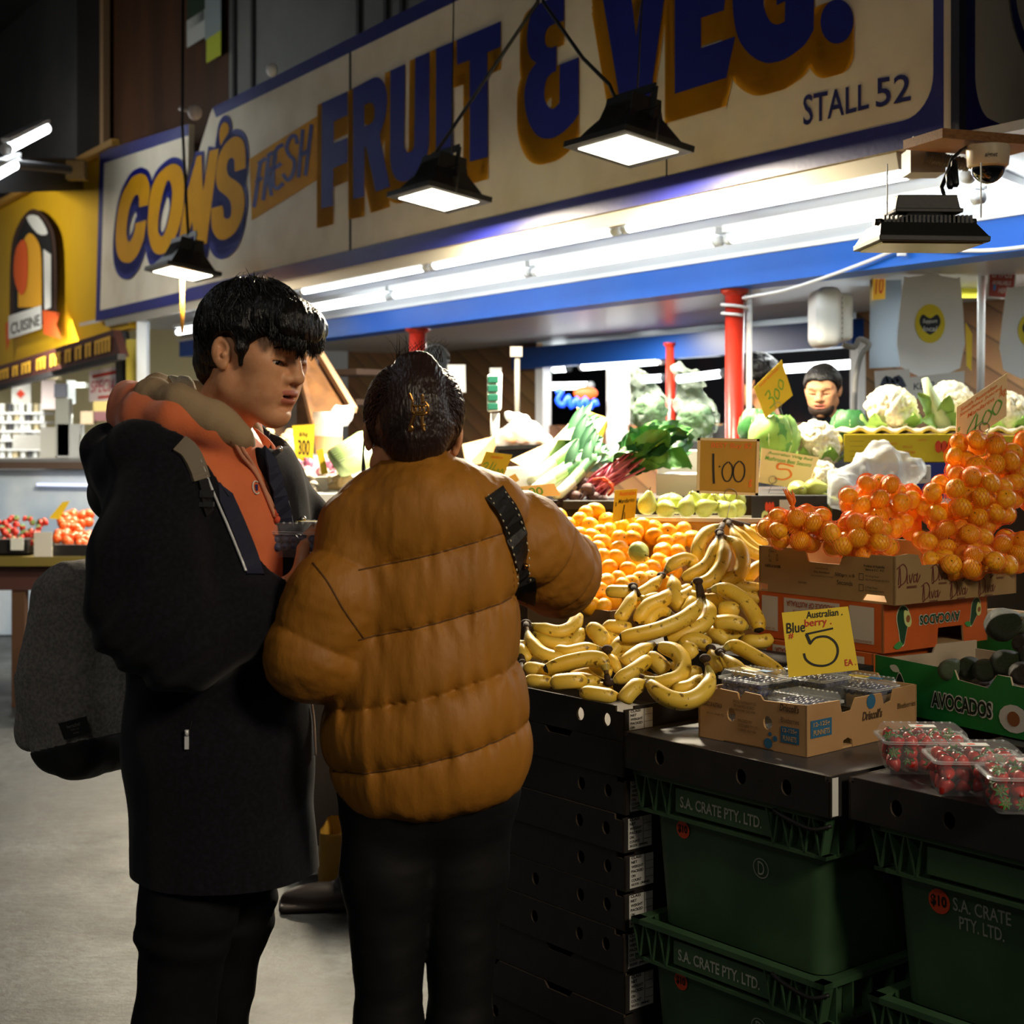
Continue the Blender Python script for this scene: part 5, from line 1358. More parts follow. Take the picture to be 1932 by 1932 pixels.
# ---- blueberry carton ----
nb_ = PZ(1522, 1429, .8135)
ph = math.atan2(-.745, .667)
BB = Box('blueberry_carton', 'brown blueberry carton holding clear punnets on the black tray', 'box', (nb_.x, nb_.y, .8135), ph, .29, .395, .105)
h = .105
fr = [[(0, 0), (.07, 0), (.075, .003), (.2, .003), (.205, 0), (.29, 0), (.29, h), (.178, h-.004), (.17, h+.006), (.128, h+.008), (.115, h-.012), (.108, h+.004), (.06, h+.006), (.045, h+.002), (0, h)], circ(.092, .060, .0115, ry=.0145), circ(.19, .056, .0115, ry=.0145)]
rt = [[(0, 0), (.12, 0), (.125, .018), (.14, .022), (.155, .016), (.158, 0), (.395, 0), (.395, h), (.31, h), (.30, h-.025), (.27, h-.03), (.262, h-.004), (.17, h-.004), (.155, h-.028), (.12, h-.03), (.112, h-.002), (0, h)]]
BB.walls([M_kraft, M_kraft_in], front=fr, right=rt, back=[[(0, 0), (.29, 0), (.29, h), (.2, h), (.19, h+.014), (.1, h+.014), (.09, h), (0, h)]])
M_bl = mat('print_blue', (38, 92, 124), .7)
BB.flat('blue_panel', BB.F, [rect(.225, .022, .272, .055)], M_bl); BB.flat('blue_panel', BB.Rr, [rect(.012, .036, .083, .072)], M_bl)
BB.words('lettering', BB.F, [('PRODUCT OF AUSTRALIA', .01, .068, .07, .08, '', .02), ('NO111 dlueb ICJ', .025, .072, .052, .058), ("DRISCOLL'S AUSTRALIA PTY LTD", .098, .16, .087, .093), ('70 HARRIS ROAD', .1, .155, .078, .084), ('NARANGBA, QLD 4504', .1, .158, .069, .075), ('PACKED BY', .112, .15, .048, .054), ('COSTA BERRY PTY LTD', .112, .165, .038, .044), ('CORINDI, NSW 2456', .112, .16, .028, .034),
    ("Driscoll's", .222, .272, .086, .102, '', .03, .25), ('Blueberries', .226, .272, .063, .074)], mat('print_brown', (78, 58, 34), .7))
pb = [o for o in BB.t.children if o.name.startswith('blue_panel')]
M_pk = mat('print_kraft', (170, 140, 98), .7)
BB.words('lettering', BB.F, [('12-125g', .23, .267, .041, .052, '', .02), ('PUNNETS', .231, .266, .026, .037, '', .02)], M_pk, .0022, pb[0]); BB.words('lettering', BB.Rr, [('12-125g', .02, .075, .056, .068, '', .02), ('PUNNETS', .02, .075, .041, .052, '', .02)], M_pk, .0022, pb[1])
BB.words('lettering', BB.Rr, [("Driscoll's", .19, .262, .050, .070, '', .03, .25), ('Blueberries', .32, .388, .06, .072)], mat('print_brown', (78, 58, 34), .7)); BB.flat('berry_print', BB.F, [circ(.192, .014, .011), circ(.21, .026, .006), circ(.197, .034, .0045)], M_bl); BB.flat('berry_print', BB.Rr, [circ(.222, .088, .016)], M_bl)

# ---- mandarin carton on two orange avocado cartons ----
nd = P(1688, 1143, 3.5); phd = math.atan2(-.8, .6)
O1 = Box('avocado_carton', 'orange upside down avocado carton directly under the mandarin carton', 'box', (nd.x-.02, nd.y+.03, .958), phd+.0, .40, .40, .115)
O2 = Box('avocado_carton', 'orange and white avocado carton below the other orange one, half hidden by the price card', 'box', (nd.x-.04, nd.y+.04, .826), phd+.03, .40, .40, .13)
M_or = mat('orange_board', (192, 88, 30), .6, var=(10, (180, 80, 26), .4, .7)); M_or2 = mat('board_white', (188, 182, 172), .7); M_leaf_pr = mat('print_green', (22, 66, 40), .6)
for O, hh in ((O1, .115), (O2, .13)):
    O.walls([M_or, M_kraft_in], right=[[(0, 0), (.2, 0), (.205, .045), (.3, .045), (.305, 0), (.40, 0), (.40, hh), (0, hh)]], top=True)
    for x0, x1 in ((.015, .07), (.09, .27), (.30, .375)): O.flat('white_panel', O.F, [rect(x0, .018, x1, hh-.01)], M_or2)
    pp = [o for o in O.t.children if o.name.startswith('white_panel')]
    mo = mat('print_rust', (150, 66, 24), .7)
    O.words('lettering', O.F, [('PRODUCE OF AUSTRALIA', .1, .255, hh-.03, hh-.016, 'flip', .02), ('GROWN & PACKED BY', .31, .37, .02, .026, 'flip'), ('U.C. GROWN', .02, .06, .02, .026, 'flip'), ('PACKED FOR', .12, .17, hh-.045, hh-.037, 'flip')], mo, .0022, pp[1])
    def avo(face, u, v, k, rot=0):
        c, s = math.cos(rot), math.sin(rot); tr = lambda q: [(u+(x*c-y*s)*k, v+(x*s+y*c)*k) for x, y in q]
        body = smooth_loop([(0, 1.0), (.42, .75), (.5, .3), (.3, -.35), (.1, -1.0), (-.15, -.95), (-.3, -.3), (-.45, .3), (-.35, .75)], 3)
        half = smooth_loop([(.1, .75), (.55, .6), (.72, .1), (.5, -.15), (.15, .1)], 3)
        out = [(x*1.12, y*1.08) for x, y in body]
        O.flat('avocado_print', face, [tr(out)], mat('print_cream', (206, 202, 170), .7), .0012); o = [o for o in O.t.children if o.name.startswith('avocado_print')][-1]
        O.flat('green_fruit', face, [tr(body)], M_leaf_pr, .0018, o); O.flat('flesh', face, [tr(half)], mat('print_flesh', (196, 204, 130), .7), .0022, o); O.flat('stone', face, [[tr([(.42+.17*math.cos(a), .3+.2*math.sin(a))])[0] for a in [i*.5 for i in range(12)]]], mat('print_stone', (140, 84, 44), .7), .0026, o)
        O.flat('leaf', face, [tr(smooth_loop([(.0, -1.0), (-.35, -.85), (-.75, -1.1), (-.35, -1.25)], 3))], mat('print_leaf', (60, 140, 70), .7), .0022, o)
    avo(O.Rr, .07, .062, .045); avo(O.Rr, .345, .075, .035, -.4)
    O.words('print_name', O.Rr, [('AVOCADOS', .13, .29, .055, .082, 'flip', .075)], M_or2, .0014); O.words('print_name', O.Rr, [('AVOCADOS', .133, .287, .057, .080, 'flip', .03)], M_leaf_pr, .002)
DV_ = Box('mandarin_carton', 'brown berry carton heaped with netted mandarins', 'box', (nd.x, nd.y, 1.0735), phd, .43, .47, .114)
h = .114
DV_.walls([mat('pale_kraft', (152, 124, 82), .8, var=(8, (142, 114, 74), .4, .7)), M_kraft_in], front=[[(.03, 0), (.33, 0), (.345, .02), (.40, .02), (.41, 0), (.43, 0), (.43, h), (.36, h), (.355, h-.008), (.275, h-.008), (.265, h-.03), (.165, h-.03), (.155, h), (0, h), (0, .022), (.03, .018)]],
    right=[[(0, 0), (.47, 0), (.47, h-.022), (.36, h-.026), (.1, h-.026), (.085, h), (.05, h+.004), (0, h)]])
DV_.words('lettering', DV_.F, [('Class 1', .035, .06, .1, .107), ('L', .035, .04, .088, .095), ('XL', .035, .045, .076, .083), ('HORTA CA 24-21085', .022, .075, .062, .069, '', .02), ('Grown & Packed By', .19, .23, .068, .073), ('Diva Agriculture', .185, .235, .058, .064, '', .02), ('www.divaagriculture.com.au', .175, .245, .05, .054), ('500gm x 8', .252, .312, .054, .064), ('Seconds', .258, .306, .036, .047), ('Produce of Australia', .34, .402, .084, .09, '', .02), ('Store at 2 C - 4 C', .345, .4, .076, .081, '', .02), ('391 Kings Road', .345, .385, .06, .065), ('Glass House Mountains QLD 4518', .345, .415, .052, .057), ('2 West Road', .345, .38, .034, .039), ('Bundaberg QLD 4670', .345, .4, .026, .031), ('Date Packed', .135, .16, .03, .035)], M_ink)
DV_.flat('tick_box', DV_.F, [rect(.325, .052, .339, .068), rect(.3262, .0532, .3378, .0668)], M_ink); DV_.flat('tick_box', DV_.F, [rect(.325, .026, .339, .042), rect(.3262, .0272, .3378, .0408)], M_ink); DV_.flat('tick_box', DV_.F, [rect(.06, .08, .066, .096), rect(.061, .081, .065, .095)], M_ink)
def script_name(off):
    it = []
    M_wine = mat('print_wine', (96, 40, 34), .7)
    mb = MB()
    def diva(u0, v0, k):
        for st, w in (([(.0, .1), (.1, .95), (.16, .1), (.02, .02), (.5, .25), (.62, .75), (.35, 1.05), (-.1, .85)], .06), ([(.66, .55), (.64, .2), (.72, .15)], .05), ([(.8, .55), (.88, .15), (1.05, .6)], .05), ([(1.3, .5), (1.15, .5), (1.12, .2), (1.3, .25), (1.38, .6), (1.36, .15), (1.6, .5)], .05)):
            vs, fs = ribbon(st, w); mb.add([DV_.Rr(u0+x*k, v0+y*k, .0014) for x, y in vs], fs)
        vs, fs = text2d('BERRIES', 1, .01); vs = fit(vs, u0+.62*k, u0+1.35*k, v0-.1*k, v0+.02*k); mb.add([DV_.Rr(x, y, .0014) for x, y in vs], fs)
    diva(.012, .042, .05)
    for u in (.135, .25, .36): diva(u, .044, .042)
    for u in (.1, .205, .315): diva(u, -.0+.003, .042)
    obj('script_lettering', mb, M_wine, DV_.t, False)
script_name(0)

# ---- green avocado carton, right ----
ng = PZ(1990, 1408, .83); phg = math.atan2(-.86, .51)
G1 = Box('avocado_carton', 'green avocado carton holding loose avocados at the right edge', 'box', (ng.x, ng.y, .829), phg, .52, .34, .1)
hg = .115
M_gr = mat('green_board', (20, 122, 52), .55, var=(10, (24, 112, 48), .4, .7))
G1.h = hg
G1.walls([M_gr, mat('board_inside', (176, 160, 138), .8)], front=[[(0, 0), (.52, 0), (.52, hg-.005), (.41, hg-.005), (.405, hg+.012), (.37, hg+.012), (.345, hg-.02), (.26, hg-.014), (.25, hg+.006), (0, hg+.01)]], left=[[(0, 0), (.34, 0), (.34, hg+.02), (.2, hg+.02), (.19, hg), (0, hg)]])
G1.words('print_name', G1.F, [('AVOCADOS', .18, .36, .028, .068, '', .085)], mat('print_cream2', (206, 206, 196), .7), .0012); G1.words('print_name', G1.F, [('AVOCADOS', .184, .356, .031, .065, '', .03)], mat('print_dark', (16, 34, 22), .7), .002)
def avo2(u, v, k):
    body = smooth_loop([(0, 1.0), (.3, .6), (.55, -.1), (.45, -.8), (0, -1.0), (-.45, -.8), (-.5, -.1), (-.25, .6)], 3)
    p = G1.flat('avocado_print', G1.F, [[(u+x*k*1.15, v+y*k*1.1) for x, y in body], [(u+x*k, v+y*k) for x, y in body]], mat('print_cream2', (206, 206, 196), .7)); G1.flat('green_fruit', G1.F, [[(u+x*k, v+y*k) for x, y in body]], mat('print_dark', (16, 34, 22), .7), .0015, p)
    G1.flat('leaf', G1.F, [[(u+x*k, v+y*k) for x, y in smooth_loop([(0, 1.1), (-.3, 1.5), (-.9, 1.4), (-.6, 1.05)], 3)]], mat('print_cream2', (206, 206, 196), .7), .0015, p); G1.flat('slice', G1.F, [[(u+x*k, v+y*k) for x, y in smooth_loop([(.3, -.7), (.8, -.5), (1.3, -.65), (.9, -1.0)], 3)]], mat('print_cream2', (206, 206, 196), .7), .002, p)
avo2(.085, .058, .034); 
p = G1.flat('avocado_print', G1.F, [circ(.415, .04, .04, ry=.03)], mat('print_cream2', (206, 206, 196), .7)); G1.flat('stone', G1.F, [circ(.415, .04, .017, ry=.016)], mat('print_stone', (140, 84, 44), .7), .002, p)
G2 = Box('avocado_carton', 'brown lined carton of avocados behind the green one at the right edge', 'box', tuple(P(2010, HY, 3.62).xy)+(.83,), phg, .5, .34, .155); G2.walls([mat('green_board', (20, 122, 52)), mat('board_inside', (176, 160, 138))])
# ================= fruit =================
def banana_mat():
    m = bpy.data.materials.new('banana_skin'); m.use_nodes = True; nt = m.node_tree; N = nt.nodes; L = nt.links; b = N['Principled BSDF']
    tc = N.new('ShaderNodeTexCoord'); oi = N.new('ShaderNodeObjectInfo')
    def ramp(src, a, ca, c, cb):
        r = N.new('ShaderNodeValToRGB'); r.color_ramp.elements[0].position = a; r.color_ramp.elements[0].color = (*ca, 1); r.color_ramp.elements[1].position = c; r.color_ramp.elements[1].color = (*cb, 1); L.new(src, r.inputs['Fac']); return r.outputs['Color']
    n1 = N.new('ShaderNodeTexNoise'); n1.inputs['Scale'].default_value = 14; n2 = N.new('ShaderNodeTexNoise'); n2.inputs['Scale'].default_value = 62; n2.inputs['Detail'].default_value = 5
    for n in (n1, n2): L.new(tc.outputs['Object'], n.inputs['Vector'])
    base = ramp(n1.outputs['Fac'], .35, lin((216, 176, 46)), .7, lin((230, 198, 84)))
    spot = ramp(n2.outputs['Fac'], .60, (1, 1, 1), .67, lin((84, 56, 24)))
    mx = N.new('ShaderNodeMixRGB'); mx.blend_type = 'MULTIPLY'; mx.inputs['Fac'].default_value = .85; L.new(base, mx.inputs['Color1']); L.new(spot, mx.inputs['Color2']); L.new(mx.outputs['Color'], b.inputs['Base Color'])
    b.inputs['Roughness'].default_value = .42; return m
M_ban = banana_mat(); M_btip = mat('banana_tip', (40, 26, 16), .8); M_bstem = mat('banana_stem', (120, 96, 44), .7, var=(60, (64, 44, 24), .4, .65)); M_bgreen = mat('banana_neck', (168, 150, 62), .5)
ZB4 = (960, 900, 3.715)
def dmap(y, tab):
    for (y0, d0), (y1, d1) in zip(tab[:-1], tab[1:]):
        if y <= y0 and y >= y1: return d0+(d1-d0)*(y0-y)/(y0-y1)
    return tab[0][1] if y > tab[0][0] else tab[-1][1]
BT = [(1345, 3.30), (1290, 3.40), (1180, 3.66), (1080, 3.88), (980, 4.08)]
def banana(parent, pts, rz=44, off=0.0, stem=True):
    "a banana along points of the magnified view, first point its neck"
    q = [(ZB4[0]+x/ZB4[2], ZB4[1]+y/ZB4[2]) for x, y in pts]; ya = sum(p[1] for p in q)/len(q)
    D0 = dmap(ya, BT); w = []
    n = len(q)
    for i, (x, y) in enumerate(q):
        D = D0+(dmap(y, BT)-D0)*.55+off-.012*math.sin(math.pi*i/(n-1)); w.append(tuple(P(x, y, D)))
    w = smooth_loop(w, 6, False); m = len(w); r = rz/ZB4[2]/FPX*D0*1.12; rs = []; 
    for i in range(m):
        t = i/(m-1); k = min(1, .30+((t-.08)/.24)**1.0*.75) if t > .08 else .30
        if t < .3: k = .3+.7*(max(0, (t-.08))/.22)**.8 if t > .08 else .30
        if t > .78: k = max(.22, math.sqrt(max(0, 1-((t-.78)/.23)**2)))
        rs.append(r*k)
    c = sum((V(p) for p in w), V())/m
    mb = MB(); nn = 10; up = None; rows = []
    for i, p in enumerate(w):
        d = V(w[min(i+1, m-1)])-V(w[max(i-1, 0)]); d.normalize()
        if up is None: up = V((0, 0, 1)) if abs(d.z) < .9 else V((0, -1, 0))
        x = up.cross(d).normalized(); up = d.cross(x)
        rows.append([V(p)-c+(x*math.cos(2*math.pi*j/nn)+up*math.sin(2*math.pi*j/nn))*rs[i]*(1.0+.045*(1 if j % 2 else -1)) for j in range(nn)])
    mb.grid(rows, closed=True)
    for k, f in enumerate(mb.f):
        t = (k//nn)/(m-1)
        mb.mi[k] = 2 if t < .06 else (3 if t < .14 else (1 if t > .955 else 0))
    mb.add(rows[0], [tuple(range(nn-1, -1, -1))], 2); mb.add(rows[-1], [tuple(range(nn))], 1)
    me = mb.mesh('banana', [M_ban, M_btip, M_bstem, M_bgreen])
    return me, c, V(w[0])
def bunch(label, bans, crown=None, group='bananas in the heap'):
    "one hand of bananas, or one loose banana"
    ms = [banana(None, b[0], b[1] if len(b) > 1 else 44, b[2] if len(b) > 2 else 0.0) for b in bans]
    if len(ms) == 1 and not crown:
        o = bpy.data.objects.new('banana', ms[0][0]); COL.objects.link(o); o.location = ms[0][1]; return tag(o, label, 'banana', group)
    t = thing('banana_bunch', label, 'bananas', sum((m[1] for m in ms), V())/len(ms), group)
    for me, c, s in ms:
        o = bpy.data.objects.new('banana', me); COL.objects.link(o); o.parent = t; o.location = c-t.location
    mb = MB(); cs = sum((m[2] for m in ms), V())/len(ms)
    if crown:
        k = P(ZB4[0]+crown[0]/ZB4[2], ZB4[1]+crown[1]/ZB4[2], (cs.y))
        for me, c, s in ms: mb.tube([s+(s-k)*-.0, (s+k)/2, k], [.006, .0075, .008], 8)
        mb.ball(k, (.013, .012, .010), nu=10, nv=6)
    else:
        for me, c, s in ms: mb.tube([s, cs], [.006, .008], 8)
        mb.ball(cs, .010, nu=10, nv=6)
    obj('crown_stem', mb, mat('banana_crown', (52, 36, 22), .8, bump=(80, .4, .004)), t)
    return t
bunch('large banana bunch standing under the 1.00 card', [([(1500,330),(1400,385),(1330,480),(1330,560),(1375,610)], 46, .05), ([(1462,420),(1440,520),(1375,630),(1215,715)], 46, -.0), ([(1485,420),(1512,520),(1490,630),(1400,730),(1275,765)], 48, -.02), ([(1505,415),(1600,470),(1640,590),(1600,690),(1470,742)], 48, -.01)], (1475,385))
bunch('banana bunch lying behind the large one, tips pointing right', [([(1560,330),(1640,420),(1730,500),(1815,525)], 36, .06), ([(1555,345),(1600,440),(1690,520),(1800,570)], 38, .05), ([(1640,330),(1700,400),(1760,450),(1810,480)], 36, .1), ([(1690,340),(1730,365),(1765,375),(1800,400)], 34, .12)], (1530,310))
bunch('spotted two banana bunch on top of the heap with a long black stem', [([(1335,850),(1325,905),(1230,990),(1060,1065),(900,1105),(775,1125)], 50, -.10), ([(1365,850),(1405,930),(1375,1020),(1250,1090),(1090,1140)], 50, -.06)], (1325,730))
bunch('banana bunch with a dark crown left of the heap centre', [([(870,800),(800,805),(680,800)], 42, .0), ([(885,800),(850,880),(800,960),(765,1010)], 44, -.03), ([(915,830),(960,860),(985,850),(1060,830)], 30, .02)], (870,765))
bunch('curved banana beside the dark crowned bunch', [([(1125,790),(1085,855),(970,910),(895,1020)], 48, -.04)])
bunch('pair of bananas joined at a dark neck below the mandarins', [([(1075,690),(1010,760),(930,815),(870,840)], 40, .06), ([(1085,680),(1160,600),(1250,575),(1320,625)], 44, .05)], (1070,690))
bunch('banana pointing straight down in the middle of the heap', [([(1140,690),(1160,770),(1175,860),(1215,930)], 48, .04)])
bunch('big banana arching over the right side of the heap', [([(1390,800),(1500,785),(1640,860),(1730,980),(1755,1085)], 52, -.03)])
bunch('banana with its blunt end to the viewer at right of the heap', [([(1600,930),(1555,928),(1480,922)], 52, -.02)])
bunch('short banana lying below the blunt ended one', [([(1690,1060),(1560,1020),(1430,1030)], 50, -.03)])
bunch('bananas lying against the mandarin carton', [([(1450,745),(1550,735),(1660,775),(1800,785)], 42, .06), ([(1470,770),(1580,790),(1700,840),(1830,880)], 40, .09), ([(1690,760),(1690,690),(1740,640),(1805,625)], 44, .08)], (1450,745))
bunch('banana bunch at the left end of the heap by the jacket', [([(140,1030),(230,1065),(350,1090),(450,1050),(490,960)], 48, -.03), ([(125,1060),(155,1160),(225,1235),(335,1270),(430,1250)], 46, -.05), ([(160,1075),(240,1145),(370,1170),(470,1130)], 40, .0)], (120,1025))
bunch('slim banana pointing left with a brown crown', [([(660,1205),(540,1200),(410,1225),(325,1205)], 38, -.06), ([(700,1240),(740,1300),(770,1370)], 30, -.03)], (690,1205))
bunch('smooth banana with its stem hanging down over the front', [([(685,1385),(665,1300),(590,1270),(430,1295),(245,1350)], 50, -.09)], (700,1440))
bunch('stubby banana with a black end at the front left', [([(560,1430),(450,1430),(290,1445)], 50, -.09)])
bunch('banana lying along the front edge of the black tray', [([(790,1535),(700,1535),(600,1520),(500,1510)], 46, -.11)])
bunch('banana curving up at the centre of the front edge', [([(965,1430),(890,1470),(830,1530),(800,1580)], 50, -.12)])
bunch('tightly curved banana in the front middle', [([(920,1395),(1050,1435),(1180,1410),(1225,1320),(1165,1225),(1040,1185)], 52, -.10)])
bunch('large U shaped banana with an upright stem at the front', [([(1385,1300),(1410,1420),(1350,1520),(1230,1570),(1090,1535),(975,1435)], 54, -.15)], (1375,1270))
bunch('banana tucked inside the U shaped one', [([(1360,1390),(1270,1470),(1150,1490)], 44, -.08)])
bunch('long bananas resting against the blueberry carton', [([(1490,1220),(1570,1180),(1700,1240),(1840,1330),(1935,1410)], 46, -.05), ([(1490,1240),(1590,1330),(1690,1430),(1760,1495)], 46, -.08), ([(1560,1300),(1700,1380),(1830,1440),(1925,1470)], 40, -.04)], (1480,1225))
bunch('banana lying across the middle of the heap', [([(1020,1170),(930,1225),(850,1280),(810,1320)], 50, -.06)])
bunch('flat banana half hidden under the tightly curved one', [([(970,1260),(1030,1290),(1110,1370)], 54, -.05)])
bunch('banana slanting up behind the front row', [([(720,1440),(850,1370),(990,1270)], 46, -.06)])
bunch('mottled banana in the left middle of the heap', [([(540,1060),(620,1090),(675,1190)], 56, -.02)])
bunch('pale banana above the mottled one', [([(650,1050),(750,1050),(860,1070)], 46, .02)])
bunch('hooked banana under the long spotted pair', [([(1160,970),(1060,935),(985,990),(990,1040)], 44, .0)])
bunch('banana end facing the viewer below the spotted pair', [([(1240,1190),(1262,1215),(1285,1240)], 58, -.04)])
bunch('spotted banana in the shade right of the heap centre', [([(1180,1190),(1300,1140),(1415,1185)], 50, -.02)])
bunch('banana lying in the dark gap at the right of the heap', [([(1380,1060),(1470,1110),(1530,1150)], 46, .02)])
bunch('upright bunch of short bananas right of the U shaped banana', [([(1410,1210),(1440,1290),(1470,1370)], 40, -.03), ([(1430,1220),(1500,1290),(1540,1330)], 34, .0)], (1415,1200))
bunch('bananas at the far left, half behind the jacket', [([(85,1170),(105,1240),(140,1290)], 40, -.03), ([(100,1330),(180,1350),(290,1370)], 46, -.03), ([(100,1420),(200,1430),(300,1440)], 42, -.02)])
bunch('banana resting on the heap just under the sleeve', [([(500,1060),(490,1120),(430,1190)], 42, .0)])
bunch('banana lying low behind the front left ones', [([(560,1300),(640,1350),(720,1380)], 44, -.03)])
bunch('banana end peeping out in the left front row', [([(640,1420),(560,1440),(470,1460)], 40, -.05)])
bunch('banana behind the centre crowns', [([(750,1190),(840,1180),(960,1160)], 44, .0)])
bunch('banana hidden under the left of the spotted pair', [([(820,1130),(760,1180),(700,1260)], 40, .0)])
bunch('banana below the hooked one', [([(1290,840),(1270,900),(1230,960)], 40, .04)])

g = random.Random(4)
for i in range(26):       # more of the heap, showing between the others
    x, y = (g.uniform(120, 1300), g.uniform(1090, 1480)) if i < 18 else (g.uniform(1150, 1800), g.uniform(800, 1200)); a = g.uniform(-.7, .7); l = g.uniform(110, 150); c, s_ = math.cos(a)*l, math.sin(a)*l*.6; k = g.uniform(-50, 50)
    bunch('banana lying deeper in the heap, between the others', [([(x-c, y-s_), (x-c*.3, y-s_*.3-k*.7), (x+c*.4, y+s_*.4-k*.8), (x+c, y+s_)], 46, .05)], group='bananas deeper in the heap')
# ---- loose mandarins ----
def fruit_mat(name, c1, c2, sc, rough=.35, bump=.15):
    return mat(name, c1, rough, var=(sc, c2, .35, .7), bump=(260, bump, .002))
M_mand = fruit_mat('mandarin_peel', (250, 184, 30), (246, 166, 20), 9); M_calyx = mat('calyx', (70, 74, 30), .7)
def mandarin_mesh(r, m_):
    mb = MB()
    def f(v):
        z = v.z; k = 1.0
        rad = math.hypot(v.x, v.y); z = z*.84-.10*math.exp(-(rad/.28)**2)*(1 if v.z > 0 else -.6)
        a = math.atan2(v.y, v.x); k = 1+.012*math.cos(9*a)*(1-abs(v.z))
        return V((v.x*k, v.y*k, z))
    mb.ball((0, 0, 0), r, nu=20, nv=13, fn=f); mb.ball((0, 0, r*.74), (r*.09, r*.09, r*.05), nu=8, nv=5, mi=1)
    return mb.mesh('mandarin', [m_, M_calyx])
me_m = mandarin_mesh(1, M_mand)
MTb = [(1160, 4.02), (1100, 4.18), (1000, 4.52), (960, 4.62)]
rr = random.Random(3)
def loose(me, name, p, r, label, cat, group, up=None):
    o = bpy.data.objects.new(name, me); COL.objects.link(o); o.location = p; o.scale = (r, r, r)
    o.rotation_euler = (rr.uniform(-1.2, 1.2), rr.uniform(-1.2, 1.2), rr.uniform(0, 6.28)) if up is None else up
    return tag(o, label, cat, group)
pts = [(255,310),(345,285),(540,265),(605,240),(490,310),(310,360),(410,345),(565,350),(690,310),(390,390),(485,410),(590,420),(645,400),(710,390),(790,365),(880,390),(940,350),(1020,360),(835,315),(1220,380),(1110,395),(1020,420),(1100,460),(1190,450),(1290,435),(520,465),(650,460),(620,510),(780,440),(870,430),(770,505),(660,570),(755,575),(1080,520),(1060,590),(1190,540),(700,640),(840,650),(930,670),(600,650),(680,740),(775,720),(860,750),(920,730),(1000,720),(1080,750),(640,800),(800,770),(575,905),(660,910),(600,570),(930,610),(1000,650),(1130,620),(720,860),(560,730),(560,820),(480,480),(330,420)]
for i, (x, y) in enumerate(pts):
    px, py = ZB4[0]+x/ZB4[2], ZB4[1]+y/ZB4[2]; D = dmap(py, MTb); loose(me_m, 'mandarin', P(px, py, D), 18.6/FPX*D*rr.uniform(.95, 1.08), 'loose orange mandarin in the open heap left of the bananas', 'mandarin', 'loose mandarins in the open heap')
for i in range(34):       # the layer under them
    x, y = rr.uniform(250, 1200), rr.uniform(330, 860); px, py = ZB4[0]+x/ZB4[2], ZB4[1]+y/ZB4[2]; D = dmap(py, MTb)+.06; loose(me_m, 'mandarin', P(px, py+6, D), 18.6/FPX*D, 'loose orange mandarin in the open heap left of the bananas', 'mandarin', 'loose mandarins in the open heap')
# carton holding them
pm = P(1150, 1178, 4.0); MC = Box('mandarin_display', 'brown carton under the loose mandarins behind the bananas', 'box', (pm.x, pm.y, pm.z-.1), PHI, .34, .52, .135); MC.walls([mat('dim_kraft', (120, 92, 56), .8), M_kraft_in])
plain_box('carton raising the loose mandarins', (pm.x, pm.y, 0), .34, .50, pm.z-.102, [M_kraft, M_kraft_in], PHI, top=True)
# pears in their tray
M_pear = mat('pear_skin', (176, 188, 88), .4, var=(7, (192, 196, 104), .35, .7)); M_pearstem = mat('pear_stem', (90, 70, 40), .8)
def pear_mesh():
    mb = MB(); mb.lathe([(0, -.98), (.25, -.99), (.6, -.85), (.88, -.5), (1.0, -.1), (.95, .3), (.78, .65), (.55, .98), (.40, 1.2), (.28, 1.38), (.12, 1.46), (0, 1.43)], 20); mb.tube([(0, 0, 1.42), (.03, 0, 1.65), (.1, 0, 1.85)], [.07, .05, .06], 6, mi=1); return mb.mesh('pear', [M_pear, M_pearstem])
me_p = pear_mesh()
pl_pos = [(970,195,0),(1105,185,.07),(1100,225,0),(1170,190,.06),(1245,215,0),(1300,175,.07),(1370,220,0),(1440,190,.05),(1420,140,.1),(1530,240,0),(1595,165,.07),(1600,220,.03),(1500,170,.09)]
for i, (x, y, dd) in enumerate(pl_pos):
    D = 4.62+dd; e = (rr.uniform(-.2, .2), rr.uniform(-.25, .25), rr.uniform(0, 6)) if i == 0 else (rr.uniform(.4, 1.9), rr.uniform(-.5, .5), rr.uniform(0, 6)); loose(me_p, 'pear', P(960+x/3.715, 900+y/3.715, D), 17/FPX*D*rr.uniform(.98, 1.12), 'green pear in the tray behind the loose mandarins' if i else 'green pear with an upright stem at the left end of the pear tray', 'pear', 'pears in the tray' if i else None, e)
loose(me_p, 'pear', P(960+910/3.715, 900+525/3.715, 4.16), .029, 'single green pear lying among the loose mandarins', 'pear', None, (1.7, .3, .4))
pt_ = P(1448, 985, 4.5); PT = Box('pear_tray', 'white edged shallow tray of pears behind the mandarins', 'tray', (pt_.x, pt_.y, pt_.z-.045), math.atan2(-.18, .98), .42, .26, .05); PT.walls([mat('tray_gold', (176, 132, 52), .6), M_or2]); m = MB(); m.box((.21, -.004, .05), (.43, .012, .012)); obj('rim', m, M_or2, PT.t, False)
PB = plain_box('carton under the pear tray', (pt_.x+.02, pt_.y+.02, 0), .44, .3, pt_.z-.047, [M_kraft, M_kraft_in], math.atan2(-.18, .98), top=True)

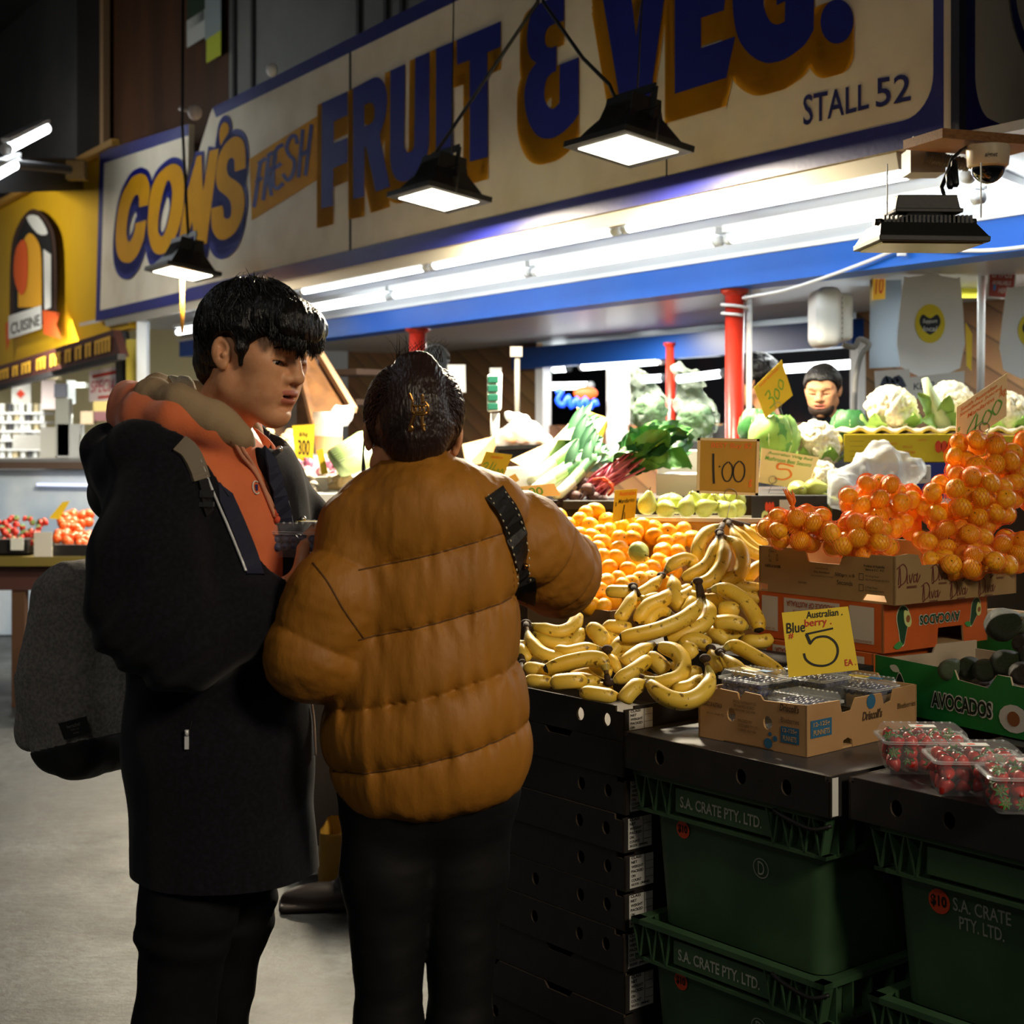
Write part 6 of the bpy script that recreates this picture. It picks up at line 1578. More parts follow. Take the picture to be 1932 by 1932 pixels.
# ---- netted mandarins ----
M_net = mat('orange_net', (244, 122, 28), .5, trans=.0)
M_mand2 = fruit_mat('net_mandarin_peel', (252, 188, 40), (250, 172, 28), 9)
me_n = mandarin_mesh(1, M_mand2)
Z6 = (1232, 600, 2.76)
def netbag(label, glabel, cx, cy, rx, ry, D, knot=None, n=30, rm=46, depth=.6, seed=0, tilt=0.0):
    g = random.Random(seed); k = 1/Z6[2]/FPX*D; c = P(Z6[0]+cx/Z6[2], Z6[1]+cy/Z6[2], D); r = rm*k; n = int(n*1.9); A, C = max(rx*k-r*.85, r*.4), max(ry*k-r*.85, r*.4); B = max(A*depth, r)
    cen = []; tries = 0
    ct, st = math.cos(tilt), math.sin(tilt)
    while tries < 6000 and len(cen) < n:
        tries += 1
        t = g.uniform(0, 2*math.pi); u = g.uniform(-1, 1); s = math.sqrt(1-u*u); kk = 1.0 if tries < 4500 else g.uniform(.2, .8)
        v = V((s*math.cos(t)*A*kk, s*math.sin(t)*B*kk, u*C*kk))
        if all((v-w).length > r*1.66 for w in cen): cen.append(v)
    rot = lambda v: V((v.x*ct-v.z*st, v.y, v.x*st+v.z*ct))
    cen = [rot(v) for v in cen]
    for v in cen: loose(me_n, 'mandarin', c+v, r*g.uniform(.95, 1.04), glabel, 'mandarin', glabel)
    # the net follows the fruit
    nu, nv = 64, 32; Rr_ = r*1.05; rows = []
    for i in range(nv+1):
        th = math.pi*i/nv; row = []
        for j in range(nu):
            ph_ = 2*math.pi*(j+i*.5)/nu
            d = V((math.sin(th)*math.cos(ph_), math.sin(th)*math.sin(ph_), math.cos(th))); best = min(A, C)*.5
            for q in cen:
                b = q.dot(d); e = Rr_*Rr_-(q.dot(q)-b*b)
                if e > 0: best = max(best, b+math.sqrt(e))
            row.append(best)
        rows.append(row)
    for it in range(2):
        new = [[max(rows[i][j], .25*(rows[i][j-1]+rows[i][(j+1) % nu]+rows[max(i-1, 0)][j]+rows[min(i+1, nv)][j])) for j in range(nu)] for i in range(nv+1)]; rows = new
    P3 = [[V((math.sin(math.pi*i/nv)*math.cos(2*math.pi*(j+i*.5)/nu), math.sin(math.pi*i/nv)*math.sin(2*math.pi*(j+i*.5)/nu), math.cos(math.pi*i/nv)))*rows[i][j] for j in range(nu)] for i in range(nv+1)]
    vs = [p for row in P3 for p in row]; ed = []; fs = []
    for i in range(nv):
        for j in range(nu):
            a = i*nu+j; b = i*nu+(j+1) % nu; c2 = (i+1)*nu+j; d2 = (i+1)*nu+(j-1) % nu
            fs.append((a, b, c2)); fs.append((a, c2, d2))
    t = thing('net_bag', label, 'net bag', c, 'orange net bags of mandarins')
    wr = .00038; mb = MB(); seen = set()
    def edge(p, q):
        d = q-p
        if d.length < 1e-5: return
        d.normalize(); s = d.cross(p).normalized() if p.cross(d).length > 1e-9 else V((0, 0, 1)); o = p.normalized()
        w = wr; mb.add([p+s*w, p-s*w, p+o*w*1.6, q+s*w, q-s*w, q+o*w*1.6], [(0, 1, 4, 3), (1, 2, 5, 4), (2, 0, 3, 5)])
    for i in range(2, nv-1):
        for j in range(nu):
            edge(vs[i*nu+j], vs[(i+1)*nu+j]); edge(vs[i*nu+j], vs[(i+1)*nu+(j-1) % nu])
    o = obj('net', mb, M_net, t, False)
    if knot:
        kp = P(Z6[0]+knot[0]/Z6[2], Z6[1]+knot[1]/Z6[2], D-A*.35)-c; m = MB()
        m.ball(kp, (.007, .007, .006), nu=10, nv=6)
        for q in range(9):
            a = g.uniform(-.5, .5) if len(knot) < 3 else g.uniform(-.25, .25); l = g.uniform(.02, .03)*(1.25 if len(knot) > 2 else .5); m.tube([kp, kp+V((a*l, g.uniform(-.3, .3)*l, l*.6)), kp+V((a*l*2-(.008 if len(knot) > 2 else 0), g.uniform(-.4, .4)*l, l*1.3))], [.0035, .004, .0008], 5)
        obj('knot_tuft', m, M_net, t, False)
    return t
nets = [('net bag of mandarins at the left front of the brown carton, tuft pointing up', 'mandarin inside the left front net bag', 770, 1095, 225, 120, 3.66, (725, 985, 1), 26, 0),
    ('net bag of mandarins hanging over the cut front of the brown carton', 'mandarin inside the front middle net bag', 1065, 1150, 225, 130, 3.62, None, 28, 0),
    ('net bag of mandarins lying behind the two front left bags, knotted in its middle', 'mandarin inside the net bag with the central knot', 1170, 985, 225, 175, 3.82, (1215, 970), 34, 0),
    ('large net bag of mandarins in the middle of the pile at right', 'mandarin inside the large middle net bag', 1640, 960, 270, 190, 3.80, None, 44, .1),
    ('net bag of mandarins below the large one', 'mandarin inside the net bag below the large one', 1560, 1165, 215, 110, 3.72, None, 26, 0),
    ('lowest net bag of mandarins along the right side of the carton', 'mandarin inside the lowest net bag', 1640, 1275, 260, 85, 3.64, None, 24, -.0),
    ('topmost net bag of mandarins under the 4.00 card', 'mandarin inside the topmost net bag', 1740, 770, 240, 175, 3.95, None, 36, -.4),
    ('net bag of mandarins at the lower right edge of the pile', 'mandarin inside the net bag at the lower right edge', 1850, 1215, 170, 110, 3.76, None, 22, 0),
    ('net bag of mandarins at the far right of the pile', 'mandarin inside the net bag at the far right', 1960, 800, 170, 230, 4.0, None, 28, 0),
    ('net bag of mandarins behind the large one, mostly hidden', 'mandarin inside the half hidden net bag', 1380, 1010, 130, 150, 3.92, None, 20, 0)]
for i, (lab, gl, cx, cy, rx, ry, D, kn, n, tl) in enumerate(nets): netbag(lab, gl, cx, cy, rx, ry, D, kn, n, 52, .6, 40+i, tl)

# ---- avocados ----
M_avo = mat('avocado_skin', (48, 62, 36), .45, var=(14, (28, 34, 24), .35, .65), bump=(90, .7, .006)); M_avo2 = mat('avocado_skin_brown', (58, 48, 38), .45, var=(14, (34, 28, 24), .35, .65), bump=(90, .7, .006)); M_avo3 = mat('avocado_skin_pale', (98, 112, 84), .5, var=(14, (70, 84, 62), .35, .65), bump=(90, .7, .006))
def avo_mesh(m_):
    mb = MB(); mb.lathe([(0, -1.0), (.3, -.97), (.65, -.8), (.9, -.45), (1.0, -.05), (.93, .35), (.74, .75), (.5, 1.1), (.3, 1.3), (.12, 1.38), (0, 1.38)], 22); mb.ball((0, 0, 1.37), (.12, .12, .08), nu=8, nv=5, mi=1); return mb.mesh('avocado', [m_, M_pearstem])
Z5 = (1420, 960, 3.773)
for x, y, rz, D, mk, e, lab in ((1775, 825, 122, 3.32, M_avo, (1.2, .2, .6), 'large dark green avocado resting high at the right edge'), (1905, 820, 70, 3.42, M_avo3, (.8, .3, 2), 'grey green avocado behind the large one at the right edge'), (1395, 1150, 76, 3.36, M_avo3, (.6, .6, 1), 'small pale avocado at the left inside the green carton'), (1540, 1135, 84, 3.36, M_avo, (1.2, .4, 2.2), 'black green avocado second from the left in the green carton'),
        (1650, 1150, 84, 3.32, M_avo, (1.0, -.5, .9), 'dark avocado in the middle of the green carton'), (1790, 1100, 100, 3.30, M_avo, (.6, 1.1, .3), 'long green avocado lying slanted on top of the others'), (1910, 1170, 84, 3.22, M_avo2, (1.3, .2, 1.4), 'brownish avocado at the front right of the green carton'), (1905, 960, 60, 3.40, M_avo2, (.4, .4, 1.4), 'brown avocado between the large one and the carton'), (1990, 1060, 100, 3.28, M_avo, (1, 0, 1), 'avocado at the very edge of the green carton')):
    loose(avo_mesh(mk), 'avocado', P(Z5[0]+x/Z5[2], Z5[1]+y/Z5[2], D), rz/Z5[2]/FPX*D*1.0, lab, 'avocado', None, e)

g = random.Random(6)
for B_, nn in ((G1, 13), (G2, 9)):
    for i in range(nn): loose(avo_mesh(M_avo if i % 3 else M_avo2), 'avocado', B_.w(.06+.42*((i*.37) % 1), .07+.2*((i*.61) % 1), .042), .036, 'dark avocado lying at the bottom of the '+('green' if B_ is G1 else 'rear green')+' carton', 'avocado', 'avocados at the bottom of the '+('front' if B_ is G1 else 'rear')+' carton', (1.4, g.uniform(-.4, .4), g.uniform(0, 6)))
# ---- punnets ----
M_clear = mat('clear_plastic', (236, 242, 246), .08, alpha=.055, spec=1.0)
M_berry = mat('blueberry', (50, 54, 84), .45, var=(30, (84, 90, 122), .4, .7)); M_straw = mat('strawberry', (186, 40, 28), .35, var=(60, (184, 38, 28), .4, .7)); M_sleaf = mat('calyx_green', (58, 116, 48), .6)
def clam(name, label, c, rz, L_, W2, H, group=None, lid_h=.016):
    "a clear hinged punnet: lower tub, rim and ribbed lid"
    t = thing(name, label, 'punnet', c, group, (0, 0, rz))
    def ringp(a, b, z, r=.012):
        pts = []
        for (cx, cy, a0) in ((-a+r, -b+r, 180), (a-r, -b+r, 270), (a-r, b-r, 0), (-a+r, b-r, 90)):
            for i in range(4): pts.append(V((cx+r*math.cos(R(a0+30*i)), cy+r*math.sin(R(a0+30*i)), z)))
        return pts
    a, b = L_/2, W2/2
    m = MB(); m.grid([ringp(a*.84, b*.84, .001), ringp(a*.95, b*.95, H*.7), ringp(a*.96, b*.96, H)], closed=True); m.add(ringp(a*.84, b*.84, .001), [tuple(range(15, -1, -1))]); o = obj('tub', m, M_clear, t, False)
    md = o.modifiers.new('Solid', 'SOLIDIFY'); md.thickness = .0006
    m = MB()
    for z in (H, H+.0035): m.grid([ringp(a*.95, b*.95, z), ringp(a*1.04, b*1.04, z), ringp(a*1.04, b*1.04, z+.0018), ringp(a*.95, b*.95, z+.0018)], closed=True)
    obj('rim', m, mat('rim_plastic', (222, 228, 232), .1, alpha=.35, spec=1.0), t, False)
    m = MB(); z = H+.005; m.grid([ringp(a*.98, b*.98, z), ringp(a*.93, b*.93, z+lid_h*.7), ringp(a*.86, b*.86, z+lid_h)], closed=True); m.add(ringp(a*.86, b*.86, z+lid_h), [tuple(range(16))])
    o = obj('lid', m, M_clear, t, False); md = o.modifiers.new('Solid', 'SOLIDIFY'); md.thickness = .0006
    m = MB(); n = 9
    for i in range(n):
        for s in (-1, 1): m.ball((-a*.78+2*a*.78*i/(n-1), s*b*.80, z+lid_h-.001), (.003, .003, .002), nu=8, nv=5)
    obj('lid_ribs', m, mat('rim_plastic', (222, 228, 232)), t, False)
    return t, H+.005+lid_h
M_sy = mat('sticker_yellow', (214, 184, 40), .5); M_sb = mat('sticker_blue', (40, 110, 160), .5)
def top_sticker(t, z, blue=True, s=1.0):
    m = MB(); vs, fs = fill2d([circ(-.012*s, 0, .026*s, 20, .014*s)]); m.add([V((x, y, z+.0008)) for x, y in vs], fs); st = obj('sticker', m, M_sy, t, False)
    m = MB(); vs, fs = text2d("Driscoll's", 1, .02, .2); vs = fit(vs, -.03*s, .006*s, -.004*s, .006*s); m.add([V((x, y, z+.0014)) for x, y in vs], fs); obj('lettering', m, M_leaf_pr, st, False)
    if blue: m = MB(); m.box((.028*s, .002, z+.0005), (.03*s, .022*s, .0008)); obj('blue_sticker', m, M_sb, t, False)
    m = MB(); m.box((.006*s, -.02*s, z+.0005), (.036*s, .012*s, .0008)); obj('white_sticker', m, M_lab, t, False)
me_b = None
def berry_mesh():
    mb = MB()
    def f(v):
        k = .9 if False else 1; z = v.z*.9-(.14*math.exp(-((math.hypot(v.x, v.y))/.25)**2) if v.z > 0 else 0); return V((v.x, v.y, z))
    mb.ball((0, 0, 0), 1, nu=12, nv=8, fn=f); return mb.mesh('blueberry', [M_berry])
me_b = berry_mesh()
def fill_berries(t, L_, W2, z1, r, glabel, rows=2, n=(8, 6)):
    M4 = Matrix.Translation(t.location) @ t.rotation_euler.to_matrix().to_4x4()
    for k in range(rows):
        for i in range(n[0]):
            for j in range(n[1]):
                if k < rows-1 and not (j == 0 or i == n[0]-1 or i == 0): continue
                x = -L_/2*.80+L_*.80*i/(n[0]-1)+rr.uniform(-.0015, .0015); y = -W2/2*.78+W2*.78*j/(n[1]-1)+rr.uniform(-.0015, .0015); z = z1-r-(rows-1-k)*r*1.75+rr.uniform(-.001, .001)
                o = bpy.data.objects.new('blueberry', me_b); COL.objects.link(o); o.location = M4 @ V((x, y, z)); q = r*rr.uniform(.9, 1.08); o.scale = (q, q, q); o.rotation_euler = (rr.uniform(-.7, .7), rr.uniform(-.7, .7), 0); tag(o, glabel, 'blueberry', glabel)
bb = lambda x, y, z: BB.w(x, y, z)
specs = [((.075, .10, .080), 'blueberry punnet at the front left of the brown carton', True, 0), ((.212, .10, .050), 'blueberry punnet sunk at the front corner of the brown carton', False, 1), ((.14, .225, .078), 'blueberry punnet with yellow sticker in the middle of the brown carton', True, 2), ((.21, .31, .058), 'blueberry punnet at the right rear corner of the brown carton', True, 3), ((.08, .33, .082), 'blueberry punnet with an open lid at the back of the brown carton', False, 4)]
for (x, y, z), lab, sticker, i in specs:
    p = bb(x, y, z); t, zt = clam('blueberry_punnet', lab, p, ph+.02*(i-2)+(0 if i != 4 else .2), .125, .105, .042, 'blueberry punnets in the brown carton'); 
    if sticker: top_sticker(t, zt)
    fill_berries(t, .125, .105, .045, .0088, 'blueberry inside the '+lab.replace('blueberry punnet', 'punnet'), 2 if i == 0 else 1, (7, 6))
# lower punnets that fill the carton
for x, y in ((.075, .07), (.212, .07), (.075, .19), (.212, .19), (.075, .32), (.212, .32)):
    t, zt = clam('blueberry_punnet', 'blueberry punnet in the lower layer of the brown carton', bb(x, y, .006), ph, .12, .1, .026, 'lower blueberry punnets', .006)
# punnet in the man's hand
hp_ = P(588, 1018, 2.735); hp_t, zt = clam('blueberry_punnet', 'blueberry punnet held in the man\'s hand', hp_-V((0, 0, .03)), R(-14), .125, .105, .042)
top_sticker(hp_t, zt); fill_berries(hp_t, .125, .105, .043, .0085, 'blueberry inside the punnet held by the man', 2, (7, 6))
# strawberries
def straw_mesh():
    mb = MB(); mb.lathe([(0, -1.15), (.2, -1.05), (.5, -.6), (.75, -.05), (.82, .3), (.65, .6), (.3, .7), (0, .68)], 14)
    for i in range(7):
        a = i*.9; d = V((math.cos(a), math.sin(a), 0)); s = V((-d.y, d.x, 0)); mb.add([V((0, 0, .7)), d*.45+s*.2+V((0, 0, .78)), d*.95+V((0, 0, .62)), d*.45-s*.2+V((0, 0, .78))], [(0, 1, 2, 3)], 1)
    return mb.mesh('strawberry', [M_straw, M_sleaf])
me_s = straw_mesh()
for (x, y, D, lab, i) in ((1740, 1452, 2.98, 'strawberry punnet nearest the blueberry carton', 0), (1838, 1492, 2.80, 'strawberry punnet in the middle of the front row', 1), (1945, 1525, 2.66, 'strawberry punnet at the right edge of the picture', 2)):
    p = PZ(x, y, .8135); t, zt = clam('strawberry_punnet', lab, p, PHI+R(48), .165, .115, .06, 'strawberry punnets on the black tray', .02)
    m = MB(); m.box((0, 0, zt+.0006), (.05, .026, .0008)); st = obj('sticker', m, M_lab, t, False); m = MB(); vs, fs = fill2d([circ(-.006, 0, .008, 12, .006)]); m.add([V((q[0], q[1], zt+.0014)) for q in vs], fs); obj('sticker_mark', m, M_stk, st, False)
    M4 = Matrix.Translation(t.location) @ t.rotation_euler.to_matrix().to_4x4()
    for k in range(3):
        for a in range(5):
            for b in range(3):
                if k == 0 and b == 1 and 0 < a < 4: continue
                o = bpy.data.objects.new('strawberry', me_s); COL.objects.link(o); o.location = M4 @ V((-.058+.029*a+rr.uniform(-.003, .003), -.036+.036*b+rr.uniform(-.003, .003), .018+.021*k)); q = .0165*rr.uniform(.9, 1.1); o.scale = (q,)*3; o.rotation_euler = (rr.uniform(-1.5, 1.5), rr.uniform(-1.5, 1.5), rr.uniform(0, 6)) if k < 2 else (rr.uniform(-.9, .9), rr.uniform(-.9, .9), rr.uniform(0, 6)); tag(o, 'strawberry inside the '+lab, 'strawberry', 'strawberries in the '+lab)
# ================= price cards =================
M_card = mat('card_yellow', (226, 196, 44), .6, var=(5, (218, 188, 40), .4, .7)); M_cardp = mat('card_faded', (240, 214, 160), .6); M_pen = mat('pen_black', (22, 26, 22), .6); M_penr = mat('pen_red', (186, 46, 30), .6); M_peno = mat('pen_orange', (232, 120, 40), .6); M_peng = mat('pen_green', (96, 168, 60), .6); M_cwire = mat('clip_wire', (150, 150, 146), .3, metal=.9)
def card(label, quad, D, items=(), clip=None, m_=None, border=None, group='hand written price cards', name='price_card'):
    "quad: tl tr br bl in pixels; items: ('t', text, x0, x1, y0, y1, mat) or ('s', [points], width, mat) in card fractions, y down"
    Ds = D if isinstance(D, (list, tuple)) else (D,)*4
    q = [P(x, y, d) for (x, y), d in zip(quad, Ds)]; n = (q[1]-q[0]).cross(q[3]-q[0]).normalized()
    if n.dot(V((0, 0, CAMZ))-q[0]) < 0: n = -n
    c = sum(q, V())/4; t = thing(name, label, 'price card', (q[2]+q[3])/2, group)
    m = MB(); m.hexa([p for p in q], [p-n*.002 for p in q]); cd = obj('card', m, m_ or M_card, t)
    f = lambda x, y, o=.0012: (q[0]*(1-x)+q[1]*x)*(1-y)+(q[3]*(1-x)+q[2]*x)*y+n*o
    if border:
        m = MB(); 
        for a, b, c_, d in ((0, 0, 1, .045), (0, .955, 1, 1), (0, 0, .045, 1), (.955, 0, 1, 1)): m.add([f(a, b, .003), f(c_, b, .003), f(c_, d, .003), f(a, d, .003)], [(0, 1, 2, 3)])
        obj('border', m, border, t)
    by = {}
    for it in items:
        if it[0] == 't':
            vs, fs = text2d(it[1], 1, .01, .1); vs = fit(vs, it[2], it[3], 1-it[5], 1-it[4]); vs = [(x, 1-y) for x, y in vs]; mm = it[6]
        else:
            vs, fs = ribbon(it[1], it[2]); mm = it[3]
        by.setdefault(mm.name, (mm, MB()))[1].add([f(x, y, .0016) for x, y in vs], fs)
    for nm, (mm, mb) in by.items(): obj('handwriting', mb, mm, cd)
    if clip:
        (cx, cy, r), (ex, ey) = clip; k = D if not isinstance(D, (list, tuple)) else sum(D)/4; rr_ = r/FPX*k
        cc = P(cx, cy, k)+n*.004; u = (q[1]-q[0]).normalized(); w = n.cross(u)
        m = MB(); m.tube([cc+u*rr_*math.cos(a*.3)+w*rr_*math.sin(a*.3) for a in range(22)], .0011, 6); m.tube([cc-w*rr_*(1 if w.z > 0 else -1), P(ex, ey, k-.01)], .0011, 6); obj('wire_clip', m, M_cwire, t)
    return t
D5 = [(.30,.33),(.78,.28)]
card('yellow card reading Australian Blueberry 5 EA in front of the orange carton', [(1475,1156),(1600,1144),(1620,1264),(1488,1278)], (3.22, 3.20, 3.16, 3.18), [('t','Australian .',.36,.9,.02,.13,M_pen),('t','Blue',.04,.32,.17,.33,M_pen),('t','berry .',.32,.72,.14,.29,M_penr),('t','#',.06,.14,.33,.42,M_penr),
    ('s',[(.32,.37),(.73,.32)],.028,M_pen),('s',[(.33,.37),(.37,.52)],.045,M_pen),('s',[(.36,.53),(.46,.44),(.62,.44),(.73,.54),(.75,.68),(.68,.82),(.54,.88),(.38,.85),(.28,.76),(.26,.66)],.032,M_pen),('t','EA .',.82,.98,.82,.92,M_penr)], ((1541,1260,15),(1548,1290)))
card('brown yellow framed card reading 1.00 above the pear tray', [(1316,826),(1433,828),(1430,935),(1314,930)], 4.05, [('t','BEST Buy $2',.22,.88,.08,.2,M_peno),('s',[(.26,.28),(.265,.55),(.28,.82)],.035,M_pen),('s',[(.355,.5),(.372,.52)],.03,M_pen),('s',[(.5,.42),(.43,.5),(.41,.62),(.45,.75),(.52,.76),(.57,.65),(.57,.5),(.51,.42)],.024,M_pen),('s',[(.68,.4),(.61,.48),(.59,.62),(.63,.75),(.71,.76),(.77,.64),(.76,.48),(.69,.4)],.024,M_pen),('t','g',.84,.9,.72,.86,M_peno)], ((1378,934,12),(1366,1000)), mat('card_ochre', (178, 142, 40), .6), mat('card_cream', (226, 212, 164), .6))
card('small yellow card reading Mandarins 1 standing in the loose mandarins', [(1160,925),(1203,922),(1198,976),(1155,986)], 4.45, [('t','Australian',.2,.95,.05,.2,M_peno),('t','Mandarins',.2,.9,.3,.44,M_pen),('t','$',.06,.14,.38,.52,M_pen),('s',[(.48,.5),(.42,.98)],.05,M_pen),('s',[(.52,.75),(.54,.98)],.03,M_pen)])
card('tilted yellow card reading 3.00 beside the near red post', [(1422,731),(1475,679),(1496,746),(1444,789)], 5.1, [('t','South Australian',.15,.85,.05,.14,M_peno),('s',[(.22,.45),(.36,.4),(.36,.55),(.28,.6),(.4,.64),(.4,.82),(.22,.85)],.035,M_peng),('s',[(.55,.5),(.48,.65),(.55,.8),(.64,.65),(.56,.5)],.035,M_peng),('s',[(.75,.38),(.68,.52),(.75,.66),(.84,.52),(.76,.38)],.03,M_peng)], ((1468,765,6),(1482,800)))
card('large faded card reading 4.00 tilted over the top net bag', [(1805,768),(1900,704),(1899,785),(1803,851)], 3.98, [('t','South Australian',.08,.8,.08,.17,M_peno),('t','Seedless Juiced',.06,.9,.2,.3,M_peno),('t','Mandarins',.22,.75,.33,.43,M_peno),('s',[(.4,.45),(.22,.78),(.52,.72)],.03,M_peng),('s',[(.42,.5),(.36,.95)],.03,M_peng),('s',[(.6,.55),(.52,.72),(.6,.86),(.7,.7),(.62,.55)],.03,M_peng),('s',[(.8,.48),(.72,.64),(.8,.8),(.9,.62),(.82,.48)],.03,M_peng),('t','/kg',.84,.98,.28,.5,M_peno),('t','$',.02,.08,.5,.6,M_peng)], ((1857,806,9),(1861,858)), M_cardp)
card('faded orange card with a 5 propped in front of the lower cauliflowers', [(1437,845),(1546,863),(1519,925),(1431,910)], 4.9, [('t','Australian Wilg Red',.12,.9,.06,.16,M_peng),('t','Mushroom Best Seasons',.08,.92,.2,.32,M_peng),('s',[(.62,.38),(.36,.36),(.34,.52),(.54,.5),(.62,.66),(.5,.8),(.32,.8)],.045,M_peno)], ((1458,905,7),(1450,930)), M_cardp)
card('yellow card reading 2 1/600 left of the leeks', [(917,852),(967,858),(946,908),(898,900)], 4.6, [('t','capsicum',.25,.7,.1,.24,M_peno),('s',[(.1,.5),(.2,.4),(.26,.5),(.1,.78),(.3,.78)],.04,M_peng),('s',[(.42,.35),(.38,.7)],.03,M_peng),('s',[(.55,.4),(.5,.75),(.6,.75),(.58,.62)],.03,M_peng),('s',[(.7,.58),(.66,.75),(.76,.75),(.72,.58)],.03,M_peng),('s',[(.85,.56),(.8,.75),(.92,.74),(.87,.56)],.03,M_peng)])
card('plain yellow card at the jacket\'s right shoulder under the 2 1/600 card', [(880,905),(926,893),(930,932),(885,936)], 4.4, [('t','orange',.3,.8,.2,.4,M_peng),('t','2.00',.2,.8,.5,.8,M_peng)])
card('white and yellow tent card above the leeks', [(1090,781),(1146,790),(1119,831),(1044,829)], (5.3, 5.3, 5.1, 5.1), [('t','20',.35,.75,.45,.9,M_peng)], None, M_cardp)
m = MB(); q = [P(1146,790,5.3),P(1090,781,5.3),P(1088,768,5.38),P(1140,786,5.38)]; m.add(q,[(0,1,2,3)]); q = [P(1146,790,5.3),P(1119,831,5.1),P(1134,834,5.2),P(1146,806,5.4)]; m.add(q,[(0,1,2,3)])
tc_ = [o for o in COL.objects if o.get('label', '').startswith('white and yellow tent')][0]; obj('card_flap', m, M_card, tc_)
card('long white tray card with orange top before the beetroot', [(945,921),(1045,912),(1058,935),(940,942)], 4.7, [('t','2.00',.3,.75,.2,.85,M_peng)], None, M_cardp)
card('yellow card reading 300 standing in the onions between the two people', [(551,803),(594,800),(590,876),(558,870)], 6.4, [('t','$/kg',.3,.7,.2,.32,M_pen),('t','300',.2,.8,.4,.8,M_pen)])
card('narrow yellow card leaning among the garlic', [(597,850),(609,846),(619,893),(607,896)], 6.0, [])
card('yellow card lying by the white crate next to the jacket\'s left shoulder', [(622,962),(664,945),(690,952),(676,986)], 4.6, [])
card('yellow card on the strawberry table at far left', [(118,947),(132,945),(112,980),(92,978)], 8.3, [])

# ================= vegetables and fittings behind =================
def shelf(label, x0, x1, y, D0, D1, h=None, m_=None, name='display_bench'):
    "a bench whose top passes the pixel line y at its front"
    a = P(x0, y, D0); z = a.z; b = P(x1, y, D0); m = MB(); d = D1-D0
    m.hexa([V((a.x, D0, 0)), V((b.x, D0, 0)), V((b.x*D1/D0, D1, 0)), V((a.x*D1/D0, D1, 0))], [V((a.x, D0, z)), V((b.x, D0, z)), V((b.x*D1/D0, D1, z)), V((a.x*D1/D0, D1, z))])
    return tag(obj(name, m, m_ or mat('bench_dark', (52, 44, 38), .7)), label, 'bench')
shelf('low bench under the leeks and beetroot', 905, 1330, 945, 4.86, 5.5)
shelf('bench under the cabbages and lower cauliflowers', 1336, 1566, 935, 4.86, 5.7)
shelf('bench under the yellow cauliflower carton', 1570, 1990, 950, 4.7, 5.9)
shelf('bench of the onions and garlic between the two people', 500, 880, 960, 5.4, 7.2)
shelf('white step raising the red onions', 498, 760, 900, 6.15, 6.5, None, mat('bench_white', (206, 208, 206), .6)); shelf('white step raising the pale onions behind the red ones', 490, 760, 862, 6.52, 7.5, None, mat('bench_white', (206, 208, 206), .6))
def floret_mesh(seed):
    g = random.Random(seed); F = Field((-1.25, -1.25, -1.0), (1.25, 1.25, 1.15), .05)
    d = F.ell((0, 0, -.1), (.95, .95, .8))
    for i in range(150):
        t = g.uniform(0, 6.28); u = g.uniform(-.15, 1); s = math.sqrt(1-u*u); r = g.uniform(.12, .2)
        d = smin(d, F.ell((s*math.cos(t)*.95, s*math.sin(t)*.95, u*.8-.08), (r, r, r)), .03)
    d = d-.025*fbm(F.x, F.y, F.z, 26, seed)
    vs, fs = F.skin(d); return skin_mesh('florets', vs, fs, mat('cauliflower_cream', (226, 218, 192), .6, var=(8, (206, 198, 166), .35, .7)))
fl1, fl2 = floret_mesh(1), floret_mesh(2)
M_lf = mat('leaf_pale_green', (150, 188, 98), .5, var=(5, (120, 168, 70), .35, .7)); M_lfd = mat('leaf_green', (52, 112, 54), .45, var=(6, (34, 84, 40), .35, .7)); M_lfm = mat('leaf_mid_green', (96, 156, 76), .45, var=(6, (74, 136, 60), .35, .7)); M_rib = mat('leaf_rib', (206, 222, 168), .5)
def leaf(mb, base, tip, w, bend, nrm=V((0, -1, .4)), ruffle=.12, mi=0, rib=None, nu=10, nv=7, seed=0):
    g = random.Random(seed); base = V(base); tip = V(tip); ax = tip-base; L_ = ax.length; ax.normalize(); s = ax.cross(nrm).normalized(); n = s.cross(ax); rows = []
    ph = g.uniform(0, 6)
    for i in range(nu+1):
        t = i/nu; c = base+ax*L_*t+n*bend*math.sin(t*math.pi*.9)-V((0, 0, 1))*bend*.3*t*t; ww = w*math.sin(math.pi*min(1, .08+t*.9))**.7
        rows.append([c+s*ww*k+n*(abs(k)**2*.25*w+ruffle*w*math.sin(k*5+t*11+ph)*abs(k)) for k in [(-1+2*j/nv) for j in range(nv+1)]])
    mb.grid(rows, mi)
    if rib is not None: mb.tube([base+ax*L_*t*.95+n*(bend*math.sin(t*math.pi*.9)-.002)-V((0, 0, 1))*bend*.3*t*t for t in [q/7 for q in range(8)]], [w*.09*(1-.8*q/7) for q in range(8)], 6, mi=rib)
def cauli(x, y, rpx, D, label, rot, me=None, leaves=5, up=0):
    r = rpx/FPX*D; t = thing('cauliflower', label, 'cauliflower', P(x, y, D), 'cauliflowers')
    o = put('florets', me or fl1, t, False); o.scale = (r, r, r*1.05); o.rotation_euler = rot
    g = random.Random(int(x))
    for i in range(leaves):
        m = MB(); a = i*6.28/leaves+g.uniform(-.3, .3); d = V((math.cos(a), math.sin(a), 0)); leaf(m, d*r*.5-V((0, 0, r*.75)), d*r*1.12+V((0, 0, -r*.05+up*r)), r*.4, r*.2, nrm=d, seed=i); obj('leaf', m, M_lf, t, False)
    return t
cauli(1683, 772, 47, 5.35, 'white cauliflower at the left end of the top tray', (.5, .1, .4), fl1)
cauli(1797, 758, 42, 5.5, 'cauliflower behind the green stalk on the top tray', (.7, -.2, 1.4), fl2)
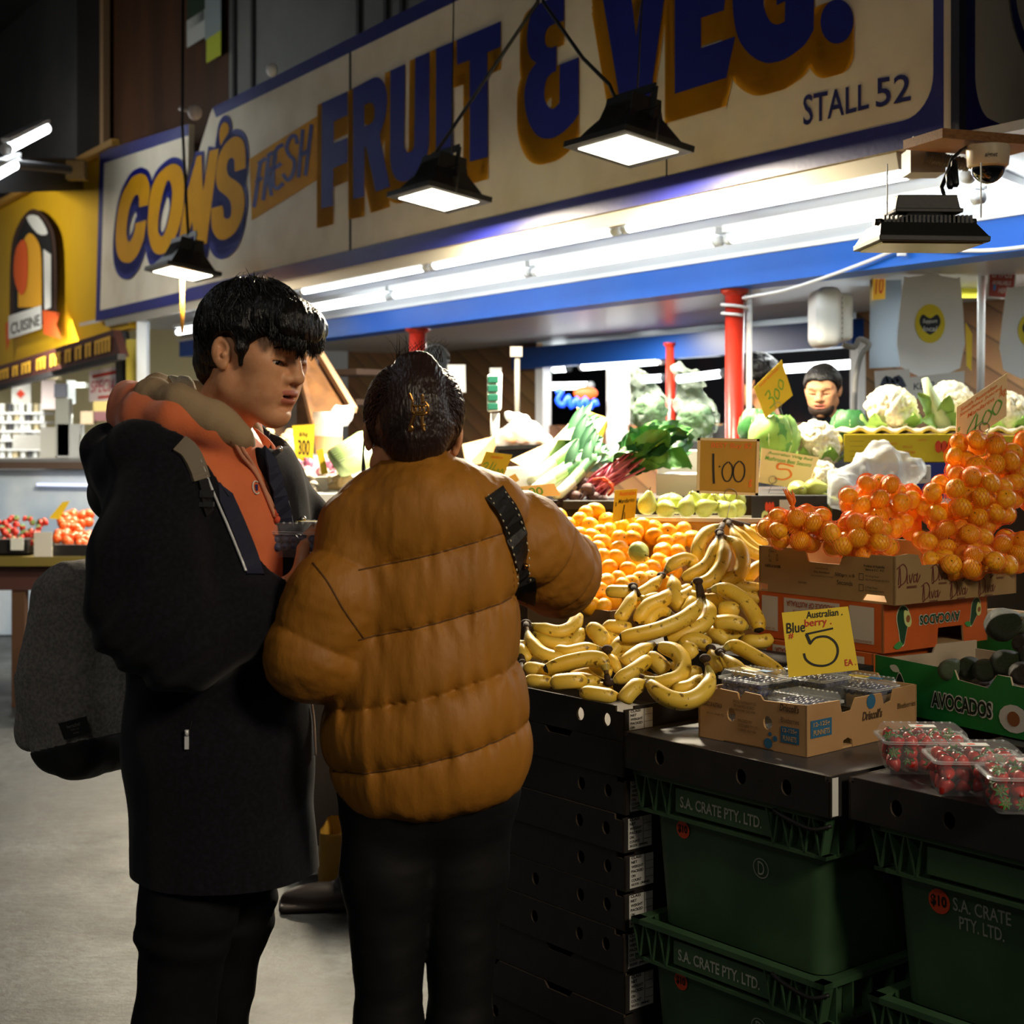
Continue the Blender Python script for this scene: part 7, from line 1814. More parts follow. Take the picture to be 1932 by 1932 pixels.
cauli(1900, 778, 42, 5.35, 'cauliflower behind the 4.00 card on the top tray', (.5, .3, 2.4), fl1)
cauli(1545, 836, 44, 5.2, 'cauliflower beside the green cabbage below the tray', (.9, 0, .9), fl2)
cauli(1548, 905, 36, 5.0, 'lower cauliflower half behind the faded orange card', (1.0, .2, .2), fl1)
# broken green cauliflower stalk
st = thing('cauliflower', 'upturned cauliflower with its thick pale green stalk pointing up', 'cauliflower', P(1762, 790, 5.3), 'cauliflowers')
m = MB(); m.tube([P(1775, 800, 5.3), P(1768, 775, 5.28), P(1755, 745, 5.26), P(1745, 714, 5.25)], [.05, .03, .02, .012], 12); obj('stalk', m, M_rib, st)
for i, (b, e) in enumerate((((1765, 800), (1728, 738)), ((1775, 795), (1790, 740)), ((1770, 805), (1735, 790)), ((1785, 805), (1815, 775)))): m = MB(); leaf(m, P(*b, 5.3), P(*e, 5.24), .03, .02, seed=i); obj('leaf', m, M_lf, st)
m = MB(); pts = []                    # moulded tray under them
pc = P(1770, 812, 5.3)
rows = []
for j in range(7):
    y = 5.18+j*.055; row = []
    for i in range(40):
        x = (1608-CX)/FPX*5.2+i*.0165; row.append(V((x, y, pc.z+.01*math.sin(i*1.3)*math.cos(j*1.4)+.006)))
    rows.append(row)
m.grid(rows); o = obj('moulded_tray', m, mat('pulp_cream', (206, 192, 164), .8)); md = o.modifiers.new('s', 'SOLIDIFY'); md.thickness = .012; tag(o, 'cream moulded pulp tray under the top row of cauliflowers', 'tray')
# yellow carton, blue carton
def boxpx(name, label, x0, x1, y0, y1, D, depth, m_, slant=0.0, cat='box'):
    a, b, c, d = P(x0, y1, D), P(x1, y1, D+slant), P(x1, y0, D+slant), P(x0, y0, D); dv = V((.25, 1, 0)).normalized()*depth
    t = thing(name, label, cat, a); m = MB(); m.hexa([a, b, b+dv, a+dv], [V((d.x, d.y, d.z)), V((c.x, c.y, d.z)), V((c.x, c.y, d.z))+dv, d+dv]); obj('carton_body', m, m_, t, bevel=.002)
    z0, z1 = a.z, d.z; f = lambda u, v: a+(b-a)*u+V((0, -.0015, 0))+V((0, 0, (z1-z0)*v-(b.z-a.z)*u))
    return t, f
M_yel = mat('carton_yellow', (206, 186, 30), .6, var=(6, (196, 174, 24), .4, .7))
yb, f = boxpx('fruit_carton', 'yellow carton with upside down red print under the top cauliflowers', 1592, 1815, 819, 872, 5.15, .36, M_yel)
mt = mat('print_orange', (206, 96, 40), .7)
def wf(nm, f, items, m_, par):
    mb = MB()
    for s, x0, x1, y0, y1 in items: vs, fs = text2d(s, 1, .01); vs = fit(vs, 0, 1, 0, 1); mb.add([f(x0+(x1-x0)*(1-x), y0+(y1-y0)*(1-y)) for x, y in vs], fs)
    obj(nm, mb, m_, par)
wf('lettering', f, [('A.T. PARKER & SONS', .3, .45, .3, .38), ('ORANGE GROVE', .32, .43, .48, .55), ('SOUTH AUSTRALIA', .3, .45, .62, .7), ('PACKED', .5, .6, .3, .4), ('QTY CLASS', .5, .58, .5, .6), ('SIZE', .22, .28, .4, .5), ('COUNT', .22, .29, .6, .7), ('CLASS 1', .62, .7, .75, .82)], mt, yb)
mb = MB(); 
for i in range(4): mb.add([f(.05+x*.12, .2+i*.18+y*.012) for x, y in ((0, 0), (1, 0), (1, 1), (0, 1))], [(0, 1, 2, 3)])
obj('rule_lines', mb, mat('print_olive', (110, 100, 20), .7), yb)
mb = MB()
for cx in (.80, .85, .9): vs, fs = fill2d([circ(cx, .55, .03, 12, .22)]); mb.add([f(x, y) for x, y in vs], fs)
obj('fruit_print', mb, mat('print_tomato', (216, 70, 34), .7), yb)
boxpx('fruit_carton', 'yellow carton continuing at the right edge behind the net bags', 1818, 1990, 822, 876, 5.15, .36, M_yel)
boxpx('fruit_carton', 'dark blue carton under the yellow one', 1600, 1812, 873, 945, 5.15, .36, mat('carton_blue', (32, 48, 128), .6)); 
b2, f2 = boxpx('label_box', 'white label card on the blue carton above the net bags', 1718, 1756, 878, 912, 5.1, .01, M_lab); wf('lettering', f2, [('TOPAZ', .15, .8, .25, .45), ('GRADE', .2, .7, .6, .8)], M_ink, b2)
# cabbages
def cabbage(x, y, rpx, D, label, dark=False):
    r = rpx/FPX*D; t = thing('cabbage', label, 'cabbage', P(x, y, D), 'cabbages'); m = MB(); m.ball((0, 0, 0), (r*.86, r*.86, r*.8)); obj('heart', m, M_lfm if not dark else M_lfd, t, False)
    for i in range(7):
        a = i*.95+x; d = V((math.cos(a)*.75, math.sin(a)*.75, -.5)); m = MB(); tip = V((math.cos(a+2.6)*.55, math.sin(a+2.6)*.55, .75))*r*1.05
        rows = []
        c0 = V((math.cos(a), math.sin(a), 0)); s0 = V((-c0.y, c0.x, 0))
        for u in range(9):
            th = -1.0+u/8*2.0; row = []
            for k in range(9):
                q = (k/8-.5)*2.0*(1.0-.25*(u/8)**2); v = (c0*math.cos(q)+s0*math.sin(q))*math.cos(th)+V((0, 0, math.sin(th))); row.append(v*r*(1.0+.02*i*.5+.035*math.sin(k*2.2+u+i)+.03*math.sin(k*5+u*1.7)+.16*max(0, th-.5)))
            rows.append(row)
        m.grid(rows); m.tube([c0*math.cos(-1+u/8*1.8)*r*1.035+V((0, 0, math.sin(-1+u/8*1.8)*r*1.035)) for u in range(9)], [r*.028*(1-u/9.5) for u in range(9)], 6, mi=1)
        obj('leaf', m, [M_lfd if dark else (M_lf if i % 4 else M_lfm), M_rib], t, False)
    return t
cabbage(1462, 826, 46, 5.15, 'pale green cabbage with spread veined leaves behind the 5 card'); cabbage(1432, 808, 38, 5.35, 'dark leafed cabbage behind the pale one', True); cabbage(1602, 806, 34, 5.55, 'dark green cabbage left of the top tray', True)
# leeks
def leek(p, q, r, label, i):
    p, q = V(p), V(q); t = thing('leek', label, 'leek', p, 'leeks in the bundle'); d = q-p; s = d.cross(V((0, 1, .2))).normalized()
    ws = [p+d*k+s*.008*math.sin(k*3+i) for k in [j/12 for j in range(13)]]
    m = MB(); m.tube(ws, [r*(.55 if j == 0 else 1.0+.25*(j/12)**2) for j in range(13)], 12)
    for j in range(len(m.mi)-2): k = j//12; m.mi[j] = 0 if k < 5 else (1 if k < 8 else 2)
    obj('shaft', m, [mat('leek_white', (222, 226, 204), .45), mat('leek_pale', (168, 200, 140), .45), mat('leek_green', (92, 146, 96), .45)], t)
    m = MB()
    for k in range(4): leaf(m, p+d*.72, q+d*.14+s*(k-1.5)*.03+V((0, 0, .015*(k % 2))), r*.9, .01, nrm=V((0, -1, .3)), ruffle=.02, seed=k)
    obj('leaf', m, mat('leek_leaf', (84, 140, 104), .45), t)
LK = [((985,905),(1098,806),5.1),((1000,915),(1106,822),5.0),((1012,925),(1118,838),4.96),((1030,930),(1125,850),4.9),((1045,934),(1118,868),4.86),((992,893),(1112,800),5.15),((1060,925),(1135,860),5.0),((1022,905),(1110,830),5.08),((1005,932),(1090,868),4.84)]
for i, (a, b, D) in enumerate(LK): leek(P(a[0], a[1], D-.05), P(b[0], b[1], D+.12), .0185, 'leek with white shank and green top in the slanting bundle', i)
# beetroot bunch
bt_ = thing('beetroot_bunch', 'bunch of beetroot with pink stems and big green leaves', 'beetroot', P(1110, 940, 4.9))
M_beet = mat('beet_skin', (104, 76, 78), .7, var=(20, (76, 56, 58), .35, .7), bump=(50, .3, .005)); M_stem = mat('beet_stem', (190, 84, 112), .4, var=(20, (214, 124, 136), .4, .7))
for i, (x, y, r, D) in enumerate(((1099,911,13,4.92),(1109,924,14,4.86),(1072,930,12,4.88),(1063,918,12,4.95),(1122,940,13,4.86),(1086,938,13,4.86),(1136,944,11,4.85),(1060,938,10,4.86))):
    c = P(x, y, D); rr_ = r/FPX*D; m = MB(); m.ball(c, (rr_, rr_, rr_*.92)); m.tube([c+V((-.3*rr_, -rr_*.7, -rr_*.3)), c+V((-rr_*1.0, -rr_*.9, -rr_*1.3)), c+V((-rr_*1.7, -rr_*.9, -rr_*1.7))], [rr_*.35, rr_*.12, .001], 6); obj('beet', m, M_beet, bt_)
g = random.Random(8); m = MB(); tips = []
for i in range(34):
    a = P(1118+g.uniform(-14, 22), 918+g.uniform(-16, 26), 4.9+g.uniform(-.04, .06)); b = P(1182+g.uniform(-24, 40), 872+g.uniform(-36, 24), 5.0+g.uniform(-.06, .1)); m.tube([a, (a+b)/2+V((0, 0, g.uniform(-.01, .012))), b], .0042, 6); tips.append(b)
obj('stems', m, M_stem, bt_)
m = MB(); pts = [P(1136, 905, 4.86), P(1150, 912, 4.83), P(1156, 924, 4.84), P(1148, 934, 4.87)]; m.tube(smooth_loop([tuple(p) for p in pts], 4, False), .005, 6); m.tube([P(1118, 905, 4.86), P(1140, 902, 4.83), P(1158, 916, 4.84)], .005, 6); obj('rubber_band', m, mat('band_orange', (226, 92, 60), .5), bt_)
for i in range(22):
    b = tips[i]; e = P(1245+g.uniform(-60, 62), 838+g.uniform(-38, 50), 5.05+g.uniform(-.15, .12)); m = MB(); leaf(m, b+(e-b)*.05, e, .052+g.uniform(-.012, .02), .03, nrm=V((g.uniform(-.3, .3), -1, g.uniform(.2, 1.0))), ruffle=.22, mi=0, rib=1, seed=i); obj('leaf', m, [M_lfd if i % 3 else M_lfm, M_stem if i % 2 else M_rib], bt_)
tb, f = boxpx('beet_tray', 'black tray holding the beetroot behind the loose mandarins', 1062, 1165, 945, 962, 4.78, .3, M_blk)
# cartons and foam boxes behind the leeks
def panel(name, label, quad, Ds, t, m_, hole=None, cat='carton'):
    q = [P(x, y, d) for (x, y), d in zip(quad, Ds)]; n = (q[1]-q[0]).cross(q[3]-q[0]).normalized(); 
    if n.dot(V((0, 0, CAMZ))-q[0]) < 0: n = -n
    m = MB(); m.hexa(q, [p-n*t for p in q]); o = obj(name, m, m_); tag(o, label, cat)
    return o
panel('cardboard_panel', 'slanting brown carton side with a round hole behind the leeks', [(962,868),(1040,832),(1078,836),(1018,898)], (5.2, 5.5, 5.4, 5.0), .006, M_kraft)
panel('cardboard_panel', 'brown carton side right of the woman\'s ear', [(872,838),(935,822),(935,868),(880,880)], (5.6, 5.8, 5.7, 5.4), .006, M_kraft)
boxpx('foam_box', 'white foam box with a yellow label behind the 2 1/600 card', 930, 1000, 884, 925, 4.85, .3, mat('foam_white', (222, 224, 222), .7), .15)
panel('box_label', 'small yellow printed label on the foam box', [(950,905),(972,893),(980,906),(956,920)], (4.84, 4.86, 4.86, 4.84), .002, mat('label_amber', (206, 152, 50), .6), cat='label')
boxpx('wrapped_tray', 'pale wrapped tray under the beetroot leaves', 1238, 1318, 895, 935, 4.95, .3, mat('wrap_white', (206, 200, 198), .3)); boxpx('wrapped_tray', 'white box behind the beetroot leaves beside the 1.00 card', 1240, 1330, 850, 894, 5.3, .3, mat('foam_white', (222, 224, 222)))
bt3, f = boxpx('fruit_tray_black', 'black fruit tray with printed avocado and carrots right of the pears', 1418, 1560, 935, 988, 4.7, .35, M_blk); bt3.name = 'fruit_tray'
mb = MB(); vs, fs = fill2d([circ(.18, .25, .05, 12, .22)]); mb.add([f(x, y) for x, y in vs], fs, 0); vs, fs = fill2d([circ(.18, .22, .025, 12, .1)]); mb.add([f(x, y)+V((0, -.001, 0)) for x, y in vs], fs, 1)
for i, cx in enumerate((.2, .24, .28)): vs, fs = fill2d([circ(cx, .6, .022, 10, .18)]); mb.add([f(x, y) for x, y in vs], fs, 2)
obj('fruit_print', mb, [mat('print_flesh', (196, 204, 130)), mat('print_stone', (140, 84, 44)), mat('print_tomato', (216, 70, 34))], bt3); mb = MB(); mb.add([f(x, y) for x, y in ((.37, .4), (.52, .4), (.52, .85), (.37, .85))], [(0, 1, 2, 3)]); ls = obj('label_sticker', mb, M_lab, bt3)
for i, (x, y) in enumerate(((1505, 925), (1535, 922), (1552, 948), (1570, 955))): loose(me_p, 'pear', P(x, y, 4.8), .032, 'green pear in the black tray behind the left net bags', 'pear', 'pears in the black tray', (1.4, .4, i))
# pumpkin pieces in film on the scale
sc = thing('shop_scale', 'shop scale with green keyed display on a pole', 'scale', P(930, 850, 5.9)); m = MB(); m.hexa([P(935, 848, 5.7), P(1035, 845, 5.7), P(1035, 845, 6.1), P(935, 848, 6.1)], [P(935, 842, 5.7), P(1035, 838, 5.7), P(1035, 838, 6.1), P(935, 842, 6.1)]); obj('pan', m, M_black, sc)
m = MB(); m.hexa([P(940, 872, 5.75), P(1020, 868, 5.75), P(1020, 868, 6.1), P(940, 872, 6.1)], [P(940, 849, 5.75), P(1020, 846, 5.75), P(1020, 846, 6.1), P(940, 849, 6.1)]); obj('base', m, mat('scale_blue', (26, 34, 60), .4), sc)
m = MB(); m.tube([P(933, 860, 5.9), P(934, 780, 5.9)], .018, 10); obj('pole', m, M_white, sc)
m = MB(); m.hexa([P(919, 778, 5.85), P(946, 775, 5.85), P(946, 775, 5.9), P(919, 778, 5.9)], [P(919, 707, 5.85), P(948, 701, 5.85), P(948, 701, 5.9), P(919, 707, 5.9)]); obj('display', m, M_white, sc, bevel=.01)
for i in range(4): m = MB(); m.box(P(930, 716+i*17, 5.84), (.042, .012, .028)); obj('key', m, mat('key_green', (24, 86, 70), .4), sc, bevel=.004)
M_pump = mat('pumpkin_flesh', (232, 140, 50), .5, var=(6, (220, 170, 90), .4, .7)); M_film = mat('clear_film', (236, 240, 244), .15, alpha=.35, spec=.9)
for x, y, r in ((958, 828, 19), (988, 828, 18), (1017, 830, 16)): m = MB(); c = P(x, y, 5.8); rr_ = r/FPX*5.8; m.ball(c, (rr_, rr_*.8, rr_*.75)); tag(obj('pumpkin_piece', m, M_pump), 'wrapped orange pumpkin piece on the scale', 'pumpkin', 'pumpkin pieces on the scale')
def film_bag(name, label, pts, rs, lo, hi, amp=.012, sc_=45, m_=None, h=.009, cat='plastic bag', group=None):
    F = Field(lo, hi, h); d = F.chain(pts, rs, .03); d = d-amp*fbm(F.x, F.y, F.z, sc_, int(abs(pts[0].x)*100) % 50)-amp*.5*fbm(F.x, F.y, F.z, sc_*2.2, 3); vs, fs = F.skin(d); o = put(name, skin_mesh(name, vs, fs, m_ or M_film)); return tag(o, label, cat, group)
film_bag('plastic_bag', 'clear plastic over the pumpkin pieces on the scale', [P(950, 832, 5.8), P(985, 822, 5.8), P(1025, 836, 5.8)], [.05, .055, .04], P(925, 860, 5.65), P(1050, 780, 5.95)); film_bag('plastic_bag', 'pale plastic bag bunched above the pumpkin pieces', [P(1010, 815, 5.85), P(985, 800, 5.85), P(962, 785, 5.85)], [.03, .035, .02], P(940, 840, 5.7), P(1035, 765, 6.0), m_=mat('film_white', (226, 232, 236), .3, alpha=.8))
# hanging bags of lettuce
for x, y, w, D, tip, lab in ((1226, 772, 40, 5.5, (1180, 704), 'clear bag of green lettuce hanging left of the near red post'), (1312, 790, 42, 5.4, (1284, 694), 'crumpled clear bag of greens next to the near red post')):
    c = P(x, y, D); r = w/FPX*D; film_bag('plastic_bag', lab, [P(tip[0], tip[1], D), P((tip[0]*1.2+x)/2.2, (tip[1]+y-40)/2, D), c], [.012, r*.55, r], c-V((r*2, r*1.6, r*1.6)), c+V((r*1.8, r*1.6, r*3.2)), .022, 62, mat('film_grey', (170, 190, 186), .2, alpha=.16, spec=1.0)); m = MB(); m.ball(c-V((-.0, 0, .01)), r*.8, nu=28, nv=18, fn=lambda v: v*(1+.16*math.sin(7*v.x+9*v.z)*math.cos(8*v.y))); tag(obj('lettuce', m, mat('lettuce_dim', (74, 108, 76), .6, var=(14, (70, 104, 78), .35, .7))), 'green lettuce inside the '+lab.split(' hanging')[0].replace('crumpled ', '').split(' next')[0]+(' at left' if x < 1260 else ' by the post'), 'lettuce')
film_bag('plastic_bag', 'white plastic bag bulging behind the left net bags', [P(1590, 930, 4.6), P(1612, 905, 4.65), P(1660, 885, 4.7), P(1715, 890, 4.7)], [.055, .06, .07, .045], P(1545, 985, 4.4), P(1770, 825, 4.95), .018, 34, mat('bag_white', (214, 220, 224), .3, alpha=.5))
# right hand wall: fan heater, duct, notices, tote bags
ac = thing('wall_heater', 'white wall heater seen from its side near the ceiling', 'heater', P(1572, 600, 6.4))
F = Field(P(1515, 680, 6.2), P(1625, 525, 6.7), .009); d = F.rbox(P(1556, 600, 6.42), (.055, .12, .125), .04); d = smin(d, F.rbox(P(1580, 600, 6.45), (.05, .09, .10), .02), .02); vs, fs = F.skin(d); put('shell', skin_mesh('shell', vs, fs, mat('heater_white', (216, 218, 214), .4)), ac)
for i in range(9): m = MB(); m.box(P(1583, 562+i*9.5, 6.335), (.028, .006, .008)); obj('vent_slot', m, M_black, ac)
m = MB(); m.tube([P(x, y, 6.5) for x, y in smooth_loop([(1590, 650), (1612, 655), (1622, 640), (1640, 650), (1625, 670), (1614, 720), (1612, 800)], 4, False)], .012, 8); tag(obj('cable_bundle', m, mat('cable_grey', (130, 130, 128), .6)), 'grey cable bundle curling down beside the heater', 'cable')
m = MB(); a = [P(1640, 695, 7.2), P(1702, 692, 7.2), P(1702, 692, 7.5), P(1640, 695, 7.5)]; b = [P(1642, 505, 7.2), P(1700, 505, 7.2), P(1700, 505, 7.5), P(1642, 505, 7.5)]; m.hexa(a, b); tag(obj('metal_duct', m, mat('galvanised', (120, 128, 136), .35, metal=.7)), 'square galvanised duct left of the white tote bag', 'duct')
card('small orange and yellow card reading 10 on the duct', [(1647,516),(1671,513),(1670,564),(1646,566)], 7.15, [('t','10',.2,.85,.15,.8,M_penr)], None, mat('card_amber', (226, 172, 40), .6), group=None)
def tote(label, x0, x1, y0, y1, D):
    t = thing('tote_bag', label, 'bag', P((x0+x1)/2, y0, D), 'white printed carrier bags hanging on the boards'); k = lambda x, y, o=0: P(x, y, D-o)
    w = x1-x0; mx = (x0+x1)/2
    lp = [(x0, y1), (x0+.04*w, y0+.2*(y1-y0)), (x0+.12*w, y0+.13*(y1-y0)), (mx-.1*w, y0+.1*(y1-y0)), (mx-.1*w, y0), (mx+.1*w, y0), (mx+.1*w, y0+.1*(y1-y0)), (x1-.1*w, y0+.14*(y1-y0)), (x1-.02*w, y0+.2*(y1-y0)), (x1-.03*w, y1+2)]
    lp = smooth_loop(lp, 3); vs, fs = fill2d([lp]); m = MB(); n = len(lp)
    m.add([k(x, y) for x, y in vs], fs); m.add([k(x, y, -.025) for x, y in vs], fs); m.add([k(x, y) for x, y in lp]+[k(x, y, -.025) for x, y in lp], [(i, (i+1) % n, n+(i+1) % n, n+i) for i in range(n)]); obj('bag_body', m, mat('tote_white', (218, 222, 224), .5, bump=(9, .3, .02)), t)
    def el(nm, cx, cy, rx, ry, m_, o, par): vs, fs = fill2d([circ(cx, cy, rx, 24, ry)]); mb = MB(); mb.add([k(x, y, o) for x, y in vs], fs); return obj(nm, mb, m_, par)
    cx, cy = mx-.02*w, y0+.58*(y1-y0); ll = el('badge', cx, cy, .245*w, .19*(y1-y0), mat('badge_yellow', (214, 198, 40), .6), .003, t)
    hl = smooth_loop([(cx, cy+.11*(y1-y0)), (cx-.17*w, cy), (cx-.12*w, cy-.09*(y1-y0)), (cx, cy-.05*(y1-y0)), (cx+.12*w, cy-.09*(y1-y0)), (cx+.17*w, cy)], 3); vs, fs = fill2d(hl and [hl]); mb = MB(); mb.add([k(x, y, .004) for x, y in vs], fs); obj('heart', mb, mat('badge_dark', (30, 40, 44), .6), ll)
    mb = MB()
    for s, yy in (('Support', -.045), ('local', .025)): vs, fs = text2d(s, 1, .01, .25); vs = fit(vs, cx-.12*w, cx+.12*w, 0, .05*(y1-y0)); mb.add([k(x, cy+(yy+.05)*(y1-y0)-y, .0055) for x, y in vs], fs)
    obj('lettering', mb, mat('tote_white', (218, 222, 224)), ll)
    return t
tote('white carrier bag with a yellow heart badge hanging beside the duct', 1699, 1815, 498, 692, 6.9); tote('white carrier bag cut by the right edge of the picture', 1893, 2010, 520, 698, 6.9)
card('yellow board reading EFTPOS high on the boarded wall', [(1776,492),(1852,490),(1851,562),(1776,562)], 7.6, [('t','EFTPOS',.0,.95,.08,.46,M_pen),('t','AVAILABLE',.3,.75,.6,.72,M_peno)], None, mat('card_lime', (206, 196, 36), .6), name='eftpos_board', group=None)
card('white framed red sign reading EFTPOS AVAILABLE HERE', [(1866,494),(1918,496),(1914,566),(1862,562)], 6.95, [('t','EFTPOS',.14,.86,.24,.42,M_lab),('t','AVAILABLE',.16,.84,.5,.62,M_lab),('t','HERE',.4,.75,.7,.84,M_lab),('s',[(.2,.7),(.3,.7)],.16,mat('sign_blue_mark',(70,120,180),.6))], None, mat('sign_brown_red', (150, 62, 50), .6), M_lab, name='eftpos_sign', group=None)
m = MB(); m.tube([P(1852, 480, 7.0), P(1850, 760, 7.0)], .017, 10); tag(obj('white_pole', m, M_white), 'white pole in front of the boarded wall at right', 'pole')
panel('card_edge', 'narrow yellow card seen almost edge on beside the white pole', [(1822,608),(1834,630),(1833,700),(1824,690)], (6.6,)*4, .003, M_card, cat='price card')
for q, lab, m_, it in (([(1650,700),(1716,696),(1718,745),(1652,748)], 'white poster with dark mountain print behind the cauliflowers', M_lab, [('s',[(.2,.7),(.35,.3),(.5,.55),(.65,.3),(.8,.7)],.2,mat('poster_navy',(50,60,78),.7))]), ([(1716,712),(1820,700),(1818,748),(1718,752)], 'white poster with bold lettering behind the green stalk', M_lab, [('t','KEEP',.06,.45,.3,.6,mat('poster_navy',(50,60,78)))])): card(lab, q, 6.8, it, None, m_, name='poster', group=None)
# left of the woman: onions, garlic, celery, boards
M_onion = mat('red_onion', (132, 62, 92), .35, var=(9, (166, 104, 126), .35, .7)); M_potato = mat('pale_onion', (206, 168, 120), .5, var=(9, (222, 194, 152), .35, .7)); M_garlic = mat('garlic', (214, 206, 190), .6, var=(14, (188, 172, 146), .35, .7)); M_ginger = mat('ginger', (186, 160, 116), .7, var=(14, (150, 120, 80), .35, .7))
def onion_mesh(m_): mb = MB(); mb.lathe([(0, -.85), (.3, -.85), (.75, -.6), (1, -.1), (.95, .25), (.65, .62), (.3, .78), (.12, .95), (.08, 1.2), (0, 1.2)], 16); return mb.mesh('onion', [m_])
mo_, mp_, mg_ = onion_mesh(M_onion), onion_mesh(M_potato), onion_mesh(M_garlic)
for n_, nm, me, lab, grp, x0, x1, y0, y1, r, D in ((16, 'red_onion', mo_, 'purple red onion in the heap between the two people', 'red onions', 545, 645, 850, 898, 11, 6.2), (15, 'brown_onion', mp_, 'pale brown onion in the heap behind the man\'s collar', 'brown onions', 500, 570, 812, 858, 12, 6.6), (22, 'garlic_bulb', mg_, 'white garlic bulb in the heap behind the dark coat', 'garlic bulbs', 560, 672, 888, 932, 10, 5.9)):
    for i in range(n_): x, y = rr.uniform(x0, x1), rr.uniform(y0, y1); d = D+(y1-y)*.008; loose(me, nm, P(x, y, d), r/FPX*d*rr.uniform(.85, 1.15), lab, nm.replace('_', ' '), grp)
for i in range(8):
    x, y = rr.uniform(585, 650), rr.uniform(905, 932); m = MB(); c = P(x, y, 5.8); m.tube([c, c+V((.04, .01, .01)), c+V((.08, -.01, -.005))], [.012, .02, .012], 8); m.tube([c+V((.04, 0, .01)), c+V((.05, -.02, .04))], [.015, .009], 8); tag(obj('ginger_root', m, M_ginger), 'knobbly ginger root among the garlic', 'ginger', 'ginger roots')
for i in range(7):
    t = thing('celery_bunch', 'pale green celery bunch lying left of the woman\'s head', 'celery', P(630+i*9, 878-i*4, 6.0), 'celery bunches'); m = MB(); a, b = P(626+i*3, 862+i*4, 6.0-i*.05), P(740, 820+i*7, 6.2-i*.05); m.tube([a, (a+b)/2+V((0, 0, .02)), b], [.03, .04, .03], 10); obj('stalk', m, mat('celery_pale', (176, 206, 130), .5, var=(6, (206, 222, 170), .4, .7)), t)
boxpx('white_crate', 'white plastic crate holding the garlic behind the dark coat', 570, 700, 932, 1000, 5.6, .3, mat('crate_white', (212, 214, 210), .5)); 
wb = thing('bucket', 'white bucket with tan band behind the 300 card', 'bucket', P(620, 850, 6.9)); m = MB(); m.lathe([(.048*1.2, 0), (.055*1.2, .16), (.06*1.2, .17), (.06*1.2, .2)], 20, Matrix.Translation(P(620, 860, 6.9)), mi=0); m.lathe([(.05*1.21, .01), (.053*1.21, .09)], 20, Matrix.Translation(P(620, 860, 6.9)), mi=1); obj('bucket_wall', m, [mat('bucket_white', (214, 216, 218), .4), mat('bucket_tan', (170, 130, 92), .6)], wb)
M_wood = mat('board_brown', (112, 76, 42), .6, var=(2, (84, 56, 32), .35, .7), stretch=(8, 8, 1))
panel('slanted_board', 'slanting brown board with a pale edge between the two heads', [(560,680),(602,664),(664,770),(600,840)], (7.4, 7.6, 7.2, 7.0), .02, M_wood, cat='board'); 
m = MB(); m.beam(P(600, 662, 7.55), P(668, 774, 7.15), .03, .03); tag(obj('timber_batten', m, mat('pale_timber', (168, 136, 104), .6)), 'pale timber edge of the slanting board', 'batten')
panel('slanted_board', 'brown board lying behind the man\'s chin', [(500,800),(560,690),(640,800),(560,850)], (7.5, 7.7, 7.3, 7.2), .02, M_wood, cat='board')
film_bag('white_cloth', 'white cloth draped at the foot of the slanting board', [P(612, 800, 7.1), P(640, 786, 7.1), P(660, 775, 7.15)], [.035, .045, .025], P(590, 825, 6.95), P(685, 755, 7.3), .01, 40, mat('cloth_grey', (196, 196, 204), .8), cat='cloth')
for y, lab in ((705, 'dark shelf on the boarded wall between the two heads'), (762, 'lower dark shelf on the boarded wall between the two heads')): m = MB(); m.beam(P(630, y, 8.2), P(705, y-3, 8.0), .25, .03); tag(obj('wall_shelf', m, mat('shelf_dark', (58, 42, 32), .7)), lab, 'shelf')
m = MB(); c = P(822, 678, 8.4); 
mr = thing('round_mirror', 'round black framed mirror right of the far red post', 'mirror', c); m = MB(); m.tube([c+V((math.cos(a)*.07, 0, math.sin(a)*.08)) for a in [i*.3 for i in range(22)]], .008, 8); obj('frame', m, M_black, mr); m = MB(); vs, fs = fill2d([circ(0, 0, .068, 24, .078)]); m.add([c+V((x, .004, y)) for x, y in vs], fs); obj('glass', m, mat('mirror_glass', (200, 206, 210), .05, metal=1), mr)
card('white notice pinned on the boarded wall right of the mirror', [(844,688),(878,688),(879,740),(846,742)], 8.3, [], None, M_paper, name='notice', group=None); card('small white notice above the scale display', [(924,694),(946,694),(946,704),(924,704)], 8.3, [], None, M_paper, name='notice', group=None)
m = MB(); m.tube([P(976, 672, 7.6), P(976, 800, 7.6)], .014, 10); m.box(P(974, 664, 7.6), (.06, .06, .05)); tag(obj('wall_conduit', m, mat('conduit_cream', (186, 180, 170), .5)), 'pale conduit with a box running down the boarded wall', 'conduit')
# blue neon scribble beyond the opening
ns = thing('neon_sign', 'blue neon script with an orange disc seen through the back opening', 'sign', P(1085, 770, 11)); m = MB(); pts = [(1048, 740), (1060, 738), (1052, 755), (1062, 765), (1072, 748), (1078, 768), (1088, 752), (1094, 770), (1104, 752), (1112, 770), (1122, 756), (1126, 766)]; m.tube([P(x, y, 10.8) for x, y in smooth_loop(pts, 4, False)], .02, 8); obj('neon_tube', m, mat('neon_blue', (24, 70, 230), .4, emit=1.2), ns); m = MB(); m.ball(P(1105, 742, 11), (.09, .03, .05)); obj('neon_disc', m, mat('neon_orange', (210, 84, 30), .5, emit=.5), ns)
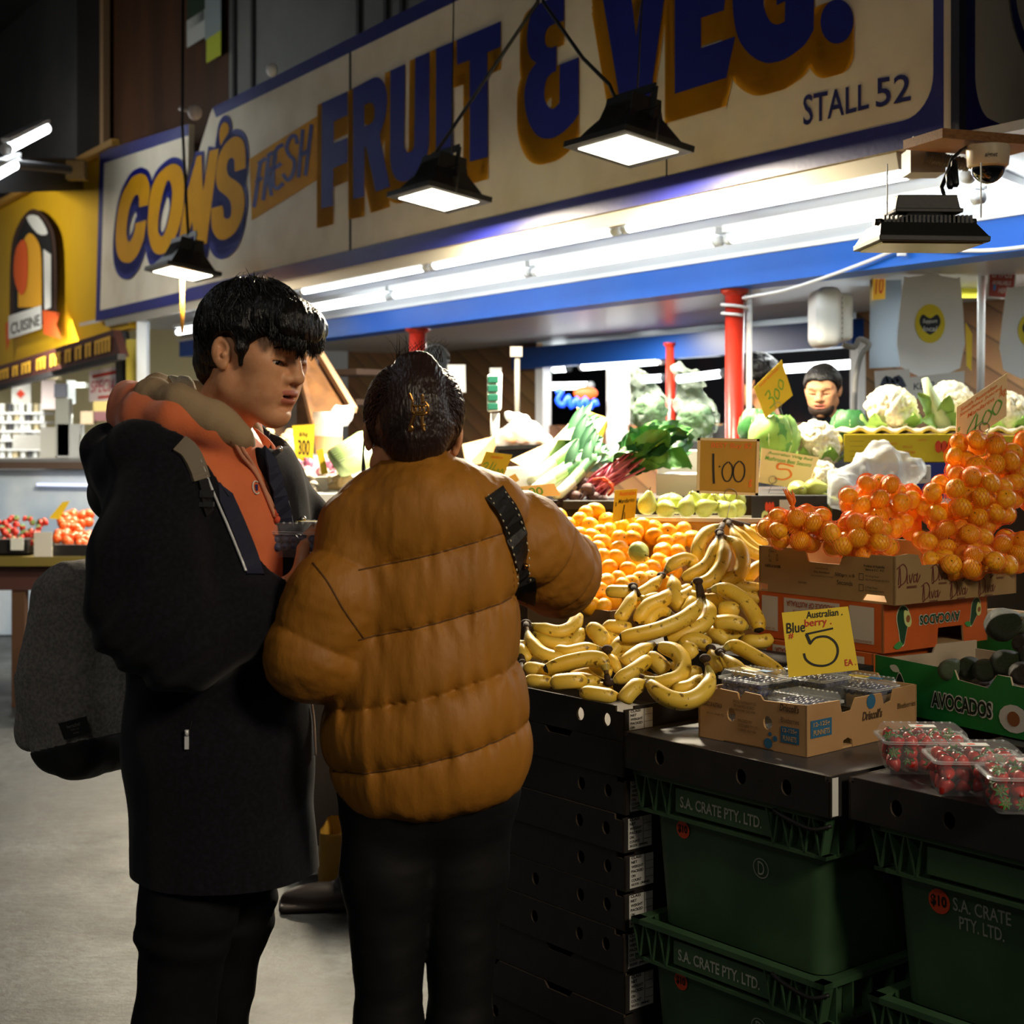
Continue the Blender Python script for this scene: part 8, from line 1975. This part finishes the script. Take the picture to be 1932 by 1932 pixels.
# the people behind the counter
def bust(label, x, y, hpx, D, yaw, pitch, shirt, smile, hairm, curly=False, bx=None):
    k = hpx/FPX*D/.235; t = thing('person', label, 'person', V((P(x, 0, D).x, D, 0))); H = Matrix.Translation(P(x, y, D)) @ Matrix.Rotation(yaw, 4, 'Z') @ Matrix.Rotation(pitch, 4, 'Y') @ Matrix.Scale(k, 4)
    me = head_mesh('body', H, .0032, smile); c = P(x, y, D); b = bx or 0
    F = Field(c+V((-.42, -.28, -.95)), c+V((.42, .35, -.02)), .014); d = F.ell(c+V((b, .04, -.42)), (.2, .12, .26))
    for s in (-1, 1): d = smin(d, F.chain([c+V((b+s*.17, .04, -.25)), c+V((b+s*.25, .0, -.5)), c+V((b+s*.2, -.12, -.7))], [.065, .055, .045], .02), .03)
    d = smin(d, F.cap(c+V((0, .02, -.14)), c+V((b*.7, .03, -.22)), .05, .06), .03); d = smin(d, F.cap(c+V((b, .04, -.5)), c+V((b, .04, -.9)), .16, .16), .05); vs, fs = F.skin(d); put('body', me, t); put('shirt', skin_mesh('shirt', vs, fs, shirt), t)
    F = Field((-.15, -.12, -.08), (.14, .12, .19), .006); d = F.ell((-.014, 0, .046), (.109+.015*curly, .088+.015*curly, .087+.026*curly)); d = smax(d, -F.ell((.085, 0, -.02+.0), (.07, .15, .09)), .01); d = d-(.008 if curly else .005)*fbm(F.x, F.y, F.z, 90 if curly else 60, 2); vs, fs = F.skin(d); put('hair', skin_mesh('hair', vs, fs, hairm, H), t)
    if smile:
        F = Field((-.02, -.09, -.125), (.12, .09, .01), .006); d = F.ell((.05, 0, -.07), (.052, .062, .05)); d = smax(d, -F.ell((.06, 0, -.025), (.09, .06, .045)), .008); d = smax(d, -F.ell((.1, 0, -.056), (.04, .034, .014)), .004); vs, fs = F.skin(d); 
        if len(fs): put('beard', skin_mesh('beard', vs, fs, mat('beard', (50, 36, 28), .8), H), t)
    return t
M_tee = mat('tee_black', (24, 26, 32), .8)
bust('smiling bearded person in a dark tee looking down behind the counter', 1552, 738, 92, 6.3, R(-112), R(15), M_tee, 1.0, M_hair, False, -.06)
bust('person with curly dark hair turned away behind the near red post', 1426, 722, 84, 7.0, R(150), R(8), M_tee, 0, M_hair, True, -.05)
# ================= the neighbouring shop, left =================
YW = Wall(SG.at(ue+.02, 0).xy, (-.532, .847))
M_yw = mat('yellow_fascia', (216, 170, 28), .4, var=(2, (206, 160, 24), .4, .7))
def yq(x, y, off=0): return YW.uz(x, y, off)
def ydec(mb, loops, off, mi=None):
    q = [[yq(p[0], p[1], off) for p in lp] for lp in loops]; vs, fs = fill2d(q); mb.add([YW.at(u, z, off) for u, z in vs], fs, mi)
ysign = thing('yellow_fascia', 'yellow painted fascia of the neighbouring shop at left', 'fascia', YW.at(0, 2.3))
lp = [yq(*p) for p in ((-160, 470), (0, 376), (120, 322), (215, 272), (217, 560), (232, 618), (100, 655), (0, 690), (-160, 740))]
m = MB(); slab(m, [lp], lambda u, v, w=0: YW.at(u, v, -.05+w), .1); obj('panel', m, M_yw, ysign)
m = MB(); m.beam(YW.hit(-120, 448, .0), YW.hit(218, 268, .0), .06, .05); obj('top_rail', m, mat('rail_amber', (186, 140, 60), .5), ysign)
em = thing('shop_emblem', 'arched black emblem with an orange figure and white ribbon on the yellow fascia', 'emblem', YW.hit(60, 650, .02))
m = MB(); arch = [(19, 690)]+[(19+0*i, 0) for i in range(0)]
A = lambda x0, x1, y0, y1: smooth_loop([(x0, y1), (x0+.02*(x1-x0), y0+.4*(y1-y0)), (x0+.18*(x1-x0), y0+.14*(y1-y0)), ((x0+x1)/2, y0), (x1-.14*(x1-x0), y0+.12*(y1-y0)), (x1, y0+.36*(y1-y0)), (x1+.01*(x1-x0), y1)], 4, False)
ydec(m, [A(18, 106, 394, 612)], .02, 0); ydec(m, [A(26, 98, 402, 606)], .026, 1); ydec(m, [A(34, 78, 440, 580)], .032, 2); ydec(m, [smooth_loop([(30, 470), (45, 452), (52, 480), (50, 540), (38, 556), (26, 520)], 3)], .038, 3); ydec(m, [[(82, 470), (96, 480), (96, 580), (84, 585)]], .032, 4); ydec(m, [smooth_loop([(50, 410), (72, 408), (90, 440), (70, 440)], 3)], .034, 4)
ydec(m, [[(16, 596), (78, 576), (78, 620), (16, 640)]], .044, 4); ydec(m, [[(10, 610), (18, 605), (18, 642), (12, 665)], [(80, 585), (114, 590), (106, 612), (116, 640), (82, 630)]], .04, 3)
obj('emblem_panel', m, [mat('emblem_brown', (58, 40, 32), .5), mat('emblem_black', (26, 26, 26), .5), mat('emblem_gold', (206, 150, 40), .5), mat('emblem_orange', (200, 84, 34), .5), mat('emblem_white', (206, 206, 200), .5)], em)
m = MB(); vs, fs = text2d('CUISINE', 1, .02); vs = fit(vs, 20, 75, 0, 22)
m.add([YW.hit(x, 632-(x-20)*.32-y, .05) for x, y in vs], fs); obj('lettering', m, mat('emblem_grey', (96, 96, 92), .5), em)
bb_ = thing('menu_board', 'brown name board with yellow capitals under the yellow fascia', 'sign', YW.hit(100, 690, .15))
BWd = [(-80, 712), (0, 690), (213, 622), (228, 672), (0, 728), (-80, 750)]
m = MB(); q = [yq(x, y, .15) for x, y in BWd]; slab(m, [q], lambda u, v, w=0: YW.at(u, v, .15+w), .06); obj('board', m, mat('board_maroon', (70, 40, 34), .35), bb_)
for i, (x0, x1) in enumerate(((-40, -12), (-8, 18), (23, 36), (40, 60), (68, 88), (94, 116), (122, 136), (141, 156), (160, 174), (178, 210))):      # tall yellow lettering, too blurred to read
    m = MB(); yt = lambda x: 690-(x)*.312+9; yb_ = lambda x: 726-(x)*.262-9
    w_ = (x1-x0)
    for k in range(max(2, int(w_/6))):
        xa = x0+w_*k/max(2, int(w_/6)); xb = xa+w_/max(2, int(w_/6))*.62; ydec(m, [[(xa, yt(xa)), (xb, yt(xb)), (xb, yb_(xb)), (xa, yb_(xa))]], .166)
    ydec(m, [[(x0, yt(x0)), (x1-2, yt(x1)), (x1-2, yt(x1)+5), (x0, yt(x0)+5)]], .167)
    obj('letter', m, mat('letters_yellow', (206, 156, 50), .5), bb_)
m = MB(); m.beam(YW.hit(-80, 752, .2), YW.hit(230, 673, .2), .06, .04); tag(obj('awning_rail', m, mat('rail_black', (30, 28, 28), .5)), 'dark rail under the brown name board', 'rail')
# posts at the end of the fascia
for x0, x1, y0, y1, c, lab, D in ((238, 258, 640, 760, (196, 178, 70), 'yellow green painted post left of the man\'s head', 11.2), (258, 276, 606, 760, (214, 220, 224), 'white painted post left of the man\'s head', 11.0), (218, 238, 625, 740, (24, 24, 26), 'dark gap post between the two stalls', 11.4)):
    m = MB(); a, b = P(x0, y1, D), P(x1, y0, D); m.box(((a.x+b.x)/2, D+.05, b.z/2+.0), (b.x-a.x, .1, b.z)); tag(obj('stall_post', m, mat('post_%d' % x0, c, .5)), lab, 'post')
# tube lights of the hall, upper left
for (x0, y0, x1, y1, D, lab) in ((-20, 336, 32, 308, 9.0, 'bright hall tube light at the left edge'), (10, 282, 88, 242, 9.5, 'unlit looking white hall tube fitting at upper left')):
    tube_light(P(x0, y0, D), P(x1, y1, D+1.2), lab, .035, 'hall tube lights', batten=True)
m = MB(); m.tube([P(-60, 300, 9.6), P(130, 320, 10.6)], .03, 10); tag(obj('ceiling_pipe', m, mat('pipe_dark', (40, 40, 42), .5)), 'dark pipe under the ceiling at upper left', 'pipe'); m = MB(); m.box(P(145, 322, 11.4), (.14, .1, .14)); tag(obj('wall_lamp_box', m, mat('box_amber', (130, 98, 40), .6)), 'small amber box on the top of the yellow fascia', 'box')
# shop interior
LD = 13.0
m = MB(); a = P(-150, 1000, LD+1.4); b = P(330, 640, LD+1.4); m.box(((a.x+b.x)/2, LD+2.6, 1.6), (b.x-a.x, .1, 3.2)); struct('wall_shop_left', m, mat('shop_cream', (206, 196, 150), .7))
g = random.Random(21)
tone = [(206, 210, 204), (180, 166, 130), (196, 198, 190), (60, 60, 62), (170, 172, 168), (214, 216, 212)]
for r_ in range(7):
    y = 772+r_*17
    m = MB(); m.beam(P(-40, y+8, LD+.3), P(92, y+8, LD+.3), .3, .02); tag(obj('shop_shelf', m, mat('shelf_white', (196, 198, 196), .5)), 'white shelf of the neighbouring shop, row of small white pots', 'shelf', 'shelves of the shop at left')
    for c in range(9):
        x = -20+c*12.5+g.uniform(-2, 2); m = MB(); p = P(x, y+6, LD+.2); w_ = .022+g.random()*.006; m.lathe([(w_*.9, 0), (w_, .06), (w_*1.05, .062), (w_*1.05, .075), (0, .076)], 12, Matrix.Translation(p)); tag(obj('shop_pot', m, mat('pot_%d' % ((r_*3+c) % 6), tone[(r_*3+c) % 6], .5)), 'small lidded pot on the white shelves of the shop at left', 'pot', 'pots on the shop shelves')
def lbox(nm, lab, x0, x1, y0, y1, D, c, dep=.1, cat='box', grp=None):
    a, b = P(x0, y1, D), P(x1, y0, D); m = MB(); m.hexa([a, V((b.x, D, a.z)), V((b.x, D+dep, a.z)), V((a.x, D+dep, a.z))], [V((a.x, D, b.z)), b, V((b.x, D+dep, b.z)), V((a.x, D+dep, b.z))]); return tag(obj(nm, m, mat('lb_%02x%02x%02x' % c, c, .5)), lab, cat, grp)
lbox('wall_poster', 'white poster with a red diamond in the shop at left', 22, 58, 724, 764, LD+.3, (208, 208, 200), .01, 'poster'); 
m = MB(); p = P(39, 743, LD+.28); m.add([p+V((-.04, 0, 0)), p+V((0, 0, .04)), p+V((.04, 0, 0)), p+V((0, 0, -.04))], [(0, 1, 2, 3)]); tag(obj('diamond_print', m, mat('print_red', (206, 60, 30), .6)), 'red diamond on the white poster at far left', 'print')
lbox('wall_poster', 'narrow white poster with red print left of the till screen', 78, 104, 716, 772, LD+.1, (206, 190, 186), .01, 'poster'); lbox('till_screen', 'dark till screen in the shop at left', 102, 126, 724, 750, LD-.2, (20, 22, 34), .03, 'screen'); lbox('wall_disc', 'white hanging sign beside the till screen', 126, 142, 718, 762, LD, (196, 206, 206), .02, 'sign'); lbox('shop_light', 'small lit lamp above the till in the shop at left', 134, 160, 722, 731, LD-.3, (225, 232, 222), .1, 'lamp')
card('white card with red capitals SPECIAL hanging left of the man', [(168,700),(234,689),(223,756),(168,758)], 11.6, [('s',[(.1,.2),(.9,.16)],.1,M_penr),('t','SPECIAL',.06,.94,.34,.72,mat('special_red', (184, 60, 84), .6)),('s',[(.3,.88),(.8,.86)],.08,M_penr)], None, mat('special_white', (220, 206, 206), .6), name='special_card', group=None)
for x0, x1, y0, y1, c, lab in ((104, 130, 752, 860, (170, 174, 168), 'grey post of the till stand'), (76, 104, 806, 868, (190, 190, 184), 'white price ticket standing on the deli counter'), (108, 152, 800, 866, (182, 186, 188), 'tall clear sided ticket on the deli counter'), (150, 180, 820, 862, (200, 206, 200), 'white tub standing on the deli counter'), (152, 176, 776, 800, (160, 140, 110), 'brown packet behind the deli counter'), (178, 202, 776, 794, (90, 40, 40), 'dark red packet behind the deli counter'), (176, 215, 740, 776, (150, 130, 60), 'olive box behind the SPECIAL card'), (24, 76, 820, 848, (214, 216, 212), 'long white carton on the deli counter'), (60, 110, 690, 716, (150, 140, 110), 'dim beige panel above the till')): lbox('counter_item', lab, x0, x1, y0, y1, 11.6 if y1 > 840 else LD-.1, c)
dc_ = thing('deli_counter', 'glass fronted deli counter with steel top at left', 'counter', P(80, 1010, 11.2))
m = MB(); m.beam(P(-60, 868, 11.3), P(215, 868, 11.3), .7, .03); obj('steel_top', m, mat('steel', (168, 170, 172), .3, metal=.8), dc_)
m = MB(); m.beam(P(-60, 878, 10.95), P(215, 878, 10.95), .03, .05); obj('trim_strip', m, mat('trim_brown', (66, 52, 44), .5), dc_); m = MB(); m.beam(P(70, 914, 10.98), P(215, 916, 10.98), .03, .02); obj('lit_strip', m, mat('strip_lit', (190, 200, 230), .4, emit=1.0), dc_)
a, b = P(-60, 885, 11.0), P(215, 885, 11.0); m = MB(); m.box(((a.x+b.x)/2, 11.4, a.z/2), (b.x-a.x, .76, a.z-.02)); obj('cabinet', m, mat('counter_blue', (138, 156, 180), .3, var=(2, (186, 196, 206), .4, .7)), dc_)
# strawberry and tomato table
tb_ = thing('display_table', 'olive edged wooden table of berries and tomatoes at far left', 'table', P(60, 1300, 8.6))
a, b = P(-140, 1042, 8.1), P(165, 1068, 8.1); zt_ = .80
tx0, tx1 = P(-140, 0, 8.1).x, P(178, 0, 8.1).x; zt_ = P(0, 1048, 8.1).z
m = MB(); m.box(((tx0+tx1)/2, 8.55, zt_-.03), (tx1-tx0, .95, .05)); obj('tabletop', m, mat('table_olive', (104, 92, 40), .6), tb_); m = MB(); m.box(((tx0+tx1)/2, 8.15, zt_-.12), (tx1-tx0-.1, .03, .14)); obj('apron', m, mat('table_maroon', (66, 38, 34), .6), tb_)
for x, y in ((38, 8.18), (150, 8.18), (38, 8.95), (150, 8.95)): m = MB(); p = P(x, 0, 8.18).x; m.box((p, y, (zt_-.05)/2), (.07, .07, zt_-.05)); obj('leg', m, mat('table_brown', (74, 50, 34), .6), tb_)
tom = fruit_mat('tomato', (206, 74, 34), (220, 110, 40), 9, .3, .03); me_t = mandarin_mesh(1, tom); 
for x0, x1, y0, lab in ((-40, 52, 1040, 'black tray of strawberries at far left'), (100, 170, 1050, 'black tray of tomatoes beside the coat at far left')): lbox('fruit_crate', lab, x0, x1, y0-22, y0+4, 8.12, (26, 24, 24), .5, 'tray')
lbox('table_label', 'small white label on the strawberry tray', 20, 44, 1016, 1038, 8.1, (206, 208, 204), .005, 'label'); lbox('table_card', 'white card hanging from the table edge at far left', 64, 98, 1004, 1058, 8.08, (196, 192, 184), .006, 'price card')
for i in range(60):
    y = g.uniform(968, 1030); x = g.uniform(104, 166)+(1030-y)*.25; x = min(x, 168); d = 8.15+(1030-y)*.008; loose(me_t, 'tomato', P(x, y, d), .028*g.uniform(.85, 1.1), 'orange red tomato in the heap at far left beside the coat', 'tomato', 'tomatoes at far left')
for i in range(55):
    y = g.uniform(978, 1028); x = g.uniform(-15, 92); d = 8.15+(1028-y)*.008; loose(me_s, 'strawberry', P(x, y, d), .022*g.uniform(.85, 1.1), 'strawberry in the heap on the table at far left', 'strawberry', 'strawberries on the far left table')

# on the floor behind the two people
fb = thing('shopping_bag', 'mustard yellow bag standing on the floor behind the two people', 'bag', P(640, 1690, 4.8)); F = Field(P(585, 1700, 4.7), P(700, 1520, 5.2), .012); d = F.rbox(P(645, 1615, 4.95), (.06, .12, .12), .03)-.008*fbm(F.x, F.y, F.z, 24, 3); vs, fs = F.skin(d); put('bag_body', skin_mesh('bag_body', vs, fs, mat('bag_mustard', (140, 104, 24), .6)), fb)
lb_ = thing('shoe', 'dark brown shoe on the floor behind the two people', 'shoe', PZ(590, 1696, 0)); q = PZ(640, 1692, .0); shoe(V((q.x+.04, q.y-.1, 0)), R(188), lb_, M_shoe, 1.05)
# ================= light =================
w = bpy.data.worlds.new('hall_air'); scene.world = w; w.use_nodes = True
w.node_tree.nodes['Background'].inputs['Color'].default_value = (.92, .88, .8, 1); w.node_tree.nodes['Background'].inputs['Strength'].default_value = .085
def area(name, loc, target, size, power, col=(1, 1, 1), size_y=None, spread=None):
    l = bpy.data.lights.new(name, 'AREA'); l.energy = power; l.color = col; l.size = size
    if size_y: l.shape = 'RECTANGLE'; l.size_y = size_y
    if spread: l.spread = R(spread)
    o = bpy.data.objects.new(name, l); COL.objects.link(o); o.location = loc
    o.rotation_euler = (V(target)-V(loc)).to_track_quat('-Z', 'Y').to_euler()
    return o
# unseen fill lights added to brighten the floor, the shoppers and the stall front
area('hall_fill', (-4.5, 4.5, 5.3), (-2.2, 5, 0), 1.2, 13, (.95, .97, 1))
area('hall_fill', (2.6, -.6, 3.4), (.15, 3.0, .9), .9, 13, (1, .84, .62), spread=58)
area('hall_fill', (-1.5, -1.5, 4.6), (0, 5, 1.5), 1.2, 20, (1, .93, .82))
# fill lights without fittings, added to brighten the yellow fascia and neighbour's shop
area('shop_light', SG.at(ue+1.0, 3.5, 1.5), SG.at(ue+1.2, 2.8, 0), .4, 26, (1, .95, .84))
area('shop_light', tuple(P(60, 690, 12.0)), tuple(P(60, 900, 12.8)), 1.2, 70, (1, .97, .9))
area('shop_light', tuple(P(60, 500, 9.2)), tuple(P(60, 1000, 9.6)), .8, 24, (1, .96, .88))
# added fill lights under the stall ceiling, lifting the interior and boarded wall
area('stall_fill', SG.at(2.0, zb_lo+.08, -2.2), SG.at(2.0, 0, -2.2), 1.6, 52, (.95, 1, .98), .2)
area('stall_fill', SG.at(-.6, zb_lo+.08, -2.0), SG.at(-.6, 0, -2.0), 1.6, 52, (.95, 1, .98), .2)
area('stall_fill', SG.at(5.5, zb_lo+.08, -2.0), SG.at(5.5, 0, -2.0), 1.6, 150, (1, .93, .82), .2)
